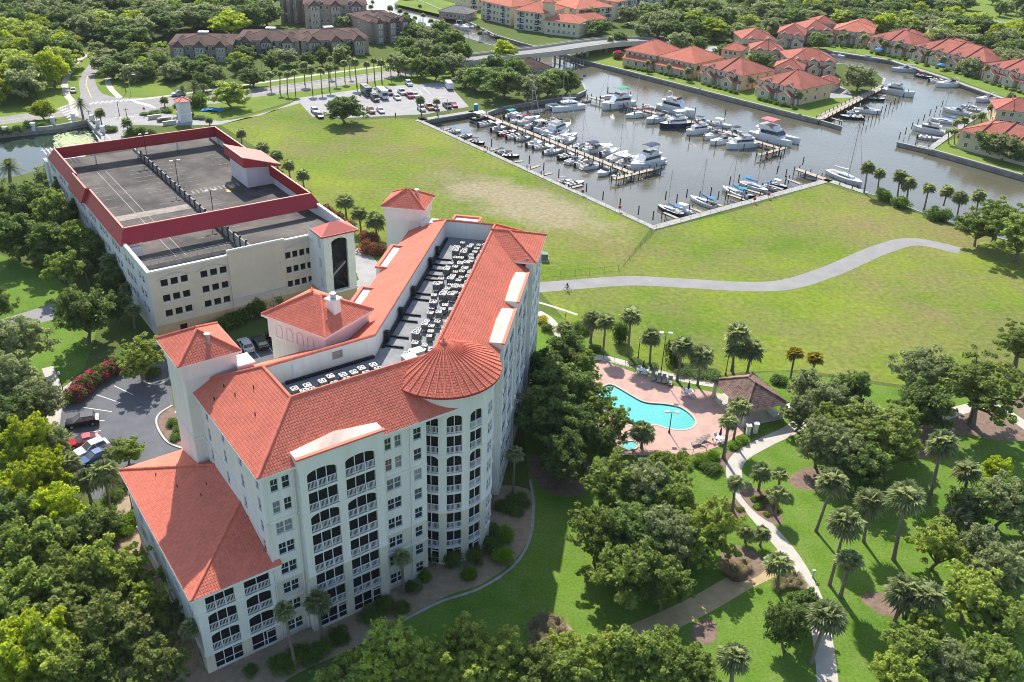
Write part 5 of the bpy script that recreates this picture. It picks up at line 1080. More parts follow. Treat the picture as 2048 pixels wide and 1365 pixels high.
pilings([(1000 + i * 22, 262 + i * 8.8) for i in range(11)], 1.2, 'on the near side of the main pier', 'main pier pilings'); pilings([(1200, 207), (1220, 222), (1248, 223), (1268, 236), (1287, 238), (1307, 252), (1335, 260), (1355, 262), (1378, 286), (1407, 283), (1430, 298), (1452, 296), (1486, 306), (1530, 322), (1450, 232), (1390, 228), (1330, 215), (1260, 200), (1215, 190), (1560, 322)], 1.2, 'around the far pier slips', 'far pier pilings')
pilings([(1726 + i * 8.8, 254 - i * 6) for i in range(11)], 1.3, 'in the row before the left inlet dock', 'left inlet pilings'); pilings([(1797 + i * 12.2, 282 - i * 9.2) for i in range(8)], 1.6, 'in the row before the right inlet boats', 'right inlet pilings')
# fences on the seawall
railing([(900, 277), (1010, 327), (1120, 377), (1230, 426), (1300, 458)], 1.3, 'thin grey chain-link fence along the near seawall', 3.5, m=M_steel); railing([(1318, 459), (1420, 431), (1540, 399), (1640, 372)], 1.3, 'thin grey chain-link fence along the near right quay', 3.5, m=M_steel); railing([(1312, 462), (1280, 497), (1236, 545), (1150, 553), (1090, 557)], 1.5, 'dark chain-link fence crossing the field to the trail', 3.2)
for i, (x, y) in enumerate(((970, 302), (1165, 392), (1239, 424), (1508, 407), (1536, 398))):
    p = G(x, y); t = thing('life_ring_post', p, 0, f'red life-ring station on the near seawall, {ordn(i)} from left', 'life ring', 'life-ring stations'); b = MB(); b.cyl(p.x, p.y, 0, 1.5, .05, n=6); b.ob('post', M_steel, t); b = MB(); b.box(p.x - .35, p.y - .12, .9, p.x + .35, p.y + .12, 1.6); b.ob('box', mat('red_plastic', (.45, .03, .02), .5, .1, 2), t)
# ------------------------------------------------------------------ boats
BC = dict(white=mat('white_gelcoat', (.74, .75, .76), .3, .03, .5, spec=.5), navy=mat('navy_gelcoat', (.015, .025, .07), .3, .1, .5, spec=.5), grey=mat('grey_gelcoat', (.3, .33, .36), .3, .05, .5, spec=.5), red=mat('red_gelcoat', (.4, .03, .04), .3, .1, .5), black=mat('black_gelcoat', (.02, .02, .022), .3, .1, .5), silver=mat('silver_gelcoat', (.55, .57, .6), .3, .05, .5))
CV = dict(blue=mat('blue_canvas', (.02, .22, .55), .8, .1, 2), navy=mat('navy_boat_canvas', (.02, .035, .10), .8, .1, 2), black=mat('black_canvas', (.02, .02, .022), .8, .1, 2), red=mat('maroon_canvas', (.30, .03, .05), .8, .1, 2), teal=mat('teal_canvas', (.03, .33, .32), .8, .1, 2), white=mat('white_canvas', (.72, .71, .68), .8, .05, 2), coral=mat('coral_canvas', (.65, .14, .16), .8, .05, 2), grey=mat('grey_canvas', (.25, .26, .28), .8, .1, 2), green=mat('green_canvas', (.02, .28, .16), .8, .1, 2))
M_deckc = mat('cream_deck', (.62, .58, .5), .7, .08, 2); M_bglass = mat('smoked_glass', (.012, .015, .02), .08, .2, 1, spec=.8); M_int = mat('cockpit_vinyl', (.3, .27, .24), .7, .2, 3)
def hull(L, Bm, fb, col, bow=1.25, tr=.85, y0=0., stripe=None, name='hull', t=None):
    xs = [-.5, -.3, -.1, .1, .25, .37, .46, .5]; wd = [tr, .96, 1., .97, .82, .55, .2, .01]; b = MB(); V = []
    for x, w_ in zip(xs, wd):
        sh = fb * (1 + (bow - 1) * max(0, (x + .5)) ** 2); w2 = w_ * Bm / 2; fl = .78 if x < .3 else .55
        V += [(x * L, y0 - w2, sh), (x * L - (.02 * L if x > .4 else 0), y0 - w2 * fl, .0), (x * L - (.03 * L if x > .4 else 0), y0, -.35), (x * L - (.02 * L if x > .4 else 0), y0 + w2 * fl, .0), (x * L, y0 + w2, sh)]
    F = [(i * 5 + k, i * 5 + k + 1, i * 5 + 6 + k, i * 5 + 5 + k) for i in range(len(xs) - 1) for k in range(4)] + [(0, 4, 3, 2, 1)]
    b.add(V, F, 0); o = b.ob(name, col, t); b = MB()
    for i in range(len(xs) - 1): a = V[i * 5]; c = V[i * 5 + 4]; e = V[i * 5 + 5]; f = V[i * 5 + 9]; b.quad(*[(p[0], y0 + (p[1] - y0) * .97, p[2] - .04) for p in (a, e, f, c)])
    return o, b
def loft(b, x0, x1, w0, w1, z0, z1, rake0=.0, rake1=.0, tap=.85, mi=0):
    b.hexa([(x0, -w0 / 2, z0), (x1, -w1 / 2, z0), (x1, w1 / 2, z0), (x0, w0 / 2, z0), (x0 + rake0, -w0 / 2 * tap, z1), (x1 - rake1, -w1 / 2 * tap, z1), (x1 - rake1, w1 / 2 * tap, z1), (x0 + rake0, w0 / 2 * tap, z1)], mi)
def winband(t, x0, x1, w0, w1, z0, z1, r0=.0, r1=.0, tap=.97):
    b = MB(); loft(b, x0, x1, w0, w1, z0, z1, r0, r1, tap); b.ob('windows', M_bglass, t)
def bimini(t, x0, x1, w, z0, z1, cv):
    b = MB(); n = 5
    for i in range(n):
        ya, yb = -w / 2 + w * i / n, -w / 2 + w * (i + 1) / n; za, zb = z1 + .14 * (1 - (2 * i / n - 1) ** 2), z1 + .14 * (1 - (2 * (i + 1) / n - 1) ** 2); b.quad((x0, ya, za), (x1, ya, za), (x1, yb, zb), (x0, yb, zb)); b.quad((x0, ya, za - .05), (x0, yb, zb - .05), (x1, yb, zb - .05), (x1, ya, za - .05))
    b.ob('bimini', CV[cv], t); b = MB()
    for y in (-w / 2, w / 2):
        for x in (x0, x1): b.tube(((x0 + x1) / 2, y, z0), (x, y, z1), .025, n=4)
    b.ob('bimini_frame', M_steel, t)
BP = {}
def boat(kind, col='white', cv=None):
    key = (kind, col, cv)
    if key in BP: return BP[key]
    t = thing({'run': 'motorboat', 'con': 'fishing_boat', 'exp': 'cabin_cruiser', 'fly': 'motor_yacht', 'trw': 'trawler_yacht', 'sail': 'sailboat', 'cat': 'catamaran', 'pcat': 'power_catamaran', 'pon': 'pontoon_boat', 'row': 'rowing_boat'}[kind], (0, 0, 0)); C = BC[col]; W = BC['white']
    if kind in ('run', 'con'):
        L = 6.6; _, b = hull(L, 2.4, .75, C, 1.3, t=t); b.ob('deck', W, t); b = MB(); b.box(-2.9, -.85, .55, .6, .85, .74); b.ob('cockpit', M_int, t)
        b = MB(); b.box(-3.75, -.28, .1, -3.3, .28, 1.25); b.box(-3.65, -.12, -.5, -3.4, .12, .2); b.ob('outboard', BC['black'], t)
        if kind == 'run': b = MB(); b.hexa([(.3, -.95, .78), (.8, -.8, .78), (.8, .8, .78), (.3, .95, .78), (.0, -.85, 1.25), (.05, -.8, 1.27), (.05, .8, 1.27), (.0, .85, 1.25)]); b.ob('windscreen', M_bglass, t); b = MB(); b.box(-1.2, -.8, .74, -.7, -.2, 1.2); b.box(-1.2, .2, .74, -.7, .8, 1.2); b.box(-2.8, -.8, .74, -2.3, .8, 1.1); b.ob('seats', M_deckc, t)
        else: b = MB(); b.box(-.7, -.4, .74, .1, .4, 1.6); b.ob('console', W, t); b = MB(); b.box(-2.0, -.5, .74, -1.2, .5, 1.2); b.ob('leaning_post', M_deckc, t)
        if cv: bimini(t, -2.2, .4, 1.9, .8, 2.35, cv)
    elif kind == 'exp':
        L = 10; _, b = hull(L, 3.3, 1.15, C, 1.35, t=t); b.ob('deck', W, t); b = MB(); loft(b, -1., 3.0, 2.4, 1.2, 1.2, 1.75, 0, 1.2, .85); b.ob('cabin', W, t); b = MB(); b.box(-4.4, -1.3, 1., -1.2, 1.3, 1.2); b.ob('cockpit', M_int, t)
        b = MB(); b.hexa([(-1.6, -1.35, 1.5), (.6, -1.0, 1.65), (.6, 1.0, 1.65), (-1.6, 1.35, 1.5), (-1.7, -1.2, 2.2), (-.4, -.9, 2.25), (-.4, .9, 2.25), (-1.7, 1.2, 2.2)]); b.ob('windscreen', M_bglass, t); b = MB(); b.box(-5.5, -1.3, .25, -4.9, 1.3, .35); b.ob('swim_platform', M_deckc, t)
        b = MB(); b.path([(-2.6, -1.4, 1.2), (-3.0, -1.2, 2.7), (-3.0, 1.2, 2.7), (-2.6, 1.4, 1.2)], [.08] * 4, 5); b.ob('radar_arch', W, t); b = MB(); b.path([(4.9, 0, 2.1), (3.5, -.9, 2.05), (.5, -1.5, 1.9)], [.025] * 3, 4); b.path([(4.9, 0, 2.1), (3.5, .9, 2.05), (.5, 1.5, 1.9)], [.025] * 3, 4); b.ob('bow_rail', M_steel, t)
        if cv: bimini(t, -4.2, -.8, 2.6, 1.4, 2.95, cv)
    elif kind in ('fly', 'trw'):
        L = 13; _, b = hull(L, 4.2, 1.55, C, 1.45, .9, t=t); b.ob('deck', W, t); h = 3.3; rk = 1.6 if kind == 'fly' else .35
        b = MB(); loft(b, -4.3, 3.0, 3.4, 2.4, 1.5, h, 0, rk, .92); b.ob('deckhouse', W, t); winband(t, -3.9, 2.9 - rk * .4, 3.42, 2.5, 2.25, 2.95, .05, rk * .45, .96)
        b = MB(); loft(b, 2.6, 4.6, 2.2, .8, 1.7, 2.15, 0, .9, .8); b.ob('fore_cabin', W, t); b = MB(); loft(b, -4.6, 1.2, 3.3, 2.6, h, h + .12); loft(b, -3.4, .9, 2.9, 2.2, h + .12, h + .85, 0, .4, .95); b.ob('flybridge', W, t); b = MB(); b.box(-3.2, -1.2, h + .2, .3, 1.2, h + .87); b.ob('helm_well', M_int, t); b = MB(); b.hexa([(.4, -1.1, h + .8), (.75, -1., h + .8), (.75, 1., h + .8), (.4, 1.1, h + .8), (.15, -1., h + 1.25), (.3, -.9, h + 1.25), (.3, .9, h + 1.25), (.15, 1., h + 1.25)]); b.ob('windscreen', M_bglass, t)
        b = MB(); b.path([(-2.9, -1.4, h), (-3.4, -1.2, h + 2.1), (-3.4, 1.2, h + 2.1), (-2.9, 1.4, h)], [.09] * 4, 5); b.cyl(-3.4, 0, h + 2.1, h + 2.4, .3, n=8); b.tube((-3.4, .6, h + 2.1), (-3.6, .6, h + 4.2), .025, n=4); b.ob('radar_arch', W, t); b = MB(); b.path([(6.4, 0, 3.0), (4.4, -1.3, 2.85), (1., -2., 2.6)], [.03] * 3, 4); b.path([(6.4, 0, 3.0), (4.4, 1.3, 2.85), (1., 2., 2.6)], [.03] * 3, 4); b.ob('bow_rail', M_steel, t); b = MB(); b.box(-7.2, -1.8, .3, -6.5, 1.8, .42); b.ob('swim_platform', M_deckc, t)
        if cv: bimini(t, -3.6, .6, 2.9, h + .9, h + 2.5, cv)
    elif kind == 'sail':
        L = 10.5; _, b = hull(L, 3.2, 1.0, C, 1.25, .7, t=t); b.ob('deck', W, t); b = MB(); loft(b, -1.6, 2.8, 2.0, 1.2, 1.0, 1.5, .1, .5, .85); b.ob('coachroof', W, t); winband(t, -1.3, 2.2, 2.0, 1.3, 1.14, 1.33, .05, .2, .96); b = MB(); b.box(-4.4, -.8, .8, -1.7, .8, 1.03); b.ob('cockpit', M_int, t)
        b = MB(); b.tube((.9, 0, 1.4), (.9, 0, 14.), .085, .06, 7); b.ob('mast', M_steel, t); b = MB(); b.tube((.8, 0, 2.3), (-3.8, 0, 2.2), .06, n=6); b.ob('boom', M_steel, t); b = MB(); b.path([(.75, 0, 2.75), (-1.5, 0, 2.5), (-3.7, 0, 2.35)], [.24, .2, .1], 6); b.ob('sail_cover', CV[cv or 'white'], t)
        b = MB()
        for z in (6., 10.): b.tube((.9, -.9, z), (.9, .9, z), .03, n=4)
        b.ob('spreaders', M_steel, t); b = MB()
        for p in ((5.2, 0, 1.25), (-5.1, 0, 1.05), (.6, -1.5, 1.1), (.6, 1.5, 1.1)): b.tube((.9, 0, 13.8), p, .018, n=3)
        b.ob('stays', M_steel, t); b = MB(); b.tube((5., 0, 1.6), (1.1, 0, 13.), .06, .04, 5); b.ob('furled_jib', CV['white'], t)
        if cv in ('blue', 'red', 'black'): bimini(t, -4.2, -2.2, 2.0, 1.1, 2.9, cv)
    elif kind == 'pon':
        L = 7; b = MB()
        for y in (-.95, .95): b.path([(-3.5, y, .1), (2.9, y, .1), (3.5, y, .3)], [.3, .3, .05], 8)
        b.ob('pontoons', M_steel, t); b = MB(); b.box(-3.4, -1.25, .4, 3.2, 1.25, .5); b.ob('deck', M_deckc, t); b = MB()
        for (x0, y0, x1, y1) in ((-3.3, -1.22, 3., -1.18), (-3.3, 1.18, 3., 1.22), (-3.3, -1.2, -3.26, 1.2)): b.box(x0, y0, .5, x1, y1, 1.2)
        b.ob('side_panels', C, t); b = MB(); b.box(-3, -1.1, .5, -1.4, -.6, 1.); b.box(-3, .6, .5, -1.4, 1.1, 1.); b.box(1.4, -1.1, .5, 2.8, -.6, 1.); b.box(.2, .3, .5, .8, 1., 1.4); b.ob('seats', M_deckc, t); bimini(t, -2.6, .6, 2.3, .9, 2.5, cv or 'navy')
    elif kind in ('cat', 'pcat'):
        L = 14
        for y in (-2.2, 2.2): _, b = hull(L, 2.0, 1.5, C, 1.2, .8, y0=y, t=t); b.ob('side_deck', W, t)
        b = MB(); b.box(-6., -2.3, 1.0, 3.0, 2.3, 1.5); b.ob('bridge_deck', W, t); zt = 2.6 if kind == 'cat' else 3.2; b = MB(); loft(b, -4.0, 2.6, 4.6, 3.4, 1.5, zt, 0, 1.6, .92); b.ob('deckhouse', W, t); winband(t, -3.5, 2.4, 4.62, 3.6, 1.95, zt - .3, .05, 1.0, .95)
        if kind == 'pcat':
            b = MB(); loft(b, -5.5, 1., 4.4, 3.2, zt, zt + .15); loft(b, -4.6, .6, 4., 3., zt + .15, zt + .9, 0, .5, .95); b.ob('flybridge', W, t); b = MB(); b.box(-4.3, -1.6, zt + .3, -.2, 1.6, zt + .93); b.ob('helm_well', M_int, t); bimini(t, -4.4, -.2, 3.8, zt + .8, zt + 2.4, cv or 'coral'); b = MB(); b.path([(6.8, -2.2, 2.7), (3, -3., 2.6), (-1, -3.1, 2.5)], [.03] * 3, 4); b.path([(6.8, 2.2, 2.7), (3, 3., 2.6), (-1, 3.1, 2.5)], [.03] * 3, 4); b.ob('deck_rail', M_steel, t)
        else: b = MB(); b.tube((1.2, 0, zt), (1.2, 0, 17), .1, .07, 7); b.ob('mast', M_steel, t); b = MB(); b.path([(1., 0, zt + 1.1), (-4.5, 0, zt + .9)], [.28, .14], 6); b.ob('sail_cover', CV[cv or 'white'], t); b = MB(); [b.tube((1.2, 0, 16.5), q, .02, n=3) for q in ((6.6, 0, 1.6), (-1, -3, 1.5), (-1, 3, 1.5))]; b.ob('stays', M_steel, t); b = MB(); b.tube((6.3, -2.2, 1.5), (6.3, 2.2, 1.5), .1, n=6); b.ob('cross_beam', M_steel, t); b = MB(); b.quad((3., -1.4, 1.3), (6.2, -1.4, 1.35), (6.2, 1.4, 1.35), (3., 1.4, 1.3)); b.ob('trampoline', CV['grey'], t)
    else:
        L = 3.6; _, b = hull(L, 1.4, .45, C, 1.2, t=t); b.ob('floor', M_int, t); b = MB(); b.box(-.3, -.6, .3, .0, .6, .36); b.ob('thwart', M_wood, t)
    BP[key] = (t, L); return BP[key]
BN = {'run': 'open motorboat', 'con': 'centre-console fishing boat', 'exp': 'express cruiser', 'fly': 'flybridge motor yacht', 'trw': 'trawler yacht', 'sail': 'sailboat', 'cat': 'sailing catamaran', 'pcat': 'large power catamaran', 'pon': 'pontoon boat', 'row': 'rowing boat'}
def fleet(items, ox, oy, sc, place, group):
    """items: kind, stern x, y, bow x, y in a blown-up view, hull colour, canvas"""
    for i, it in enumerate(sorted(items, key=lambda q: q[1] + q[3])):
        k, x0, y0, x1, y1 = it[:5]; col = it[5] if len(it) > 5 else 'white'; cv = it[6] if len(it) > 6 else None
        A, B = G(ox + x0 / sc, oy + y0 / sc, WZ + .4), G(ox + x1 / sc, oy + y1 / sc, WZ + .4); t, L0 = boat(k, col, cv); L = (B - A).length; L = min(max(L, L0 * .72), L0 * 1.25); c = (A + B) / 2
        cvn = {'sail': 'sail cover', 'cat': 'sail cover'}.get(k, 'canopy'); lab = f'{col} {BN[k]}' + (f' with {cv} {cvn}' if cv else '') + f', {place}, {ordn(i)} from left'
        o = clone(t, (c.x, c.y, WZ), atan2(B.y - A.y, B.x - A.x), L / L0, lab); tag(o, None, 'boat', group)
fleet([('pon', 385, 385, 540, 350, 'black', 'white'), ('run', 440, 415, 572, 385), ('con', 545, 455, 675, 425, 'white', 'white'), ('run', 600, 490, 750, 465, 'red'), ('run', 670, 515, 800, 485), ('run', 740, 530, 875, 510, 'silver', 'black'), ('con', 835, 580, 980, 545), ('run', 890, 600, 1030, 575), ('con', 970, 640, 1120, 620, 'white', 'white'), ('run', 1095, 685, 1240, 650, 'navy'), ('exp', 1160, 725, 1310, 680, 'silver'), ('run', 1230, 745, 1350, 705), ('exp', 1280, 765, 1460, 740, 'white', 'black'), ('run', 1550, 770, 1412, 825), ('run', 1625, 815, 1520, 838)], 850, 150, 4.096, 'near side of main pier', 'boats on the near side of the main pier')
fleet([('con', 650, 350, 790, 325, 'white', 'teal'), ('exp', 715, 388, 850, 355), ('sail', 770, 400, 940, 352, 'white', 'red'), ('exp', 835, 435, 1000, 395, 'white', 'navy'), ('exp', 920, 465, 1100, 405), ('fly', 1000, 495, 1190, 430), ('sail', 1040, 540, 1250, 495, 'white', 'white'), ('sail', 1200, 595, 1345, 570, 'white', 'white'), ('exp', 1310, 635, 1520, 590, 'white', 'navy'), ('sail', 1500, 705, 1660, 640, 'white', 'white'), ('exp', 1585, 745, 1750, 685, 'white', 'white'), ('fly', 1930, 705, 1680, 785, 'white', 'navy'), ('con', 690, 365, 800, 340, 'white', 'white'), ('exp', 960, 480, 1130, 440), ('con', 880, 450, 1030, 415, 'white', 'white'), ('exp', 1030, 512, 1180, 470), ('con', 1100, 560, 1230, 525, 'white', 'white'), ('run', 1250, 605, 1350, 590, 'white', 'navy'), ('con', 1440, 660, 1570, 615, 'white', 'white'), ('run', 1640, 770, 1760, 720)], 850, 150, 4.096, 'far side of main pier', 'boats on the far side of the main pier')
fleet([('run', 190, 468, 290, 458, 'white', 'blue'), ('run', 278, 512, 390, 492, 'grey', 'blue'), ('run', 365, 545, 490, 560, 'black', 'black'), ('run', 580, 642, 690, 625, 'white', 'navy'), ('run', 630, 662, 775, 665, 'black', 'black'), ('run', 1085, 880, 1200, 862, 'white', 'grey'), ('run', 1145, 910, 1305, 880, 'grey')], 850, 150, 4.096, 'at field seawall', 'boats against the field seawall')
fleet([('cat', 1278, 252, 1010, 285, 'white', 'white'), ('row', 1290, 217, 1360, 212, 'grey')], 850, 150, 4.096, 'below point oaks', 'boats below the point')
fleet([('sail', 330, 180, 215, 188, 'white', 'navy'), ('fly', 470, 235, 215, 278, 'white', 'green'), ('sail', 615, 322, 412, 345, 'white', 'red'), ('fly', 690, 265, 980, 345), ('exp', 770, 352, 580, 390), ('trw', 930, 405, 690, 435, 'navy', 'white'), ('trw', 1090, 450, 905, 485), ('exp', 1190, 485, 1050, 525, 'white', 'navy'), ('exp', 1290, 535, 1100, 565), ('exp', 1350, 475, 1190, 505, 'white', 'black'), ('con', 1120, 400, 1290, 430, 'white', 'white'), ('trw', 1480, 570, 1230, 598), ('exp', 1010, 380, 1120, 400, 'white', 'black'), ('exp', 1400, 535, 1260, 560), ('con', 560, 250, 650, 275), ('run', 1010, 440, 960, 455), ('pcat', 1465, 480, 1810, 575, 'white', 'coral')], 1150, 150, 4.096, 'on far pier', 'boats on the far pier')
fleet([('sail', 880, 1150, 675, 1075, 'navy', 'blue'), ('con', 820, 1095, 990, 1145, 'white', 'white'), ('sail', 1160, 1090, 940, 1005, 'white', 'blue'), ('sail', 1400, 1010, 1205, 925, 'white', 'blue'), ('run', 1300, 965, 1480, 1000, 'black', 'teal'), ('sail', 1360, 885, 1580, 965, 'white', 'blue'), ('con', 1540, 905, 1660, 945, 'white', 'blue'), ('con', 1610, 885, 1740, 925, 'navy', 'white')], 1150, 150, 4.096, 'on meadow quay', 'boats on the meadow quay')
fleet([('run', 740, 357, 520, 345, 'navy'), ('run', 590, 312, 700, 305, 'silver'), ('exp', 650, 285, 880, 315), ('run', 770, 195, 910, 205, 'black'), ('fly', 890, 130, 1150, 178), ('sail', 440, 795, 722, 915, 'white', 'white'), ('row', 220, 815, 360, 860), ('trw', 1400, 485, 1130, 440), ('run', 1180, 512, 1370, 532, 'silver'), ('sail', 1500, 400, 1280, 365, 'white', 'blue'), ('exp', 1610, 330, 1380, 285), ('run', 1640, 262, 1530, 250, 'white', 'navy'), ('exp', 1820, 200, 1650, 215), ('run', 1600, 280, 1700, 295, 'white', 'white')], 1548, 150, 4.096, 'in inlet mouth', 'boats in the inlet mouth')
fleet([('run', 840, 670, 910, 655), ('exp', 470, 452, 570, 470, 'silver'), ('exp', 740, 482, 850, 500, 'grey', 'grey'), ('run', 850, 490, 940, 500), ('exp', 1160, 585, 955, 575, 'silver', 'grey'), ('run', 1160, 620, 1300, 645, 'black', 'coral'), ('run', 1270, 668, 1400, 660), ('exp', 1540, 698, 1305, 705), ('sail', 600, 450, 700, 455, 'white', 'white'), ('run', 300, 440, 380, 430), ('run', 380, 425, 450, 440, 'grey')], 1548, 0, 4.096, 'along far seawall', 'boats along the far seawall')
fleet([('exp', 915, 152, 990, 180), ('run', 965, 150, 1020, 165), ('exp', 1050, 185, 1110, 200), ('run', 1110, 205, 1185, 232, 'navy')], 600, 0, 2.926, 'on far canal', 'boats on the canal')
for k in BP: hide_proto(BP[k][0])
# ================================================================== houses, condominiums, bridge
M_maroon = tilemat('maroon_roof_tile', (.33, .115, .085), .25, .9, .1); M_coral = tilemat('coral_roof_tile', (.48, .16, .105), .2, .9, .1); M_brown = tilemat('brown_roof_tile', (.105, .07, .06), .3, .95, .05)
M_house = mat('beige_house_stucco', (.58, .48, .35), .9, .06, .4, coord='World', detail=7); M_gold = mat('gold_house_stucco', (.64, .47, .27), .9, .06, .4, coord='World'); M_pale = mat('pale_yellow_stucco', (.68, .58, .40), .9, .05, .4, coord='World'); M_brick = mat('brown_condo_stucco', (.38, .29, .23), .9, .07, .4, coord='World'); M_stone = mat('tan_condo_stucco', (.46, .38, .30), .9, .07, .4, coord='World')
HW = {}
def hwin(w, h):
    k = (round(w, 1), round(h, 1))
    if k not in HW:
        f = MB(); 
        for a, c, e, g in ((-w / 2 - .08, -.08, -w / 2 + .05, h + .08), (w / 2 - .05, -.08, w / 2 + .08, h + .08), (-w / 2, -.08, w / 2, .05), (-w / 2, h - .05, w / 2, h + .08), (-.03, 0, .03, h)): f.box(a, -.06, c, e, .05, g)
        g_ = MB(); g_.quad((-w / 2, -.012, 0), (w / 2, -.012, 0), (w / 2, -.012, h), (-w / 2, -.012, h)); HW[k] = (f.mesh('window_frame', M_whitem), g_.mesh('pane', M_glass))
    return HW[k]
def hwins(root, P, th, W, z0, n, st, sh=3., w=1.2, h=1.5, sill=.9, margin=1.):
    """n windows per storey on a wall from P along th"""
    f, g = hwin(w, h)
    for k in range(st):
        for i in range(n):
            x = margin + (W - 2 * margin) * (i + .5) / n; p = Vector((P.x + cos(th) * x + sin(th) * .03, P.y + sin(th) * x - cos(th) * .03, z0 + k * sh + sill)); q = put('window', f, root, p, th); link('pane', g, q)
def hip(root, fr, x0, x1, y0, y1, ze, rise, m, over=.6, name='roof', gut=True):
    X0, X1, Y0, Y1 = x0 - over, x1 + over, y0 - over, y1 + over; w, d = X1 - X0, Y1 - Y0; r = min(w, d) / 2; P = [fr(X0, Y0, ze), fr(X1, Y0, ze), fr(X1, Y1, ze), fr(X0, Y1, ze)]
    if w >= d: a, c = fr(X0 + r, Y0 + r, ze + rise), fr(X1 - r, Y0 + r, ze + rise); S = [[P[0], P[1], c, a], [P[1], P[2], c], [P[2], P[3], a, c], [P[3], P[0], a]]
    else: a, c = fr(X0 + r, Y0 + r, ze + rise), fr(X0 + r, Y1 - r, ze + rise); S = [[P[0], P[1], a], [P[1], P[2], c, a], [P[2], P[3], c], [P[3], P[0], a, c]]
    b = MB(); [b.poly(s) for s in S]; b.poly([p - Vector((0, 0, .1)) for p in P[::-1]]); o = b.ob(name, m, root); b = MB()
    ee = (a, a, c, c) if w < d else (a, c, c, a)
    for p, q in zip(P, ee): b.tube(p, q, .13, n=4)
    b.tube(a, c, .13, n=4); b.ob('ridge_cap', m, root); return o
def gable(root, fr, x0, x1, y0, y1, zb, ze, rise, wm, rm, win=True):
    """small front block with its gable towards -y"""
    b = MB(); xm = (x0 + x1) / 2; b.box(x0, y0, zb, x1, y1, ze, 0, fr); b.tri(fr(x0, y0, ze), fr(x1, y0, ze), fr(xm, y0, ze + rise)); b.ob('gable_bay', wm, root)
    b = MB(); o = .35; k = rise / ((x1 - x0) / 2); zo = ze - o * k
    b.quad(fr(x0 - o, y0 - o, zo), fr(xm, y0 - o, ze + rise + .05), fr(xm, y1 + 1, ze + rise + .05), fr(x0 - o, y1 + 1, zo)); b.quad(fr(xm, y0 - o, ze + rise + .05), fr(x1 + o, y0 - o, zo), fr(x1 + o, y1 + 1, zo), fr(xm, y1 + 1, ze + rise + .05)); b.ob('gable_roof', rm, root)
    b = MB(); b.tube(fr(x0 - o, y0 - o, zo), fr(xm, y0 - o, ze + rise + .05), .09, n=4); b.tube(fr(xm, y0 - o, ze + rise + .05), fr(x1 + o, y0 - o, zo), .09, n=4); b.ob('bargeboard', M_trim, root)
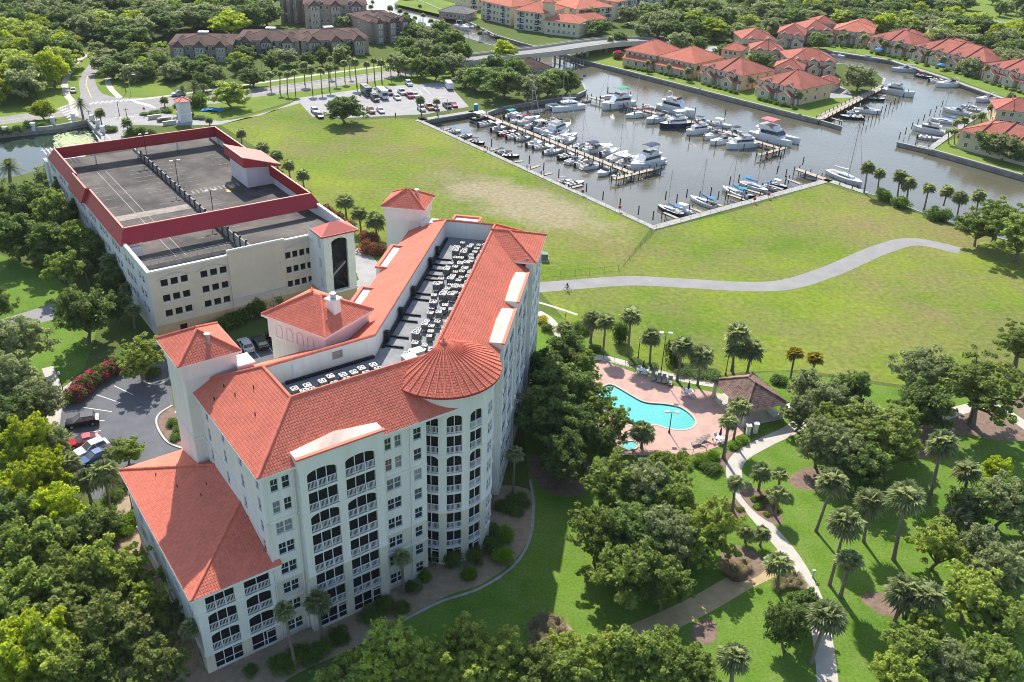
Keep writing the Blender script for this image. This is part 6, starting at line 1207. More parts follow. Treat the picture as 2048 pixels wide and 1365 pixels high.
def block(pl, pr, depth, st, rise, wm, rm, label, n=None, gables=0, porch=False, sh=3.1, cat='house', name='townhouse', party=0, sidem=None, base=None, balc=False, dorm=0, group=None, wings=0):
    if name == 'townhouse' and sh == 3.1: sh = 2.75
    A, B = G(*pl), G(*pr); W = (B - A).length; th = atan2(B.y - A.y, B.x - A.x); root = thing(name, A, th, label, cat, group); fr = lambda x, y, z: Vector((A.x + cos(th) * x - sin(th) * y, A.y + sin(th) * x + cos(th) * y, z)); ze = st * sh + .2
    MB().quad(fr(0, 0, 0), fr(W, 0, 0), fr(W, 0, ze), fr(0, 0, ze)).ob('wall', wm, root); MB().quad(fr(W, depth, 0), fr(0, depth, 0), fr(0, depth, ze), fr(W, depth, ze)).ob('wall', wm, root); MB().quad(fr(W, 0, 0), fr(W, depth, 0), fr(W, depth, ze), fr(W, 0, ze)).ob('side_wall', sidem or wm, root); MB().quad(fr(0, depth, 0), fr(0, 0, 0), fr(0, 0, ze), fr(0, depth, ze)).ob('side_wall', sidem or wm, root)
    hip(root, fr, 0, W, 0, depth, ze, rise, rm); n = n or max(2, int(W / 2.6)); hwins(root, A, th, W, 0 if not (gables or porch) else sh, n, st if not (gables or porch) else st - 1, sh); hwins(root, fr(W, 0, 0), th + pi / 2, depth, 0, 3, st, sh); hwins(root, fr(0, depth, 0), th - pi / 2, depth, 0, 3, st, sh)
    b = MB(); b.hexa([fr(-.1, -.12, ze - .35), fr(W + .1, -.12, ze - .35), fr(W + .1, .0, ze - .35), fr(-.1, .0, ze - .35), fr(-.1, -.12, ze - .1), fr(W + .1, -.12, ze - .1), fr(W + .1, .0, ze - .1), fr(-.1, .0, ze - .1)]); b.ob('cornice', M_trim, root)
    if gables:
        for i in range(gables):
            x = W * (i + .5) / gables; w = min(2.6, W / gables * .36); gable(root, fr, x - w, x + w, -2.6, 0, 0, 2.9, 1.5, wm, rm); f, g = hwin(1.4, 1.5); p = fr(x, -2.64, 1.); q = put('window', f, root, p, th); link('pane', g, q)
            x = W * (i + .5) / gables; w2 = w * .9; gable(root, fr, x - w2, x + w2, -.25, 2., 3.2, ze - .4, 1.5, wm, rm)
        b = MB(); b.quad(fr(0, -1.6, 2.9), fr(W, -1.6, 2.9), fr(W, 0, 3.6), fr(0, 0, 3.6)); b.quad(fr(0, -1.6, 2.82), fr(0, 0, 2.82), fr(W, 0, 2.82), fr(W, -1.6, 2.82)); b.ob('porch_roof', rm, root)
        for i in range(gables + 1):
            x = min(max(W * i / gables, .4), W - .4); b = MB(); b.box(x - .15, -1.5, 0, x + .15, -1.2, 2.85, 0, fr); b.ob('porch_column', M_trim, root); b = MB(); b.box(x - .55 if i else x + .3, -.08, 0, x + .45 if i else x + 1.3, .0, 2.2, 0, fr); b.ob('door', M_white, root)
    if porch: b = MB(); b.quad(fr(.3, -3, 2.9), fr(W - .3, -3, 2.9), fr(W - .3, 0, 4.2), fr(.3, 0, 4.2)); b.quad(fr(.3, -3, 2.8), fr(.3, 0, 2.8), fr(W - .3, 0, 2.8), fr(W - .3, -3, 2.8)); b.ob('porch_roof', rm, root); b = MB(); b.box(.6, -2.6, 0, W - .6, 0, 2.8, 0, fr); b.ob('porch_wall', wm, root); hwins(root, fr(.6, -2.6, 0), th, W - 1.2, 0, 3, 1, sh)
    for i in range(party):
        x = W * (i + 1) / (party + 1); d2 = depth / 2; b = MB(); b.hexa([fr(x - .15, -.5, ze), fr(x + .15, -.5, ze), fr(x + .15, d2, ze + rise), fr(x - .15, d2, ze + rise), fr(x - .15, -.5, ze + .4), fr(x + .15, -.5, ze + .4), fr(x + .15, d2, ze + rise + .45), fr(x - .15, d2, ze + rise + .45)]); b.ob('party_parapet', M_maroon, root)  # dark maroon on the parapets stands for their shadow side
    for i in range(dorm): x = W * (i + .5) / dorm; gable(root, fr, x - 1., x + 1., 1., 3.5, ze + .2, ze + 1.1, .6, wm, rm)
    for i in range(wings):
        x = W * (i + .5) / wings; w2 = W / wings * .22; b = MB(); b.box(x - w2, -4, 0, x + w2, 1, ze, 0, fr); b.ob('projecting_wing', wm, root); hip(root, fr, x - w2, x + w2, -4, depth * .5, ze + .02, min(w2 + .6, rise) * .8, rm, name='wing_roof'); hwins(root, fr(x - w2, -4, 0), th, 2 * w2, 0, 3, st, sh)
    if balc:
        k_ = 0
        for s_ in range(st):
            for i in range(max(2, n // 3)):
                x = W * (i + .5) / max(2, n // 3); z = s_ * sh; b = MB(); b.box(x - 1.3, -.03, z + .1, x + 1.3, -.004, z + 2.5, 0, fr); o_ = b.ob('loggia', M_screen, root); b = MB(); b.box(x - 1.4, -.5, z + .05, x + 1.4, -.04, z + .2, 0, fr)
                for xx in (x - 1.35, x + 1.35): b.box(xx - .04, -.5, z + .2, xx + .04, -.42, z + 1.1, 0, fr)
                b.box(x - 1.4, -.5, z + 1.05, x + 1.4, -.42, z + 1.12, 0, fr); b.ob('balcony', M_whitem, root)
    return root, fr, W
D = dict(sidem=M_gold)
block((1249, 128), (1309, 140), 19, 2, 4., M_house, M_coral, 'front townhouse with coral hip roof nearest the bridge', porch=True, **D); block((1315, 141), (1386, 157), 20, 2, 4.2, M_house, M_coral, 'second coral-roofed townhouse along the channel lawn', porch=True, **D); block((1400, 160), (1480, 182), 19, 2, 4., M_house, M_maroon, 'third townhouse along the channel with two gabled bays', gables=2, party=1, **D); block((1512, 189), (1596, 211), 20, 2, 4.2, M_house, M_maroon, 'townhouse at the channel corner beside the inlet', gables=2, party=1, **D)
block((1545, 164), (1600, 170), 11, 2, 3., M_house, M_maroon, 'rear maroon-roofed townhouse left of the round oak', gables=1, **D); block((1575, 148), (1668, 152), 17, 2, 3.6, M_house, M_maroon, 'long rear townhouse facing the round oak', gables=3, party=2, **D); block((1480, 148), (1540, 152), 10, 1, 2.6, M_house, M_maroon, 'single-storey maroon garage block behind third townhouse', n=4, **D); block((1395, 138), (1440, 143), 9, 1, 2.4, M_house, M_maroon, 'single-storey maroon garage block behind second townhouse', n=3, **D); block((1630, 178), (1668, 184), 9, 1, 2.2, M_house, M_maroon, 'single-storey maroon garage block behind corner townhouse', n=3, **D)
block((1440, 125), (1476, 130), 9, 2, 2.4, M_house, M_coral, 'small coral-roofed house by the townhouse yard', **D); block((1482, 104), (1549, 106), 17, 2, 3.6, M_house, M_maroon, 'back-row townhouse left of the inlet head', gables=2, party=1, **D); block((1552, 92), (1604, 97), 17, 2, 3.6, M_house, M_maroon, 'back-row townhouse at the inlet head', gables=2, party=1, **D)
block((1606, 84), (1662, 86), 17, 2, 3.6, M_house, M_maroon, 'far-row townhouse first from the left', gables=2, party=1, **D); block((1664, 84), (1740, 92), 17, 2, 3.6, M_house, M_coral, 'far-row townhouse with two coral roofs', gables=2, **D); block((1736, 98), (1818, 115), 18, 2, 3.8, M_house, M_maroon, 'far-row townhouse with blue awning', gables=2, party=1, **D); block((1822, 117), (1964, 152), 19, 2, 4., M_house, M_maroon, 'longest far-row townhouse with three roof parapets', gables=4, party=3, **D); block((1966, 156), (2080, 189), 19, 2, 4., M_house, M_maroon, 'far-row townhouse at the right edge', gables=3, party=2, **D)
block((1912, 296), (2060, 336), 18, 2, 3.6, M_house, M_maroon, 'large townhouse block on the right point', n=6, party=3, **D); block((1985, 252), (2080, 262), 14, 2, 3.2, M_house, M_maroon, 'rear townhouse block on the right point', party=2, **D)
block((1500, 126), (1562, 130), 12, 2, 3., M_house, M_maroon, 'back-row townhouse hidden behind the tall oak', gables=2, party=1, **D); block((1690, 74), (1745, 80), 12, 2, 3., M_house, M_coral, 'rear coral-roofed house behind the far row', **D); block((1765, 92), (1830, 105), 12, 2, 3., M_house, M_maroon, 'rear maroon-roofed house behind the far row', party=1, **D); block((1860, 112), (1930, 128), 12, 2, 3., M_house, M_maroon, 'rear long maroon roof behind the longest row', party=2, **D); block((1625, 70), (1668, 72), 12, 2, 3., M_house, M_maroon, 'rear maroon-roofed house at the inlet head', **D)
for i, (x, y) in enumerate(((1476, 176), (1756, 109), (1880, 141))):
    p = G(x, y); t = thing('patio_umbrella', p, 0, f'open blue patio umbrella before the townhouses, {ordn(i)} from left', 'umbrella', 'blue patio umbrellas'); MB().cyl(p.x, p.y, 0, 2.6, .05, n=6).ob('pole', M_steel, t); MB().rings([(1.8, 2.3), (1.0, 2.75), (.05, 3.)], 8, cx=p.x, cy=p.y, capb=False).ob('canopy', CV['blue'], t)
# yellow condominiums
Y = dict(cat='building', name='condominium', balc=True, sh=2.9)
block((962, 38), (1022, 52), 20, 3, 3.8, M_pale, M_coral, 'yellow condominium with coral roof left of the group', **Y); block((1028, 58), (1088, 66), 22, 3, 3.8, M_pale, M_coral, 'yellow condominium with coral roof facing the canal', **Y); block((1088, 68), (1156, 76), 16, 2, 2.8, M_pale, M_coral, 'two-storey yellow wing with wide coral hip roof', cat='building', name='condominium'); block((1150, 56), (1225, 50), 22, 3, 3.8, M_pale, M_coral, 'yellow condominium with coral roof behind the bridge road', **Y); block((1152, 70), (1212, 64), 9, 2, 2.4, M_pale, M_coral, 'low yellow lodge with coral roof by bridge road', cat='building', name='condominium'); block((1230, 40), (1330, 20), 20, 3, 3.6, M_pale, M_coral, 'yellow condominium partly hidden by trees at top', **Y); block((935, 22), (985, 20), 18, 3, 3.6, M_pale, M_coral, 'yellow condominium rear block at the top edge', **Y)
A = G(1096, 70); t = thing('stair_turret', A, 0, 'tall yellow stair tower with small coral pyramid roof', 'tower'); fr = lambda x, y, z: Vector((A.x + x, A.y + y, z)); b = MB(); b.box(-3, 8, 0, 3, 14, 13.5, 0, fr); b.ob('wall', M_pale, t); hip(t, fr, -3, 3, 8, 14, 13.5, 1.6, M_coral)
# brown condominiums
Bk = dict(cat='building', name='condominium', sh=2.85)
def plant(root, fr, x, y, z): b = MB(); b.box(x - 2, y - 1.5, z, x + 2, y + 1.5, z + 1.1, 0, fr); b.ob('roof_plant', M_steel, root)
for pl, pr, dp, st, lab, m_ in (((342, 121), (466, 121), 22, 2, 'low brown-roofed condominium at the left end of its row', M_stone), ((474, 110), (600, 112), 22, 2, 'low brown-roofed condominium in the middle of its row', M_stone), ((604, 112), (738, 106), 24, 2, 'low brown-roofed condominium at the right end of its row', M_stone), ((742, 86), (816, 80), 24, 3, 'three-storey brown condominium beside the canal trees', M_brick), ((612, 62), (735, 62), 26, 4, 'four-storey brown condominium behind the low row', M_stone), ((570, 40), (610, 46), 24, 4, 'four-storey rosy-brown condominium at the top edge', M_brick), ((640, 22), (720, 18), 20, 4, 'farthest brown condominium at the top edge', M_stone)):
    r_, fr, W = block(pl, pr, dp, st, 2.4, m_, M_brown, lab, balc=st > 1, dorm=2 if st > 2 else 0, wings=3, **Bk); plant(r_, fr, W * .5, dp * .55, st * 2.85 + 2.)
block((66, 30), (142, 30), 20, 4, 1., mat('pinkish_stucco', (.6, .5, .48), .9, .05, .5), M_brown, 'pinkish-white apartment block at the top left corner', balc=True, cat='building', name='apartment_block'); block((878, 36), (935, 42), 12, 1, 2.6, M_brick, mat('grey_shingle', (.17, .16, .16), .9, .2, 1), 'grey-shingled bungalow beside the far canal', cat='house', name='bungalow'); block((1040, 158), (1100, 152), 12, 1, 3., M_brick, M_brown, 'brown-roofed marina clubhouse under the point oaks', cat='building', name='clubhouse'); block((810, 0), (850, -4), 10, 1, 2., M_stone, MATS['grey_shingle'], 'small canal boathouse at the top edge', cat='house', name='boathouse')
# gatehouse turret
A = G(371, 243); gh = thing('gatehouse', A, GA, 'white gatehouse tower with small red hip roof', 'tower'); fr = lambda x, y, z: Vector((A.x + .8 * x - .6 * y, A.y + .6 * x + .8 * y, z)); b = MB(); b.box(-1.7, -1.7, 0, 1.7, 1.7, 6.5, 0, fr); b.ob('wall', mat('gatehouse_stucco', (.68, .66, .66), .9, .05, 1), gh); b = MB(); b.box(-1.9, -1.9, 2.6, 1.9, 1.9, 2.9, 0, fr); b.ob('belt', M_trim, gh); hip(gh, fr, -1.7, 1.7, -1.7, 1.7, 6.5, 1.2, M_redt, .5)
for i, (x, y) in enumerate(((310, 238), (330, 243), (340, 250))):
    p = G(x, y); t = thing('sign_wall', p, GA, f'low pale entrance wall segment by the gatehouse, {ordn(i)} from left', 'wall', 'entrance walls'); f2 = lambda u, v, z: (p.x + .8 * u - .6 * v, p.y + .6 * u + .8 * v, z); b = MB(); b.box(-2, -.2, 0, 2, .2, 1.1, 0, f2); b.ob('panel', M_house, t); b = MB(); b.box(-2.1, -.3, 1.1, 2.1, .3, 1.25, 0, f2); b.ob('coping', M_trim, t)
for i, (x, y) in enumerate(((12, 270), (68, 262), (107, 250), (148, 243), (186, 246), (197, 256), (207, 268))):
    p = G(x, y); t = thing('pond_pillar', p, GA, f'pale masonry pillar on the pond wall, {ordn(i)} from left', 'pillar', 'pond wall pillars'); b = MB(); b.box(p.x - .5, p.y - .5, 0, p.x + .5, p.y + .5, 2.2); b.ob('shaft', MATS['gatehouse_stucco'], t); b = MB(); b.box(p.x - .62, p.y - .62, 2.2, p.x + .62, p.y + .62, 2.4); b.ob('cap', M_trim, t)
# ------------------------------------------------------------------ bridge
prof = [(905, 127, .1), (945, 119, 1.2), (1010, 111, 3.0), (1090, 102, 4.4), (1165, 91, 4.4), (1225, 84, 3.0), (1280, 82, 1.2), (1325, 84, .1)]
BPn = [Vector(q) for q in spline([tuple(G(*p)) for p in prof], 5, closed=False)]
br = thing('road_bridge', BPn[0], 0, 'concrete road bridge arching over the canal', 'bridge'); de, pa_, rl = MB(), {-1: MB(), 1: MB()}, {-1: MB(), 1: MB()}; Wd = 5.5; pp = []
for i, p in enumerate(BPn):
    d = (BPn[min(i + 1, len(BPn) - 1)] - BPn[max(i - 1, 0)]); d.z = 0; d.normalize(); n = Vector((-d.y, d.x, 0)); pp.append((p, n))
for i in range(len(pp) - 1):
    (p, n), (q, m_) = pp[i], pp[i + 1]; de.hexa([p - n * Wd - Vector((0, 0, 1)), q - m_ * Wd - Vector((0, 0, 1)), q + m_ * Wd - Vector((0, 0, 1)), p + n * Wd - Vector((0, 0, 1)), p - n * Wd, q - m_ * Wd, q + m_ * Wd, p + n * Wd])
    for s in (-1, 1): a, c = p + n * s * Wd, q + m_ * s * Wd; e, f = n * .3 * s, m_ * .3 * s; lo, hi = Vector((0, 0, -1.2)), Vector((0, 0, .85)); pa_[s].hexa([a + lo, c + lo, c + f + lo, a + e + lo, a + hi, c + hi, c + f + hi, a + e + hi]); rl[s].tube(a + Vector((0, 0, 1.3)), c + Vector((0, 0, 1.3)), .06, n=4); rl[s].tube(a + hi, a + Vector((0, 0, 1.3)), .05, n=4)
de.ob('deck', M_concd, br); [(pa_[k].ob('parapet', M_conc, br), rl[k].ob('handrail', M_steel, br)) for k in (-1, 1)]; sf = MB()
for i in range(len(pp) - 1): (p, n), (q, m_) = pp[i], pp[i + 1]; u = Vector((0, 0, .02)); sf.quad(p - n * 4.6 + u, q - m_ * 4.6 + u, q + m_ * 4.6 + u, p + n * 4.6 + u)
sf.ob('road_surface', M_asph, br)
for k in (14, 17, 20, 23):
    p, n = pp[k]; b = MB(); b.tube(p - n * 4 - Vector((0, 0, 1.2)), p + n * 4 - Vector((0, 0, 1.2)), .45, n=6); b.ob('pier_cap', M_concd, br)
    for s in (-3, 0, 3): q = p + n * s; MB().cyl(q.x, q.y, -3, p.z - 1.1, .4, n=8).ob('pier', M_concd, br)
for k, kk in ((11, 8), (25, 28)):
    (p, n), (q, m_) = pp[k], pp[kk]; b = MB(); b.hexa([zz(p - n * 5, -1.6), zz(p + n * 5, -1.6), zz(q + m_ * 5, -.1), zz(q - m_ * 5, -.1), zz(p - n * 5, -1.4), zz(p + n * 5, -1.4), q + m_ * 5 - Vector((0, 0, 1.1)), q - m_ * 5 - Vector((0, 0, 1.1))]); b.ob('abutment', M_conc, br)
fen = thing('bridge_fender', G(1140, 118, WZ), 0, 'row of pale timber fender piles beside the bridge', 'fender'); fp = MB().cyl(0, 0, -1, 2.2, .2, n=6).mesh('pile', M_concd)
for i in range(10): q = G(1108 + i * 6.5, 113 + i * 2.2, WZ); put('pile', fp, fen, (q.x, q.y, WZ))
b = MB(); b.tube(G(1106, 112, 0), G(1168, 133, 0), .2, n=5); b.ob('wale', M_concd, fen)
# ================================================================== vehicles, street furniture, people
CP_ = {k: mat('car_paint_' + k, c, .25, .04, .5, spec=.6) for k, c in dict(white=(.75, .75, .75), black=(.015, .015, .018), red=(.45, .015, .03), silver=(.5, .51, .52), blue=(.06, .12, .3), grey=(.1, .105, .11), orange=(.45, .16, .03)).items()}
M_tyre = mat('tyre_rubber', (.015, .015, .016), .9, .1, 3); M_rim = mat('alloy_rim', (.45, .45, .46), .35, .05, 3, metal=.7); M_lamp = mat('lamp_lens', (.7, .68, .62), .2, .05, 2); M_tail = mat('red_lamp_lens', (.4, .01, .01), .3, .05, 2)
def section(b, prof, W, mi=0):
    """extrude a side profile (x,z,half width factor)"""
    n = len(prof); V = [(x, -W / 2 * k, z) for x, z, k in prof] + [(x, W / 2 * k, z) for x, z, k in prof]; b.add(V, [tuple(range(n - 1, -1, -1)), tuple(range(n, 2 * n))] + [(i, (i + 1) % n, n + (i + 1) % n, n + i) for i in range(n)], mi)
VP = {}
def vehicle(kind, col):
    key = (kind, col)
    if key in VP: return VP[key]
    t = thing({'rv': 'motorhome', 'truck': 'pickup_truck', 'van': 'van', 'trailer': 'box_trailer'}.get(kind, 'parked_car'), (0, 0, 0)); C = CP_[col]; b = MB()
    if kind in ('car', 'suv', 'truck'):
        L, W, H = {'car': (4.6, 1.8, 1.45), 'suv': (4.8, 1.92, 1.75), 'truck': (5.6, 1.95, 1.8)}[kind]; h = L / 2; sl = .62 if kind == 'car' else .78
        section(b, [(-h, .35, .92), (h, .35, .88), (h, .62, .9), (h - .15, .80 * sl / .62 * .95, .92), (h * .42, sl + .3, .97), (-h * .78, sl + .33, .97), (-h, sl + .2, .93)], W); b.ob('body', C, t)
        g = MB(); a0, a1 = (-h * .80, h * .44) if kind != 'truck' else (-h * .12, h * .5); r0, r1 = (.75 if kind == 'car' else .25, .95) if kind != 'truck' else (.15, .7); z0 = sl + .28
        g.hexa([(a0, -W * .455, z0), (a1, -W * .455, z0), (a1, W * .455, z0), (a0, W * .455, z0), (a0 + r0, -W * .38, H - .06), (a1 - r1, -W * .38, H - .06), (a1 - r1, W * .38, H - .06), (a0 + r0, W * .38, H - .06)]); g.ob('windows', M_glass, t)
        b = MB(); b.hexa([(a0 + r0 - .08, -W * .39, H - .08), (a1 - r1 + .08, -W * .39, H - .08), (a1 - r1 + .08, W * .39, H - .08), (a0 + r0 - .08, W * .39, H - .08), (a0 + r0, -W * .36, H), (a1 - r1, -W * .36, H), (a1 - r1, W * .36, H), (a0 + r0, W * .36, H)])
        for s in (-1, 1): b.tube(((a0 + a1) / 2, s * W * .46, z0), ((a0 + a1) / 2, s * W * .385, H - .06), .05, n=4); b.tube((a1, s * W * .455, z0), (a1 - r1, s * W * .385, H - .06), .045, n=4); b.tube((a0, s * W * .455, z0), (a0 + r0, s * W * .385, H - .06), .06, n=4)
        b.ob('roof', C, t)
        if kind == 'truck': b = MB(); b.box(-h + .15, -W * .40, sl + .325, -h * .2, W * .40, sl + .345); b.ob('bed_liner', M_black, t)
    elif kind in ('rv', 'trailer', 'van'):
        L, W, H = {'rv': (7.5, 2.4, 3.1), 'trailer': (5.5, 2.2, 2.6), 'van': (5.5, 2.0, 2.3)}[kind]; h = L / 2
        if kind == 'trailer': b.box(-h, -W / 2, .5, h, W / 2, H); b.ob('body', C, t); b = MB(); b.tube((h, 0, .5), (h + 1., 0, .5), .06, n=4); b.ob('drawbar', M_steelD, t); b = MB(); b.box(-h - .02, -W * .35, .6, -h, W * .35, H - .3); b.ob('door', M_black, t)
        else:
            section(b, [(-h, .45, 1), (h, .45, .85), (h, 1.1, .88), (h - .6, 1.25, .9), (h - 1.1, H * .72, .95), (h - (.6 if kind == 'rv' else 1.4), H * .78, .95), (h - (.7 if kind == 'rv' else 1.6), H, .97), (-h, H, 1)], W); b.ob('body', C, t); g = MB(); g.quad((h - .62, -W * .4, 1.3), (h - .62, W * .4, 1.3), (h - 1.06, W * .4, H * .7), (h - 1.06, -W * .4, H * .7))
            for s in (-1, 1): g.box(-h * .5, s * W * .502 - .01, H * .5, h * .3, s * W * .502 + .01, H * .75)
            g.ob('windows', M_glass, t); b = MB(); b.box(-h * .4, -.4, H, -h * .1, .4, H + .25); b.ob('roof_vent', M_whitem, t)
    wr = .34 if kind == 'car' else .38
    for x in (-h * .6, h * .62):
        for s in (-1, 1): y = s * (W / 2 - .08); o = MB().tube((x, y - .11, wr), (x, y + .11, wr), wr, n=14).ob('wheel', M_tyre, t); MB().tube((x, y + s * .1, wr), (x, y + s * .125, wr), wr * .6, n=10).ob('rim', M_rim, o)
    for s in (-1, 1):
        if kind not in ('trailer',): b = MB(); b.box(h - .12, s * W * .34 - .18, .66, h + .015, s * W * .34 + .18, .8); b.ob('headlight', M_lamp, t)
        b = MB(); b.box(-h - .015, s * W * .38 - .12, .75, -h + .1, s * W * .38 + .12, .95); b.ob('tail_light', M_tail, t)
    VP[key] = t; return t
VN = dict(car='saloon car', suv='sport utility car', truck='pickup truck', rv='motorhome', van='van', trailer='box trailer')
def park(items, place, group):
    for i, (k, c, x, y, a) in enumerate(sorted(items, key=lambda q: q[2])):
        a_ = atan2(*(G(a[0], a[1]) - G(x, y)).yx) if hasattr(a, '__len__') else a
        tag(clone(vehicle(k, c), G(x, y) + Vector((0, 0, .02)), a_, None, f'{c} {VN[k]} {place}, {ordn(i)} from left'), None, 'car' if k in ('car', 'suv') else VN[k].split()[-1], group)
park([('suv', 'black', 166, 850, (130, 856)), ('car', 'red', 168, 889, (135, 897)), ('suv', 'white', 185, 905, (160, 915)), ('car', 'blue', 190, 921, (165, 932))], 'in the hotel car park', 'cars in the hotel car park')
park([('suv', 'silver', 492, 697, (480, 680)), ('suv', 'black', 521, 692, (509, 675)), ('suv', 'black', 548, 683, (536, 667))], 'behind the hotel towers', 'cars behind the hotel')
def z2(x, y): return (600 + x / 2.926, y / 2.926)
lot = [('suv', 'white', 90, 662), ('car', 'black', 115, 688), ('rv', 'grey', 390, 555), ('suv', 'red', 415, 660), ('van', 'black', 440, 590), ('car', 'white', 472, 658), ('rv', 'white', 485, 572), ('truck', 'black', 520, 553), ('car', 'white', 568, 582), ('truck', 'white', 595, 550), ('suv', 'white', 637, 500), ('truck', 'red', 640, 570), ('car', 'silver', 675, 568), ('suv', 'white', 710, 648), ('truck', 'orange', 755, 638), ('car', 'black', 793, 644), ('truck', 'black', 860, 630), ('car', 'red', 900, 625)]
park([(k, c, *z2(x, y), tuple(v + d for v, d in zip(z2(x, y), (6, 5)))) for k, c, x, y in lot], 'in the gravel marina lot', 'cars in the marina lot')
park([('trailer', 'white', *z2(872, 520), tuple(v + d for v, d in zip(z2(872, 520), (4, 5))))], 'with dark rear door at the lot corner', 'trailers')
park([('car', 'white', 147, 184, (144, 170)), ('suv', 'silver', 357, 192, (330, 195)), ('suv', 'grey', 1228, 82, (1190, 87)), ('car', 'black', 1563, 10, (1580, 0)), ('car', 'grey', 1586, 6, (1570, 14))], 'driving on the roads', 'cars on the roads')
park([('suv', 'silver', 1423, 110, (1440, 105)), ('car', 'white', 1432, 103, (1448, 98)), ('car', 'white', 1952, 113, (1960, 108)), ('car', 'white', 1966, 117, (1974, 112)), ('car', 'white', 1962, 112, (1970, 107))], 'parked by the townhouses', 'cars by the townhouses')
for k in VP: hide_proto(VP[k])
# street lamps and poles
def street_lamp(bx, by, tx, ty, dx, label):
    p = G(bx, by); h = max(4, upz(p, tx, ty)); t = thing('street_lamp', p, 0, label, 'street lamp', 'street lamps'); MB().cyl(p.x, p.y, 0, h, .11, .07, n=6).ob('pole', M_steel, t); MB().tube((p.x, p.y, h - .1), (p.x + dx * 2, p.y, h + .2), .05, n=5).ob('arm', M_steel, t); b = MB(); b.box(p.x + dx * 2 - .5, p.y - .2, h + .1, p.x + dx * 2 + .5, p.y + .2, h + .3); b.ob('lamp_head', M_whitem, t)
for i, a in enumerate(sorted(((250, 172, 247, 130, 1), (262, 192, 258, 150, 1), (1158, 80, 1160, 48, 1), (1302, 68, 1306, 36, 1), (1263, 74, 1262, 47, -1), (524, 145, 520, 122, 1), (937, 106, 937, 68, 1), (895, 222, 893, 202, -1)))): street_lamp(*a, f'tall grey street lamp along the parkway and bridge road, {ordn(i)} from left')
for i, a in enumerate(sorted(((252, 186, 247, 128), (239, 232, 234, 202), (254, 236, 252, 222), (180, 240, 178, 224), (190, 248, 188, 232), (196, 256, 194, 240)))):
    p = G(a[0], a[1]); h = max(3, upz(p, a[2], a[3])); t = thing('utility_pole', p, 0, f'slim pole near the intersection, {ordn(i)} from left', 'pole', 'intersection poles'); MB().cyl(p.x, p.y, 0, h, .12, .08, n=6).ob('pole', M_pile, t); MB().tube((p.x - .8, p.y, h - .4), (p.x + .8, p.y, h - .4), .06, n=4).ob('cross_arm', M_pile, t)
p = G(290, 232); t = thing('stop_sign', p, 0, 'red octagonal stop sign at the entry drive', 'sign'); MB().cyl(p.x, p.y, 0, 2.4, .05, n=6).ob('post', M_steel, t); b = MB(); o8 = [(p.x + .42 * cos(pi / 8 + k * pi / 4), 2.3 + .42 * sin(pi / 8 + k * pi / 4)) for k in range(8)]; b.add([(x, p.y - .06, z) for x, z in o8] + [(x, p.y - .03, z) for x, z in o8], [tuple(range(8)), tuple(range(15, 7, -1))] + [(k, (k + 1) % 8, 8 + (k + 1) % 8, 8 + k) for k in range(8)]); b.ob('plate', mat('stop_red', (.5, .02, .02), .5, .05, 2), t)
p = G(952, 222); t = thing('portable_toilet', p, .4, 'blue portable toilet beside the marina quay', 'toilet'); b = MB(); b.box(p.x - .6, p.y - .6, 0, p.x + .6, p.y + .6, 2.1); b.ob('cabin', mat('blue_plastic', (.02, .2, .5), .5, .1, 2), t); MB().rings([(.75, 2.1), (.6, 2.3), (.2, 2.4)], 8, cx=p.x, cy=p.y).ob('roof', M_whitem, t); b = MB(); b.box(p.x - .4, p.y - .63, .1, p.x + .4, p.y - .6, 1.9); b.ob('door', MATS['blue_plastic'], t)
p = G(1163, 182); t = thing('flag_pole', p, 0, 'small flag on a pole at the marina point', 'flag'); MB().cyl(p.x, p.y, 0, 6, .05, .03, n=6).ob('pole', M_whitem, t); b = MB(); b.box(p.x, p.y - .01, 5, p.x + 1.4, p.y + .01, 5.9); b.ob('flag', CV['blue'], t)
p = G(424, 222); t = thing('tarpaulin', p, 0, 'crumpled blue tarpaulin over a heap by the gatehouse', 'tarpaulin'); b = MB(); rr = random.Random(2); nx = 8
for i in range(nx):
    for j in range(5):
        q = [(p.x - 3.5 + (i + a) * .9, p.y - 1.5 + (j + c) * .7) for a, c in ((0, 0), (1, 0), (1, 1), (0, 1))]; hz = lambda x, y: .15 + .9 * max(0, 1 - ((x - p.x) / 3.6) ** 2 - ((y - p.y) / 2.2) ** 2) + .2 * sin(x * 3.1) * cos(y * 2.7); b.quad(*[(x, y, max(.05, hz(x, y))) for x, y in q])
b.ob('sheet', CV['blue'], t)
p = G(1135, 640)
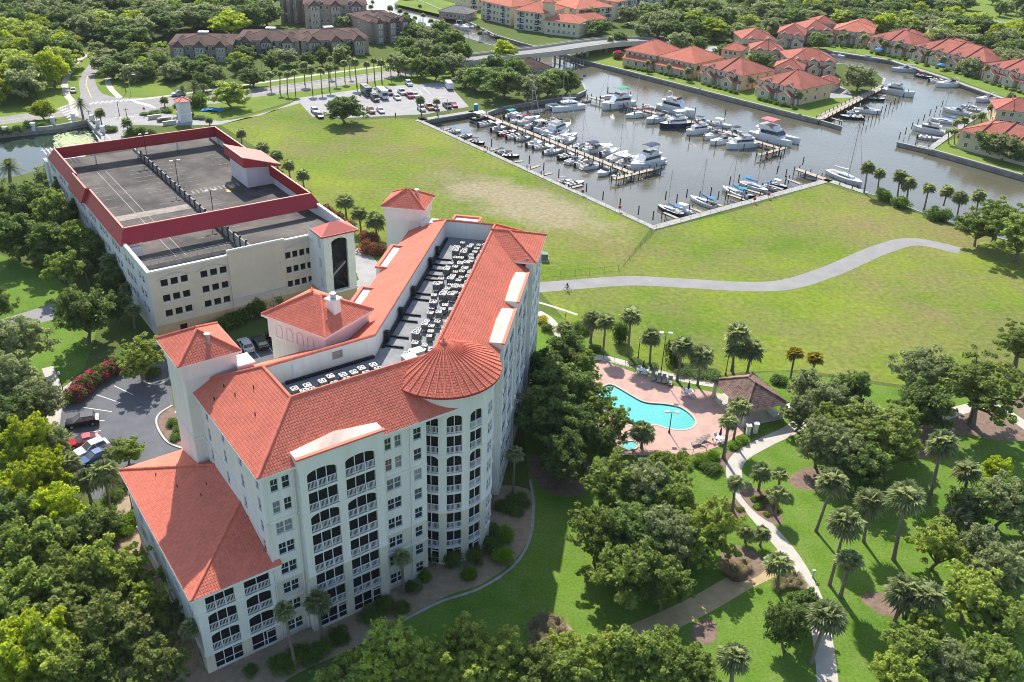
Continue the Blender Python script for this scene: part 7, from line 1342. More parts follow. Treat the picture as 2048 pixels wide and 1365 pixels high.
# people
M_skin = mat('skin', (.45, .27, .19), .6, .05, 3); M_cloth = mat('black_clothing', (.02, .02, .025), .9, .2, 3); M_cloth2 = mat('grey_clothing', (.15, .16, .19), .9, .2, 3)
def person(loc, rot, pose, label, cloth):
    J = dict(pel=(0, 0, .95), ch=(0, .03, 1.3), nk=(0, .02, 1.5), hd=(0, .04, 1.62), tp=(0, .04, 1.74), ls=(-.19, .02, 1.42), rs=(.19, .02, 1.42))
    J.update(pose); B_ = [('pel', 'ch'), ('ch', 'nk'), ('nk', 'hd'), ('hd', 'tp'), ('ch', 'ls'), ('ch', 'rs'), ('ls', 'le'), ('le', 'lh'), ('rs', 're'), ('re', 'rh'), ('pel', 'lk'), ('lk', 'lf'), ('pel', 'rk'), ('rk', 'rf'), ('lf', 'lt'), ('rf', 'rt')]
    R_ = dict(pel=.16, ch=.16, nk=.06, hd=.1, tp=.08, ls=.075, rs=.075, le=.05, re=.05, lh=.035, rh=.035, lk=.075, rk=.075, lf=.05, rf=.05, lt=.04, rt=.04); K = list(J)
    me = bpy.data.meshes.new('body'); me.from_pydata([J[k] for k in K], [(K.index(a), K.index(c)) for a, c in B_], []); o = bpy.data.objects.new('person', me); COL.objects.link(o); me.materials.append(cloth)
    md = o.modifiers.new('skin', 'SKIN'); 
    for i, k in enumerate(K): me.skin_vertices[0].data[i].radius = (R_[k], R_[k])
    me.skin_vertices[0].data[0].use_root = True; o.modifiers.new('sub', 'SUBSURF').levels = 1; o.location = loc; o.rotation_euler = (0, 0, rot); tag(o, label, 'person')
    h = MB(); h.rings([(.02, 1.53), (.085, 1.58), (.105, 1.66), (.09, 1.75), (.03, 1.79)], 10, cy=.045); q = h.mesh('head', M_skin); link('head', q, o); return o
st_ = dict(le=(-.24, .0, 1.15), lh=(-.22, .08, .92), re=(.24, .02, 1.15), rh=(.22, .1, .92), lk=(-.1, .03, .5), lf=(-.11, -.05, .08), rk=(.1, .08, .5), rf=(.11, .1, .08), lt=(-.11, .1, .03), rt=(.11, .25, .03))
person(G(791, 236), 2.5, st_, 'person in dark clothes standing at the lot edge', M_cloth)
cyp = G(1135, 582); rc = 1.4
cyc = dict(pel=(0, -.15, 1.0), ch=(0, .08, 1.32), nk=(0, .16, 1.5), hd=(0, .2, 1.62), tp=(0, .22, 1.74), ls=(-.19, .1, 1.42), rs=(.19, .1, 1.42), le=(-.22, .3, 1.25), lh=(-.2, .48, 1.08), re=(.22, .3, 1.25), rh=(.2, .48, 1.08), lk=(-.1, .22, .78), lf=(-.1, .08, .35), rk=(.1, .15, .62), rf=(.1, .05, .16), lt=(-.1, .2, .32), rt=(.1, .18, .13))
person(cyp, rc, cyc, 'person in black riding a bicycle on the trail', M_cloth)
bk = thing('bicycle', cyp, rc, 'dark bicycle under the rider on the trail', 'bicycle'); f2 = lambda x, y, z: (cyp.x + x * cos(rc) - y * sin(rc), cyp.y + x * sin(rc) + y * cos(rc), z)
for y in (-.5, .55):
    b = MB(); n = 18; [b.tube(f2(0, y + .33 * cos(2 * pi * k / n), .34 + .33 * sin(2 * pi * k / n)), f2(0, y + .33 * cos(2 * pi * (k + 1) / n), .34 + .33 * sin(2 * pi * (k + 1) / n)), .022, n=4) for k in range(n)]; b.ob('wheel', M_tyre, bk)
b = MB(); [b.tube(f2(0, *a), f2(0, *c), .022, n=5) for a, c in (((-.5, .34), (-.15, .85)), ((-.15, .85), (.4, .85)), ((.4, .85), (.0, .32)), ((.0, .32), (-.15, .85)), ((.0, .32), (-.5, .34)), ((.42, .95), (.55, .34)))]; b.ob('frame', M_steelD, bk); b = MB(); b.tube(f2(-.25, .46, 1.05), f2(.25, .46, 1.05), .02, n=5); b.tube(f2(0, .42, .9), f2(0, .46, 1.05), .02, n=5); b.ob('handlebar', M_steelD, bk); b = MB(); b.box(-.07, -.28, .88, .07, -.02, .94, 0, f2); b.ob('saddle', M_black, bk)
# ================================================================== vegetation
M_bark = mat('grey_bark', (.16, .13, .10), .95, .3, 3, bump=.4, bscale=10)
M_palmbark = mat('palm_bark', (.22, .18, .14), .95, .25, 5, bump=.5, bscale=14)
LM = dict(O=leafmat('oak_leaf', (.095, .145, .03), (.30, .375, .095)), D=leafmat('dark_oak_leaf', (.06, .105, .028), (.20, .275, .08)), L=leafmat('lime_leaf', (.17, .24, .02), (.44, .51, .055)), G=leafmat('mossy_oak_leaf', (.12, .155, .065), (.33, .37, .17)), P=leafmat('pine_needle', (.11, .15, .04), (.34, .385, .12)), Y=leafmat('spring_oak_leaf', (.15, .21, .035), (.43, .50, .115)))
def leafcloud(C, RC, n, size, up=.35, seed=0, flat_=.8, narrow=.5):
    """n leaves spread over the clumps (centres C, radii RC)"""
    r = np.random.default_rng(seed); k = r.choice(len(C), n, p=RC ** 2 / (RC ** 2).sum())
    d = r.normal(size=(n, 3)); d[:, 2] += up; d /= np.linalg.norm(d, axis=1)[:, None]
    rad = RC[k] * (r.uniform(.2, 1.0, n) ** .5 + np.abs(r.normal(size=n)) * .16)
    p = C[k] + d * rad[:, None] * np.array([1, 1, flat_])
    nn = d * .5 + r.normal(size=(n, 3)) * .6 + np.array([0, 0, .55]); nn /= np.linalg.norm(nn, axis=1)[:, None]
    a = np.cross(nn, r.normal(size=(n, 3))); a /= np.linalg.norm(a, axis=1)[:, None]; b = np.cross(nn, a)
    s = size * r.uniform(.55, 1.45, n)[:, None]
    V = np.stack([p - a * s, p - b * s * narrow, p + a * s, p + b * s * narrow], 1).reshape(-1, 3)
    return V, np.arange(4 * n).reshape(-1, 4)
def tree_proto(name, kind, R, H, nl, nleaf, leaf, seed, trunk=.3, low=.3, openn=0., rc=(.065, .125), flat_=.62, nsub=15):
    """limbs fork from the trunk, each carries twigs that end in leaf clumps, so that gaps stay between the limbs"""
    r = np.random.default_rng(seed); b = MB(); C = []; fz = H * (low * .7 + .04); lean = Vector((r.normal() * .05 * H, r.normal() * .05 * H, 0)); fk = lean + Vector((0, 0, fz))
    b.path([Vector((0, 0, -.2)), lean * .4 + Vector((0, 0, fz * .5)), fk], [trunk * 1.35, trunk, trunk * .85], 8)
    for i in range(nl):
        az = 2.39996 * i + r.uniform(-.35, .35); q = (i + .5) / nl; el = radians(78 - 70 * q ** .8 + r.uniform(-7, 7)); reach = r.uniform(.72, 1.08)
        tip = Vector((cos(az) * R * .86 * reach * (.25 + .75 * q ** .6), sin(az) * R * .86 * reach * (.25 + .75 * q ** .6), H * low + (H - H * low) * (.93 * (1 - q ** 1.5 * .78)) * r.uniform(.86, 1.04)))
        mid = fk.lerp(tip, .5) + Vector((r.normal() * .04 * R, r.normal() * .04 * R, .05 * H)); k = trunk * r.uniform(.4, .6); b.path([fk, mid, tip], [k, k * .6, k * .2], 5); C.append((tip, 1.1))
        for j in range(nsub):
            t = r.uniform(.3, 1.0) ** .8; p0 = mid.lerp(tip, (t - .5) * 2) if t > .5 else fk.lerp(mid, t * 2); dv = Vector((r.normal(), r.normal(), abs(r.normal()) * .6 - .1)).normalized() * R * r.uniform(.1, .4); p1 = p0 + dv
            if j < 4: b.tube(p0, p1, k * .28, k * .1, 4, cap=False)
            C.append((p1, r.uniform(.7, 1.15)))
    P = np.array([tuple(c[0]) for c in C]); RC = np.array([c[1] for c in C]) * r.uniform(*rc, len(C)) * R; P[:, 2] = np.clip(P[:, 2], H * low * .75, H * .97)
    V, F = leafcloud(P, RC, nleaf, leaf, seed=seed, flat_=flat_)
    t = thing(name, (0, 0, 0)); link('crown', npmesh('crown', V, F, LM[kind]), t); link('trunk', b.mesh('trunk', M_bark), t)
    return t
PROTO = {}
def addp(key, *a, **k): PROTO.setdefault(key, []).append((tree_proto(*a, **k), a[2], a[3]))
for i in range(3): addp('O', 'oak_tree', 'O', 5.5, 9.5, 13, 8500, .26, 10 + i, low=.22)
for i in range(3): addp('D', 'oak_tree', 'D', 5.5, 9.0, 16, 11500, .25, 20 + i, low=.15, rc=(.08, .15))
for i in range(2): addp('L', 'broadleaf_tree', 'L', 5., 10., 15, 9500, .26, 30 + i, low=.18, rc=(.07, .14))
for i in range(2): addp('G', 'mossy_oak', 'G', 5.5, 9.5, 15, 9500, .24, 40 + i, low=.18, rc=(.07, .13))
for i in range(2): addp('P', 'pine_tree', 'P', 4.5, 10., 16, 11000, .21, 50 + i, low=.28, rc=(.06, .11), flat_=.5)
for i in range(3): addp('Y', 'oak_tree', 'Y', 5.2, 9.5, 12, 8200, .25, 60 + i, low=.22)
addp('W', 'wide_oak', 'O', 8.5, 11.5, 13, 11000, .27, 71, trunk=.55, low=.36, rc=(.05, .09), flat_=.5, nsub=16)
for i, (k_, s_) in enumerate((('D', 81), ('D', 82), ('G', 83))): addp('F', 'oak_tree', k_, 6, 9., 15, 6000, .36, s_, low=.1, rc=(.10, .17), nsub=10)
addp('FL', 'broadleaf_tree', 'L', 6, 10, 15, 6000, .36, 84, low=.12, rc=(.10, .17), nsub=10); addp('FL', 'broadleaf_tree', 'Y', 6, 10, 15, 6000, .36, 85, low=.12, rc=(.10, .17), nsub=10)
addp('S', 'small_tree', 'O', 2.6, 4.6, 10, 6000, .12, 91, trunk=.13, low=.22); addp('S', 'small_tree', 'Y', 2.6, 4.6, 10, 6000, .12, 92, trunk=.13, low=.22)
NTREE = {}
def tree(kind, px, py, R, H, at='crown', base=None):
    ps = PROTO[kind]; i = NTREE.get(kind, 0); NTREE[kind] = i + 1; t, r0, h0 = ps[i % len(ps)]
    R *= 1.17 if kind in ('F', 'FL') else 1.04; p = base if base is not None else (G(px, py, H * .6) if at == 'crown' else G(px, py)); p = Vector((p.x, p.y, 0))
    return clone(t, p, random.uniform(0, 6.28), (R / r0 * random.uniform(.93, 1.07), R / r0 * random.uniform(.93, 1.07), H / h0))
def grove(name, place, cat, items, group, desc):
    """items: (kind, px, py, R, H); labels count from the left"""
    obs = []
    for it in items: obs.append((it[1], tree(*it[:5]), it))
    obs.sort(key=lambda q: q[0])
    for i, (x, o, it) in enumerate(obs):
        tag(o, f'{desc.get(it[0], desc["*"])} {place}, {ordn(i)} from left', cat, group)
DS = {'O': 'green leafy oak', 'D': 'dark green rounded oak', 'L': 'bright lime green broadleaf tree', 'G': 'grey-green mossy oak', 'P': 'fine-needled pine', 'Y': 'yellow-green spring oak', 'F': 'dark green oak', 'FL': 'yellow-green broadleaf tree', 'S': 'small round ornamental tree', 'W': 'wide open-crowned oak', '*': 'green tree'}
grove('tree', 'in the wood left of the wing', 'tree', [('L', 60, 880, 4.2, 10), ('L', 92, 945, 3.6, 9), ('L', 25, 985, 4.2, 10), ('L', 110, 1015, 3.6, 9), ('G', 105, 885, 3.2, 7), ('D', 145, 1075, 3.8, 8), ('O', 20, 1120, 4.6, 10), ('O', 75, 1105, 4.2, 10), ('O', 60, 1190, 4.4, 10), ('O', 140, 1165, 4.4, 10), ('Y', 195, 1140, 3.8, 9), ('Y', 255, 1150, 4.0, 8), ('D', 5, 1050, 5, 9), ('L', 45, 1300, 4.6, 11), ('Y', 115, 1320, 4.2, 10), ('P', 225, 1262, 4.4, 11), ('P', 320, 1330, 3.4, 8), ('O', 165, 1350, 4.2, 9), ('Y', 300, 1205, 3.0, 7), ('O', -20, 1230, 4.5, 10), ('D', 195, 1050, 3, 6), ('P', 110, 1240, 3.6, 9)], 'trees in the wood left of the wing', DS)
grove('tree', 'beside the entrance path', 'tree', [('G', 40, 680, 5.2, 10), ('G', 25, 755, 5.2, 10), ('G', 75, 800, 4.2, 8), ('D', 20, 830, 5, 8), ('D', -10, 605, 3.6, 7), ('G', -5, 690, 5, 9)], 'trees beside the entrance path', DS)
grove('tree', 'around the hotel car park', 'tree', [('D', 163, 622, 5.6, 10.5), ('Y', 280, 712, 4.6, 7.5), ('O', 252, 902, 2.9, 4.6)], 'trees around the hotel car park', DS)
grove('tree', 'along the garage side wall', 'tree', [('D', 60, 400, 6.5, 11), ('O', 105, 425, 6, 12), ('D', 25, 470, 6, 10), ('D', 95, 480, 5.5, 10), ('O', 150, 480, 4.6, 10), ('O', 128, 535, 4.2, 9), ('D', 190, 500, 4.5, 9), ('D', 135, 385, 4.5, 9), ('D', 165, 430, 4.2, 9), ('G', 95, 355, 4, 8), ('D', 225, 560, 3.6, 7), ('D', 235, 610, 3.2, 6), ('D', 15, 400, 5, 9)], 'trees along the garage side wall', DS)
grove('tree', 'by the hotel pool-side wall', 'tree', [('D', 1125, 770, 5.6, 10), ('D', 1095, 830, 5.5, 10), ('D', 1135, 705, 4.5, 8), ('O', 1165, 735, 3.6, 7.5), ('D', 1150, 850, 5, 9), ('O', 1232, 846, 2.9, 6.6), ('D', 1090, 740, 4.2, 8), ('D', 1130, 910, 4.5, 8), ('O', 1185, 800, 3.5, 7.5), ('O', 1205, 880, 2.6, 5)], 'trees by the hotel pool-side wall', DS)
grove('tree', 'on the lawn before the pool', 'tree', [('O', 1332, 938, 3.6, 6.5), ('O', 1225, 965, 5, 9), ('G', 1290, 975, 5, 9), ('O', 1350, 1000, 4.6, 8.5), ('O', 1195, 1065, 4.2, 8.5), ('D', 1270, 1060, 5, 9), ('G', 1330, 1070, 4.6, 9), ('Y', 1425, 1050, 4.4, 9), ('Y', 1385, 1085, 3.2, 7), ('O', 1255, 1140, 4.4, 8.5), ('O', 1330, 1160, 4, 8), ('D', 1290, 1100, 4., 7.5)], 'oaks on the lawn before the pool', DS)
grove('tree', 'across the foot of the lawn', 'tree', [('Y', 790, 1305, 3.9, 8.5), ('Y', 740, 1345, 3.6, 8), ('Y', 860, 1335, 3.4, 7.5), ('Y', 930, 1290, 3.1, 8), ('Y', 1010, 1315, 3.4, 8), ('Y', 955, 1350, 3.4, 7), ('O', 1080, 1340, 3.4, 7), ('O', 1150, 1350, 3.4, 7), ('Y', 1205, 1325, 3.6, 8), ('O', 1265, 1310, 4.2, 8.5), ('O', 1330, 1330, 4, 8), ('O', 690, 1365, 3.4, 7), ('Y', 1130, 1300, 2.4, 6), ('O', 1395, 1345, 3.2, 7)], 'trees across the foot of the lawn', DS)
grove('tree', 'between the pavilion and the park palms', 'tree', [('G', 1615, 770, 3.6, 6.5), ('G', 1660, 800, 4.2, 8), ('D', 1705, 775, 3.8, 7.5), ('G', 1600, 825, 3.2, 6), ('G', 1645, 880, 3.8, 8.5), ('P', 1745, 850, 5.2, 9.5), ('O', 1785, 885, 4.6, 9), ('D', 1850, 805, 5, 8.5), ('D', 1735, 940, 4.5, 7.5), ('G', 1685, 905, 4.2, 8), ('O', 1660, 845, 3.6, 7), ('O', 1800, 850, 4, 8)], 'trees between the pavilion and the park palms', DS)
grove('tree', 'in the lower right park', 'tree', [('G', 2010, 1000, 4.4, 8), ('Y', 1945, 1190, 4.4, 8), ('G', 1995, 1140, 4.2, 8), ('O', 1830, 1305, 3.8, 7), ('Y', 1790, 1350, 3.2, 6), ('G', 1900, 1330, 3.4, 6.5), ('D', 1580, 1245, 2.9, 7), ('D', 1610, 1215, 2.6, 6), ('L', 1990, 940, 2.4, 6), ('Y', 1880, 1085, 3.6, 7.5), ('D', 2060, 1010, 4, 8), ('O', 2015, 1240, 3.8, 7), ('G', 1960, 1090, 3.4, 7), ('Y', 1850, 1240, 3.4, 6.5), ('O', 1990, 1330, 4, 7), ('D', 1950, 1010, 3.4, 6.5)], 'trees in the lower right park', DS)
o = tree('W', 1942, 850, 8.2, 11.5, at='base'); tag(o, 'wide open-crowned oak with bare forked trunk on bark mulch bed', 'tree'); o.rotation_euler[2] = 1.
o = tree('G', 1850, 740, 6, 9); tag(o, 'mossy oak left of the wide open-crowned oak', 'tree')
grove('tree', 'at the right edge by the water', 'tree', [('W', 2000, 440, 8, 11), ('O', 2050, 470, 8, 11), ('O', 1960, 455, 5, 8), ('W', 2045, 690, 6, 8)], 'oaks at the right edge by the water', DS)
o = tree('D', 688, 213, 7., 9); tag(o, 'lone dark round oak at the edge of the gravel lot', 'tree')
grove('tree', 'on the marina point', 'tree', [('F', 955, 152, 6, 9), ('F', 1005, 160, 7.5, 11), ('F', 1055, 172, 6, 9), ('F', 1095, 165, 6.2, 9), ('F', 1132, 158, 5.5, 9.5), ('FL', 1008, 98, 5.5, 8), ('F', 930, 150, 4.6, 7), ('F', 985, 125, 5, 8), ('F', 1030, 135, 5.5, 9)], 'oaks on the marina point', DS)
grove('tree', 'before the brown condominiums', 'tree', [('F', x, y, R * .9, 6.5) for x, y, R in ((205, 125, 5), (222, 138, 5), (245, 120, 5.5), (262, 142, 5), (290, 132, 5.5), (318, 120, 5), (340, 140, 5), (368, 128, 5), (398, 134, 5), (430, 146, 4.5), (505, 152, 6), (540, 122, 4), (575, 112, 4.5), (612, 118, 4), (645, 112, 4), (680, 105, 4), (405, 160, 4))] + [('FL', 460, 186, 6.2, 8)], 'trees before the brown condominiums', DS)
grove('tree', 'between the condominiums and the bridge', 'tree', [('F', x, y, R, 8.5) for x, y, R in ((830, 62, 6), (858, 72, 6), (880, 55, 5.5), (905, 75, 6), (848, 95, 5), (880, 105, 5), (820, 110, 5), (795, 125, 4.5), (840, 130, 4.5), (870, 135, 4.5), (905, 125, 5), (925, 100, 4.5), (812, 88, 5), (690, 45, 5), (815, 45, 4.5))], 'trees between the condominiums and the bridge', DS)
r0 = random.Random(5)
def scatter(poly, n, dmin, kinds, R, H):
    P = [G(*p) for p in poly]; xs = [p.x for p in P]; ys = [p.y for p in P]; out = []; k = 0
    while len(out) < n and k < 4000:
        k += 1; x, y = r0.uniform(min(xs), max(xs)), r0.uniform(min(ys), max(ys)); ins = False
        for i in range(len(P)):
            a, c = P[i], P[(i + 1) % len(P)]
            if (a.y > y) != (c.y > y) and x < (c.x - a.x) * (y - a.y) / (c.y - a.y) + a.x: ins = not ins
        if not ins or any(hypot(x - q[0], y - q[1]) < dmin for q in out): continue
        out.append((x, y))
    return [(r0.choice(kinds), Vector((x, y, 0)), R * r0.uniform(.8, 1.2), H * r0.uniform(.85, 1.2)) for x, y in out]
def wood(poly, n, dmin, kinds, R, H, place, group):
    obs = [(PX((p.x, p.y, h * .6))[0], tree(k, 0, 0, r_, h, base=p), k) for k, p, r_, h in scatter(poly, n, dmin, kinds, R, H)]; obs.sort(key=lambda q: q[0])
    for i, (x, o, k) in enumerate(obs): tag(o, f'{DS[k]} {place}, {ordn(i) if i < 68 else "far along"} from left' if i < 68 else f'{DS[k]} {place}, near its right end', 'tree', group)
wood([(-60, 90), (60, 82), (150, 110), (135, 150), (118, 195), (60, 205), (-60, 220)], 40, 6.3, ['FL', 'FL', 'F'], 6, 10, 'in the wood left of the bend road', 'wood left of the bend road')
wood([(-80, -10), (160, 12), (250, 20), (420, 20), (560, 5), (560, 60), (500, 72), (330, 78), (310, 105), (215, 100), (150, 85), (0, 75), (-80, 80)], 68, 10, ['F', 'F', 'F', 'F', 'F', 'F', 'FL'], 7.8, 10, 'in the wood behind the condominiums', 'wood behind the condominiums')
wood([(1255, 60), (1380, 48), (1530, 35), (1640, 25), (1790, 15), (1850, 60), (1900, 82), (1800, 85), (1700, 68), (1590, 60), (1480, 88), (1400, 90), (1300, 82)], 68, 8, ['F', 'F', 'F', 'F', 'F', 'FL'], 6.8, 9, 'in the woodland belt behind the townhouses', 'woodland behind the townhouses')
wood([(1790, 15), (1900, 22), (1910, 50), (2060, 95), (2120, 160), (2060, 165), (1960, 135), (1880, 110), (1830, 92), (1780, 75)], 46, 8, ['FL', 'F'], 7.2, 10, 'in the bright wood at upper right', 'bright wood at upper right')
wood([(1120, 45), (1240, 40), (1320, 28), (1400, -10), (1700, -30), (1800, 0), (1640, 18), (1500, 28), (1380, 42), (1270, 55), (1200, 75)], 44, 9, ['F'], 6.8, 9, 'around the yellow condominiums', 'trees around the yellow condominiums')
wood([(1900, 25), (2060, 55), (2200, 70), (2200, 20), (2060, 0), (1960, 10)], 14, 10, ['F'], 5.5, 8, 'on the distant lawn', 'trees on the distant lawn')
grove('tree', 'among the townhouses', 'tree', [('F', 1520, 122, 6, 8.5), ('F', 1720, 152, 6.5, 9.5), ('F', 1400, 88, 4, 7), ('F', 1450, 100, 4.5, 7), ('F', 1355, 78, 5.5, 8), ('F', 1640, 80, 4.5, 7), ('F', 1690, 60, 5, 7), ('F', 1940, 130, 4.5, 7), ('F', 1870, 88, 5, 7), ('F', 1978, 282, 5, 7.5), ('F', 2012, 290, 5.5, 8), ('F', 2042, 298, 5, 7.5), ('F', 1240, 75, 4, 6), ('F', 1285, 60, 4.5, 7)], 'trees among the townhouses', DS)
wood([(180, 100), (330, 98), (480, 112), (740, 100), (700, 118), (560, 135), (470, 160), (300, 172), (230, 165), (205, 140)], 26, 8, ['F', 'F', 'F', 'F', 'F', 'FL'], 4., 5, 'filling in before the brown condominiums', 'low trees before the brown condominiums')
grove('tree', 'by the intersection', 'tree', [('FL', 85, 218, 4.6, 6), ('F', 60, 180, 4, 7)], 'trees by the intersection', DS)
for k in PROTO:
    for t, *_ in PROTO[k]: hide_proto(t)
# ------------------------------------------------------------------ palms
LP = leafmat('palm_frond', (.13, .175, .07), (.38, .42, .2), .15, .35, 1.5); LPy = leafmat('yellowing_palm_frond', (.16, .17, .03), (.38, .30, .05), .15, .3, 1.5); LPd = mat('dead_palm_frond', (.26, .19, .10), .95, .25, 3); LDP = leafmat('date_palm_frond', (.08, .115, .04), (.19, .23, .09), .15, .3, 1.5)
def sabal(seed, nl=36, R=1.35, skirt=True, lm=None):
    r = random.Random(seed); V, F, mi = [], [], []
    def tri(p, q, s, m=0): o = len(V); V.extend([p, q, s]); F.append((o, o + 1, o + 2)); mi.append(m)
    for i in range(nl):
        az = i * 2.39996 + r.uniform(-.2, .2); el = radians(75 - 118 * (i / nl) ** .85 + r.uniform(-8, 8)); dead = skirt and i > nl * .88
        d = Vector((cos(az) * cos(el), sin(az) * cos(el), sin(el))); L = R * r.uniform(.45, .65); hub = d * L; side = Vector((-sin(az), cos(az), 0)); upv = side.cross(d) * -1
        if upv.z < 0: upv = -upv
        w = side * .025; tri(-w, w, hub, 1 if dead else 0); n = 13
        for k in range(n):
            a = radians(-118 + 236 * k / (n - 1)) + r.uniform(-.05, .05); ln = R * r.uniform(.62, .8) * (1 - .25 * abs(k / (n - 1) - .5))
            e = (d * cos(a) + side * sin(a)).normalized(); tip = hub + e * ln + upv * (.10 * ln) - Vector((0, 0, .30 * ln + .10 * ln * r.random()))
            mid = hub + e * ln * .55 + upv * (.10 * ln); s = e.cross(upv).normalized() * .075 * R
            o = len(V); V.extend([hub, mid + s, tip, mid - s]); F.append((o, o + 1, o + 2)); F.append((o, o + 2, o + 3)); mi.extend([1 if dead else 0] * 2)
    return npmesh('fronds', np.array([tuple(v) for v in V]), np.array(F), [lm or LP, LPd], np.array(mi))
def date(seed, nl=64, R=3.0):
    r = random.Random(seed); V, F = [], []
    for i in range(nl):
        az = i * 2.39996; el = radians(82 - 115 * (i / nl)); L = R * r.uniform(.85, 1.1); d = Vector((cos(az) * cos(el), sin(az) * cos(el), sin(el))); side = Vector((-sin(az), cos(az), 0)); pts = []
        for k in range(11): t = k / 10; pts.append(d * L * t - Vector((0, 0, L * .38 * t * t * (1.2 if el > 0 else .5))))
        for k in range(10):
            p, q = pts[k], pts[k + 1]; ax = (q - p).normalized(); w = side * .03 * (1 - k / 11); o = len(V); V.extend([p - w, p + w, q]); F.append((o, o + 1, o + 2))
            if k < 1: continue
            for sg in (-1, 1):
                for h in (0, .5):
                    b0 = p.lerp(q, h); ln = R * .17 * (1 - .5 * abs(k / 10 - .45)); tp = b0 + side * sg * ln + ax * ln * .7 + Vector((0, 0, -.12 * ln + .1)); o = len(V); e = ax * .05
                    V.extend([b0 - e, b0 + e, tp]); F.append((o, o + 1, o + 2))
    return npmesh('fronds', np.array([tuple(v) for v in V]), np.array(F), LDP)
FR = [sabal(s, nl_, r_) for s, nl_, r_ in ((0, 36, 1.35), (1, 28, 1.45), (2, 42, 1.25), (3, 32, 1.5), (4, 24, 1.2))]; FRL = [sabal(10 + s, 24, 1.35, False) for s in range(2)]; FRY = [sabal(30, 30, 1.35, True, LPy)]; FRD = [date(1), date(2)]
def trunkmesh(seed, bend):
    r = random.Random(seed); b = MB(); n = 9; a = r.uniform(0, 6.28); pts = []; rad = []
    for i in range(n + 1):
        t = i / n; pts.append(Vector((cos(a), sin(a), 0)) * bend * (t * t - t) * 1.5 + Vector((0, 0, t - .01))); rad.append((.21 - .05 * t) * (1 + .06 * (i % 2)) * (1.35 if i == 0 else 1))
    o = [p + Vector((rd * cos(2 * pi * k / 8), rd * sin(2 * pi * k / 8), 0)) for p, rd in zip(pts, rad) for k in range(8)]
    f = [(i * 8 + k, i * 8 + (k + 1) % 8, (i + 1) * 8 + (k + 1) % 8, (i + 1) * 8 + k) for i in range(n) for k in range(8)]; b.add(o, f); return b.mesh('trunk', M_palmbark)
TR = [trunkmesh(s, .04 * s) for s in range(4)]
NP = [0]
def palm(p, H, size=1., kind='sabal', top=None):
    """p foot; the crown stands over the foot or leans to top"""
    i = NP[0]; NP[0] += 1; t = thing('date_palm' if kind == 'date' else 'palm_tree', p)
    s = link('trunk', TR[i % 4], t); rs = (1.9 if kind == 'date' else 1.) * random.uniform(.85, 1.1); s.scale = (rs * size ** .5, rs * size ** .5, H)
    c = link('fronds', random.choice({'sabal': FR, 'loose': FRL, 'yellow': FRY, 'date': FRD}[kind]), t); c.location = (0, 0, H * .99); k = size * random.uniform(.82, 1.12); c.scale = (k, k, k * random.uniform(.85, 1.15)); c.rotation_euler = (random.uniform(-.22, .22), random.uniform(-.22, .22), random.uniform(0, 6.28))
    if top is not None:
        d = Vector(top) - Vector(p); t.rotation_euler = (Vector((0, 0, 1)).rotation_difference(d.normalized())).to_euler()
    return t
def palms(items, place, group, desc='sabal palm', size=1., kind='sabal'):
    """items: (foot px, foot py, crown px, crown py[, size[, kind]]); the lean in the picture plane is kept"""
    obs = []
    for it in items:
        p = G(it[0], it[1]); z = max(2., upz(p, it[2], it[3])); top = G(it[2], it[3], z); k = it[5] if len(it) > 5 else kind
        o = palm(p, (top - p).length - .1, it[4] if len(it) > 4 else size, k, top); obs.append((it[2], o, k))
    obs.sort(key=lambda q: q[0])
    for i, (x, o, k) in enumerate(obs): tag(o, f'{dict(yellow="yellowing ", date="feathery date-palm-like ", loose="young ").get(k, "")}{desc} {place}, {ordn(i)} from left', 'palm', group)
palms([(1728, 387, 1736, 335), (1755, 381, 1760, 346), (1795, 393, 1801, 352), (1814, 400, 1817, 366), (1848, 420, 1858, 376), (1887, 412, 1895, 382), (1913, 440, 1922, 394), (1952, 428, 1958, 392)], 'standing along the meadow waterfront', 'waterfront palms', size=1.35)
palms([(1181, 686, 1186, 638), (1206, 706, 1212, 642), (1256, 712, 1262, 630), (1299, 733, 1303, 673), (1354, 762, 1366, 692), (1395, 771, 1403, 712), (1463, 743, 1476, 665), (1466, 748, 1467, 700), (1494, 748, 1504, 700), (1581, 758, 1590, 706, 1., 'yellow'), (1622, 770, 1631, 715, 1.1, 'yellow'), (1466, 885, 1479, 812), (1447, 917, 1458, 841), (1283, 897, 1285, 862), (1128, 685, 1129, 657)], 'around the pool deck', 'palms around the pool', size=1.3)
palms([(1465, 1021, 1471, 965, .85, 'loose'), (1517, 982, 1523, 944, .9, 'loose'), (1558, 975, 1560, 948, .85, 'loose'), (1550, 1033, 1557, 989, .9, 'loose'), (1632, 1063, 1666, 965), (1659, 1171, 1693, 1043), (1727, 1084, 1741, 1002), (1787, 1120, 1814, 992), (1857, 1007, 1885, 886), (1928, 1010, 1935, 940), (1942, 1060, 1949, 995), (1930, 1075, 1911, 1036), (1681, 1193, 1700, 1118), (1555, 1185, 1558, 1125), (1622, 1326, 1655, 1230, 1.45), (1462, 1385, 1468, 1312, 1.3), (1785, 1254, 1809, 1183), (1812, 1261, 1853, 1190), (2032, 1170, 2034, 1111), (1490, 1085, 1492, 1062, .8), (1520, 1092, 1525, 1066, .8)], 'in the park right of the winding path', 'park palms', size=1.4)
palms([(591, 1334, 568, 1220, .85, 'loose'), (645, 1281, 635, 1203, .95, 'loose'), (808, 1186, 803, 1114, .95, 'loose'), (1026, 986, 1030, 906, .9, 'loose')], 'against the hotel front', 'palms against the hotel', 'slim sabal palm')
palms([(183, 1005, 170, 959), (222, 1023, 209, 944), (150, 975, 134, 925)], 'at the corner of the hotel car park', 'car park corner palms', 'tall sabal palm', size=1.25)
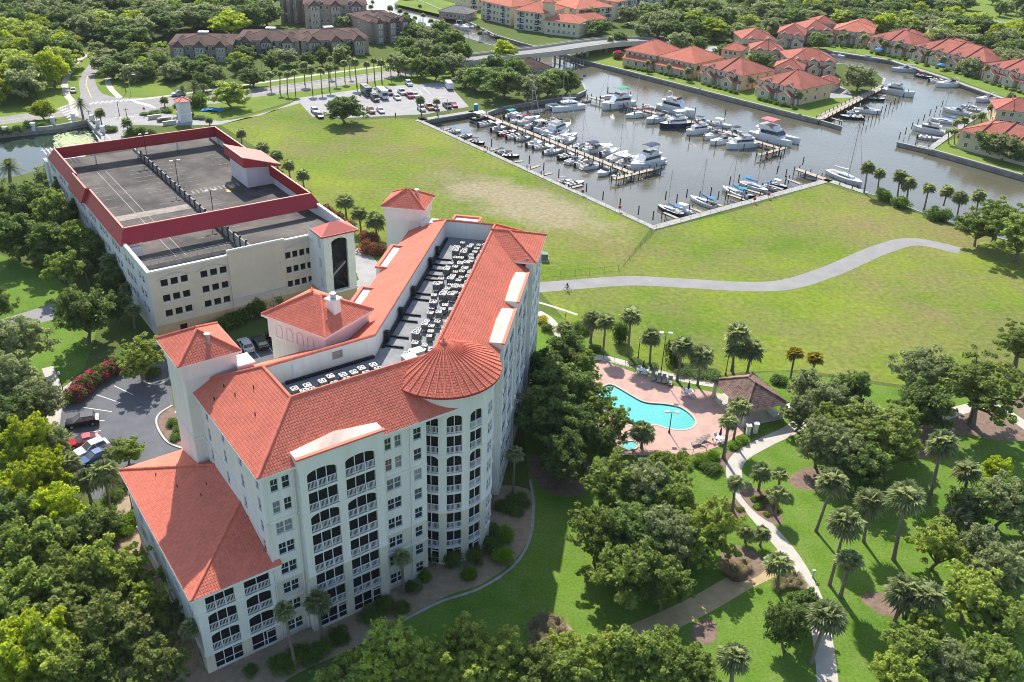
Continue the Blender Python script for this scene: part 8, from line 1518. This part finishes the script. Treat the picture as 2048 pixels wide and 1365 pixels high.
palms([(350, 1265, 355, 1228, 1.2, 'loose'), (405, 1330, 378, 1255, .9, 'loose'), (330, 1290, 318, 1270, 1.2, 'loose')], 'in the scrub beside the wing', 'scrub palms', 'sabal palm')
palms([(484, 292, 482, 267), (528, 317, 525, 296), (556, 337, 552, 312), (580, 357, 577, 330), (608, 377, 605, 350), (693, 437, 690, 403), (722, 463, 718, 427), (755, 478, 750, 442), (705, 603, 700, 545, .9)], 'in the row along the garage and field', 'palms along the garage', size=1.3)
palms([(178, 568, 167, 531), (227, 584, 217, 521), (229, 575, 222, 545), (262, 612, 256, 576), (270, 658, 265, 618)], 'beside the garage side wall', 'palms beside the garage wall', size=1.1)
palms([(542, 181, 540, 149), (560, 186, 560, 147), (575, 188, 574, 148), (591, 188, 588, 145), (625, 186, 622, 138), (644, 186, 641, 141), (659, 181, 657, 136), (672, 170, 671, 135), (690, 164, 688, 125), (714, 174, 709, 123), (735, 167, 733, 128), (750, 167, 747, 121), (764, 167, 762, 125), (783, 160, 779, 120), (610, 170, 608, 130), (700, 155, 699, 118), (660, 155, 660, 118)], 'in the row along the parkway', 'parkway palms', 'tall street palm')
palms([(205, 257, 199, 226), (257, 268, 253, 245), (355, 232, 353, 212), (843, 230, 840, 200), (876, 232, 873, 203), (330, 214, 328, 200, .9), (420, 252, 418, 240)], 'at the garage entrance and lot', 'entrance palms')
palms([(168, 244, 160, 207, 1., 'date'), (22, 385, 18, 332, 1.35, 'date'), (366, 196, 364, 178, 1., 'date'), (388, 192, 388, 172, 1., 'date'), (408, 190, 406, 174, .8, 'date'), (1937, 300, 1938, 268, .8, 'date')], 'with a feathery crown', 'date palms', 'palm')
TP = [(1295, 127), (1338, 135), (1394, 137), (1376, 144), (1435, 150), (1443, 148), (1473, 161), (1491, 159), (1505, 163), (1551, 176), (1562, 178), (1558, 181), (1597, 193), (1613, 183), (1653, 176), (1658, 73), (1681, 75), (1694, 74), (1729, 76), (1763, 85), (1770, 88), (1795, 94), (1812, 94), (1826, 100), (1841, 100), (1856, 107), (1865, 110), (1887, 120), (1925, 127), (1946, 132), (1975, 139), (2008, 146), (2039, 156), (2022, 195), (1590, 60), (1628, 70)]
palms([(x - 1, y + 18, x, y - 2, 1.05) for x, y in TP], 'in front of the townhouses', 'townhouse palms')
palms([(1897, 288, 1897, 262), (1909, 289, 1909, 262), (1922, 286, 1921, 270), (1914, 270, 1914, 243), (1929, 268, 1929, 240), (1948, 258, 1948, 233), (1963, 255, 1963, 230), (1982, 240, 1982, 214), (1995, 242, 1995, 216)], 'on the right townhouse point', 'point palms')
CP = [(742, 20), (752, 26), (745, 10), (768, 30), (780, 22), (800, 28), (812, 34), (830, 42), (846, 36), (862, 48), (880, 52), (895, 58), (700, 4), (722, 14), (840, 18), (960, 72), (956, 60)]
palms([(x, y + 10, x, y - 6, .95) for x, y in CP], 'along the far canal bank', 'canal palms', 'small palm')
palms([(1280, 88 + 8, 1219, 75), (1223, 98, 1221, 78), (1335, 108, 1335, 92)][1:], 'at the bridge end', 'bridge palms')
palms([(800 + i * 11, 152 - i * 1.2, 800 + i * 11, 126 - i * 1.2) for i in range(12)], 'in the dense clump before the bridge', 'palm clump before the bridge', 'dark crowded palm')
# ------------------------------------------------------------------ shrubs, hedges, flowers, tussocks
def bush_mesh(key, n, leaf, seed, lm, sx=1, sy=1, sz=.8, ncl=16):
    r = np.random.default_rng(seed); C = r.normal(size=(ncl, 3)); C /= np.linalg.norm(C, axis=1)[:, None]; C *= r.uniform(.2, .68, ncl)[:, None]; C[:, 2] = np.abs(C[:, 2]) * .9 + .28; C *= np.array([sx, sy, sz])
    V, F = leafcloud(C, r.uniform(.3, .42, ncl), n, leaf, seed=seed); V[:, 2] = np.maximum(V[:, 2], 0.01); return npmesh(key, V, F, lm)
LB = leafmat('shrub_leaf', (.06, .11, .025), (.15, .23, .05)); LBb = leafmat('bright_shrub_leaf', (.09, .18, .015), (.22, .34, .035)); LBr = leafmat('red_shrub_leaf', (.10, .09, .035), (.30, .12, .07)); LBp = leafmat('pink_flower', (.35, .03, .09), (.62, .09, .18)); LBy = leafmat('yellow_shrub_leaf', (.3, .28, .03), (.5, .45, .05)); LBt = leafmat('dry_grass_blade', (.19, .16, .08), (.34, .29, .15))
BM = {}
for k, lm in (('green', LB), ('bright', LBb), ('reddish', LBr), ('yellow', LBy)): BM[k] = [bush_mesh('leaves', 2600, .07, 5 + i, lm) for i in range(2)]
BSTEM = MB().path([(0, 0, 0), (.05, 0, .3), (.1, .05, .6)], [.06, .05, .03], 5).path([(0, 0, 0), (-.1, .1, .3), (-.2, .1, .55)], [.05, .04, .02], 5).mesh('stems', M_bark)
def shrubs(items, place, group, cat='shrub'):
    obs = []
    for it in items:
        col, px, py, R, H = it[:5]; p = G(px, py, H * .4); t = thing('shrub', (p.x, p.y, 0)); me = random.choice(BM[col]); o = link('foliage', me, t); o.scale = (R, R * random.uniform(.85, 1.15), H); o.rotation_euler = (0, 0, random.uniform(0, 6)); s_ = link('stems', BSTEM, t); s_.scale = (R, R, H)
        obs.append((px, t, col))
    obs.sort(key=lambda q: q[0])
    for i, (x, t, c) in enumerate(obs): tag(t, f'{dict(green="dark green", bright="bright green", reddish="reddish", yellow="yellow")[c]} rounded shrub {place}, {ordn(i)} from left', cat, group)
shrubs([('green', 868, 1105, 1.5, 2.6), ('green', 905, 1120, 1.6, 2.6), ('green', 948, 1110, 1.6, 2.4), ('bright', 940, 1148, 1.3, 1.7), ('green', 985, 1090, 1.8, 2.2), ('bright', 1005, 1112, 1.9, 2.2), ('green', 985, 1062, 1.4, 2.2), ('bright', 1012, 1070, 1.7, 2.), ('green', 1030, 1010, 2.2, 1.4), ('green', 1000, 1010, 1.2, 1.4), ('green', 770, 1210, 1.6, 1.6), ('green', 745, 1228, 1.8, 1.6), ('green', 800, 1215, 1.4, 1.5), ('green', 600, 1310, 1.8, 1.6), ('green', 640, 1300, 1.6, 1.6), ('green', 560, 1330, 1.8, 1.6), ('green', 680, 1270, 1.5, 1.6), ('bright', 850, 1150, 1.2, 1.4), ('green', 500, 1340, 1., 1.2), ('green', 825, 1175, 1.3, 1.5), ('green', 1040, 1000, 1.8, 1.3)], 'along the hotel foundation', 'foundation shrubs')
shrubs([('reddish', 650, 425, 3.2, 4), ('reddish', 668, 440, 3, 3.6), ('reddish', 690, 455, 2.6, 3), ('reddish', 735, 495, 2.4, 3), ('reddish', 745, 480, 2.4, 3), ('reddish', 757, 500, 2.2, 2.6), ('reddish', 730, 475, 2.2, 3)], 'between garage and field', 'reddish shrubs by the garage')
shrubs([('green', 1770, 392, 2.4, 3.4), ('green', 1803, 405, 2.6, 3.6), ('green', 1870, 428, 3, 3.4), ('green', 1890, 432, 2.6, 3), ('green', 1925, 445, 2.6, 3), ('green', 1762, 385, 1.6, 2.4)], 'on the meadow waterfront', 'waterfront shrubs')
shrubs([('green', 465, 640, 1.8, 3), ('green', 480, 635, 1.8, 3.4), ('green', 500, 622, 1.8, 3.4), ('green', 515, 618, 1.8, 4), ('green', 445, 650, 1.8, 2.6), ('green', 425, 655, 1.6, 2.2), ('bright', 545, 600, 2.2, 4.5), ('bright', 570, 590, 2, 4), ('bright', 590, 582, 2., 4.5), ('green', 392, 668, 1.4, 1.6)], 'against the garage front', 'garage front shrubs')
shrubs([('green', 1240, 668, 1.8, 5), ('green', 1345, 705, 1.8, 4.6), ('green', 1160, 655, 2.4, 2), ('green', 1150, 690, 1.6, 1), ('green', 1190, 697, 1.6, 1), ('green', 1370, 740, 3, .9), ('green', 1410, 748, 3, .9), ('green', 1270, 725, 1.8, .6), ('green', 1300, 733, 1.8, .6), ('bright', 1400, 920, 1.8, 1.3), ('bright', 1425, 910, 1.6, 1.2), ('bright', 1370, 925, 1.6, 1.2), ('bright', 1470, 890, 1.4, 1.), ('bright', 1485, 880, 1.4, 1.), ('green', 1420, 935, 2.0, 1.2), ('bright', 1200, 890, 1.4, 1.1), ('bright', 1212, 900, 1.4, 1.1), ('yellow', 1085, 640, 1.6, 1.4), ('green', 1095, 655, 1.5, 1.6), ('green', 1560, 760, 2, 1.4)], 'around the pool terrace', 'pool shrubs')
shrubs([('bright', 235, 1045, 2, 1.8), ('bright', 262, 1040, 2, 1.8), ('bright', 250, 1055, 1.8, 1.6), ('green', 345, 845, 1.3, 1.), ('green', 355, 860, 1.3, 1.), ('green', 350, 875, 1.2, .9), ('green', 300, 745, 2, 1.4), ('green', 225, 985, 2, 1.4), ('green', 170, 1060, 2.2, 1.8), ('green', 210, 1075, 2, 1.8), ('green', 245, 975, 1.6, 1.2)], 'around the hotel car park', 'car park shrubs')
shrubs([('green', 10, 262, 2.2, 2.6), ('green', 35, 258, 2, 2.4), ('green', 60, 252, 2.4, 3), ('green', 85, 250, 2, 2), ('green', 290, 228, 2, 1), ('green', 310, 225, 2.6, 1.2), ('green', 335, 222, 2.4, 1.2), ('green', 325, 240, 2, 1.2), ('green', 376, 228, 2.2, 3.4), ('green', 390, 205, 3, 4.5), ('green', 402, 200, 3, 4.5), ('green', 220, 258, 2.5, 2.), ('green', 265, 262, 2.4, 2), ('green', 300, 265, 2.4, 2), ('green', 282, 262, 2.4, 2.4), ('green', 400, 235, 2.6, 1.2)], 'by the entrance gate', 'entrance shrubs')
TF = [((1249, 133), (1307, 144)), ((1318, 145), (1383, 160)), ((1402, 166), (1478, 187)), ((1514, 196), (1594, 217)), ((1738, 104), (1816, 120)), ((1824, 123), (1962, 158)), ((1966, 162), (2060, 190)), ((1610, 90), (1660, 92)), ((1668, 90), (1738, 97))]
shrubs([('green', a[0] + (c[0] - a[0]) * (k + .5) / 7, a[1] + (c[1] - a[1]) * (k + .5) / 7, random.uniform(1.1, 1.8), random.uniform(.9, 1.5)) for a, c in TF for k in range(7)], 'before the townhouse fronts', 'townhouse foundation shrubs')
p = G(1237, 118); t = thing('bougainvillea', (p.x, p.y, 0), 0, 'magenta bougainvillea beside the first townhouse', 'shrub'); o = link('foliage', BM['green'][0], t); o.scale = (3, 3, 3.4); o = link('flowers', bush_mesh('flowers', 900, .1, 77, LBp, 1.03, 1.03, .85), t); o.scale = (3.05, 3.05, 3.5)
# flowering hedge by the car park: leaves with pink flowers
hp = [(150, 790, 2.2), (165, 775, 2.2), (180, 762, 2.2), (196, 750, 2.2), (212, 742, 2.), (228, 735, 2.)]
for i, (x, y, R) in enumerate(hp):
    p = G(x, y, 1.); t = thing('flowering_shrub', (p.x, p.y, 0), 0, f'pink-flowered oleander-like shrub in the car park hedge, {ordn(i)} from left', 'shrub', 'pink hedge by the car park')
    o = link('foliage', BM['green'][i % 2], t); o.scale = (R, R, 2.8); V = bush_mesh('flowers', 500, .09, 60 + i, LBp, 1.02, 1.02, .84); o = link('flowers', V, t); o.scale = (R, R, 2.85)
def tuft(seed, n=260):
    r = random.Random(seed); V, F = [], []
    for i in range(n):
        a, l = r.uniform(0, 6.28), r.uniform(.5, 1.); d = Vector((cos(a), sin(a), 0)); p = d * r.uniform(0, .15); m = d * .45 * l + Vector((0, 0, .75 * l)); q = d * .95 * l + Vector((0, 0, .45 * l + .2 * r.random())); s = Vector((-sin(a), cos(a), 0)) * .022; o = len(V)
        V.extend([p - s, p + s, m + s, m - s, q]); F.extend([(o, o + 1, o + 2), (o, o + 2, o + 3), (o + 3, o + 2, o + 4)])
    return npmesh('blades', np.array([tuple(v) for v in V]), np.array(F), LBt)
TM = [tuft(i) for i in range(2)]
tl = [(1070, 1262), (1085, 1250), (1100, 1245), (1115, 1255), (1095, 1270), (1075, 1285), (1120, 1275), (1135, 1290), (1110, 1295), (1455, 1140), (1465, 1150), (1478, 1145), (1472, 1158), (1490, 1135), (1565, 1160), (1578, 1170), (1590, 1160), (1600, 1175), (1555, 1175)]
for i, (x, y) in enumerate(sorted(tl)):
    p = G(x, y); o = link('grass_tussock', TM[i % 2], None); o.location = p; k = random.uniform(1.2, 1.9); o.scale = (k, k, k * .85); tag(o, f'straw-coloured ornamental grass tussock beside the sand trail, {ordn(i)} from left', 'grass tussock', 'ornamental grasses')
fl = [('red', LBr2, x, y) for x, y in ((1528, 995), (1532, 1002), (1525, 1012), (1538, 990))] if False else []
LFr = leafmat('red_flower', (.4, .01, .02), (.6, .03, .05)); LFy = leafmat('gold_flower', (.4, .3, .02), (.6, .5, .06)); fm = {'red': bush_mesh('petals', 260, .06, 3, LFr), 'gold': bush_mesh('petals', 300, .06, 4, LFy), 'green': BM['bright'][0]}
for i, (c, x, y) in enumerate(sorted([('red', 1524, 998), ('red', 1530, 1005), ('red', 1538, 998), ('red', 1522, 1015), ('gold', 1540, 985), ('gold', 1548, 1010), ('gold', 1555, 1022), ('green', 1510, 1000), ('green', 1515, 1015), ('gold', 1535, 1030), ('gold', 1462, 1012), ('gold', 1455, 1020), ('gold', 1480, 1020), ('red', 1388, 752), ('red', 1395, 750), ('red', 1414, 752)], key=lambda q: q[1])):
    p = G(x, y); t = thing('flower_clump', p, 0, f'{c if c != "green" else "leafy"} flower clump in the path-side beds, {ordn(i)} from left', 'flowers', 'bedding flowers'); o = link('petals', fm[c], t); o.scale = (.8, .8, .5); o = link('leaves', BM['green'][0], t); o.scale = (.75, .75, .42)
# ================================================================== air
b = MB(); b.box(-903, -103, -3.6, 1103, 1603, 83.5); hz = b.mesh('haze', []); hz.materials.clear()
m = bpy.data.materials.new('thin_haze'); m.use_nodes = True; n = m.node_tree; n.nodes.clear(); pv = n.nodes.new('ShaderNodeVolumePrincipled'); pv.inputs['Color'].default_value = (.93, .96, 1, 1); pv.inputs['Density'].default_value = .00005; pv.inputs['Anisotropy'].default_value = 0
mo = n.nodes.new('ShaderNodeOutputMaterial'); n.links.new(pv.outputs[0], mo.inputs['Volume']); hz.materials.append(m); tag(link('haze', hz), 'thin pale summer haze over the whole place', 'haze', kind='stuff')
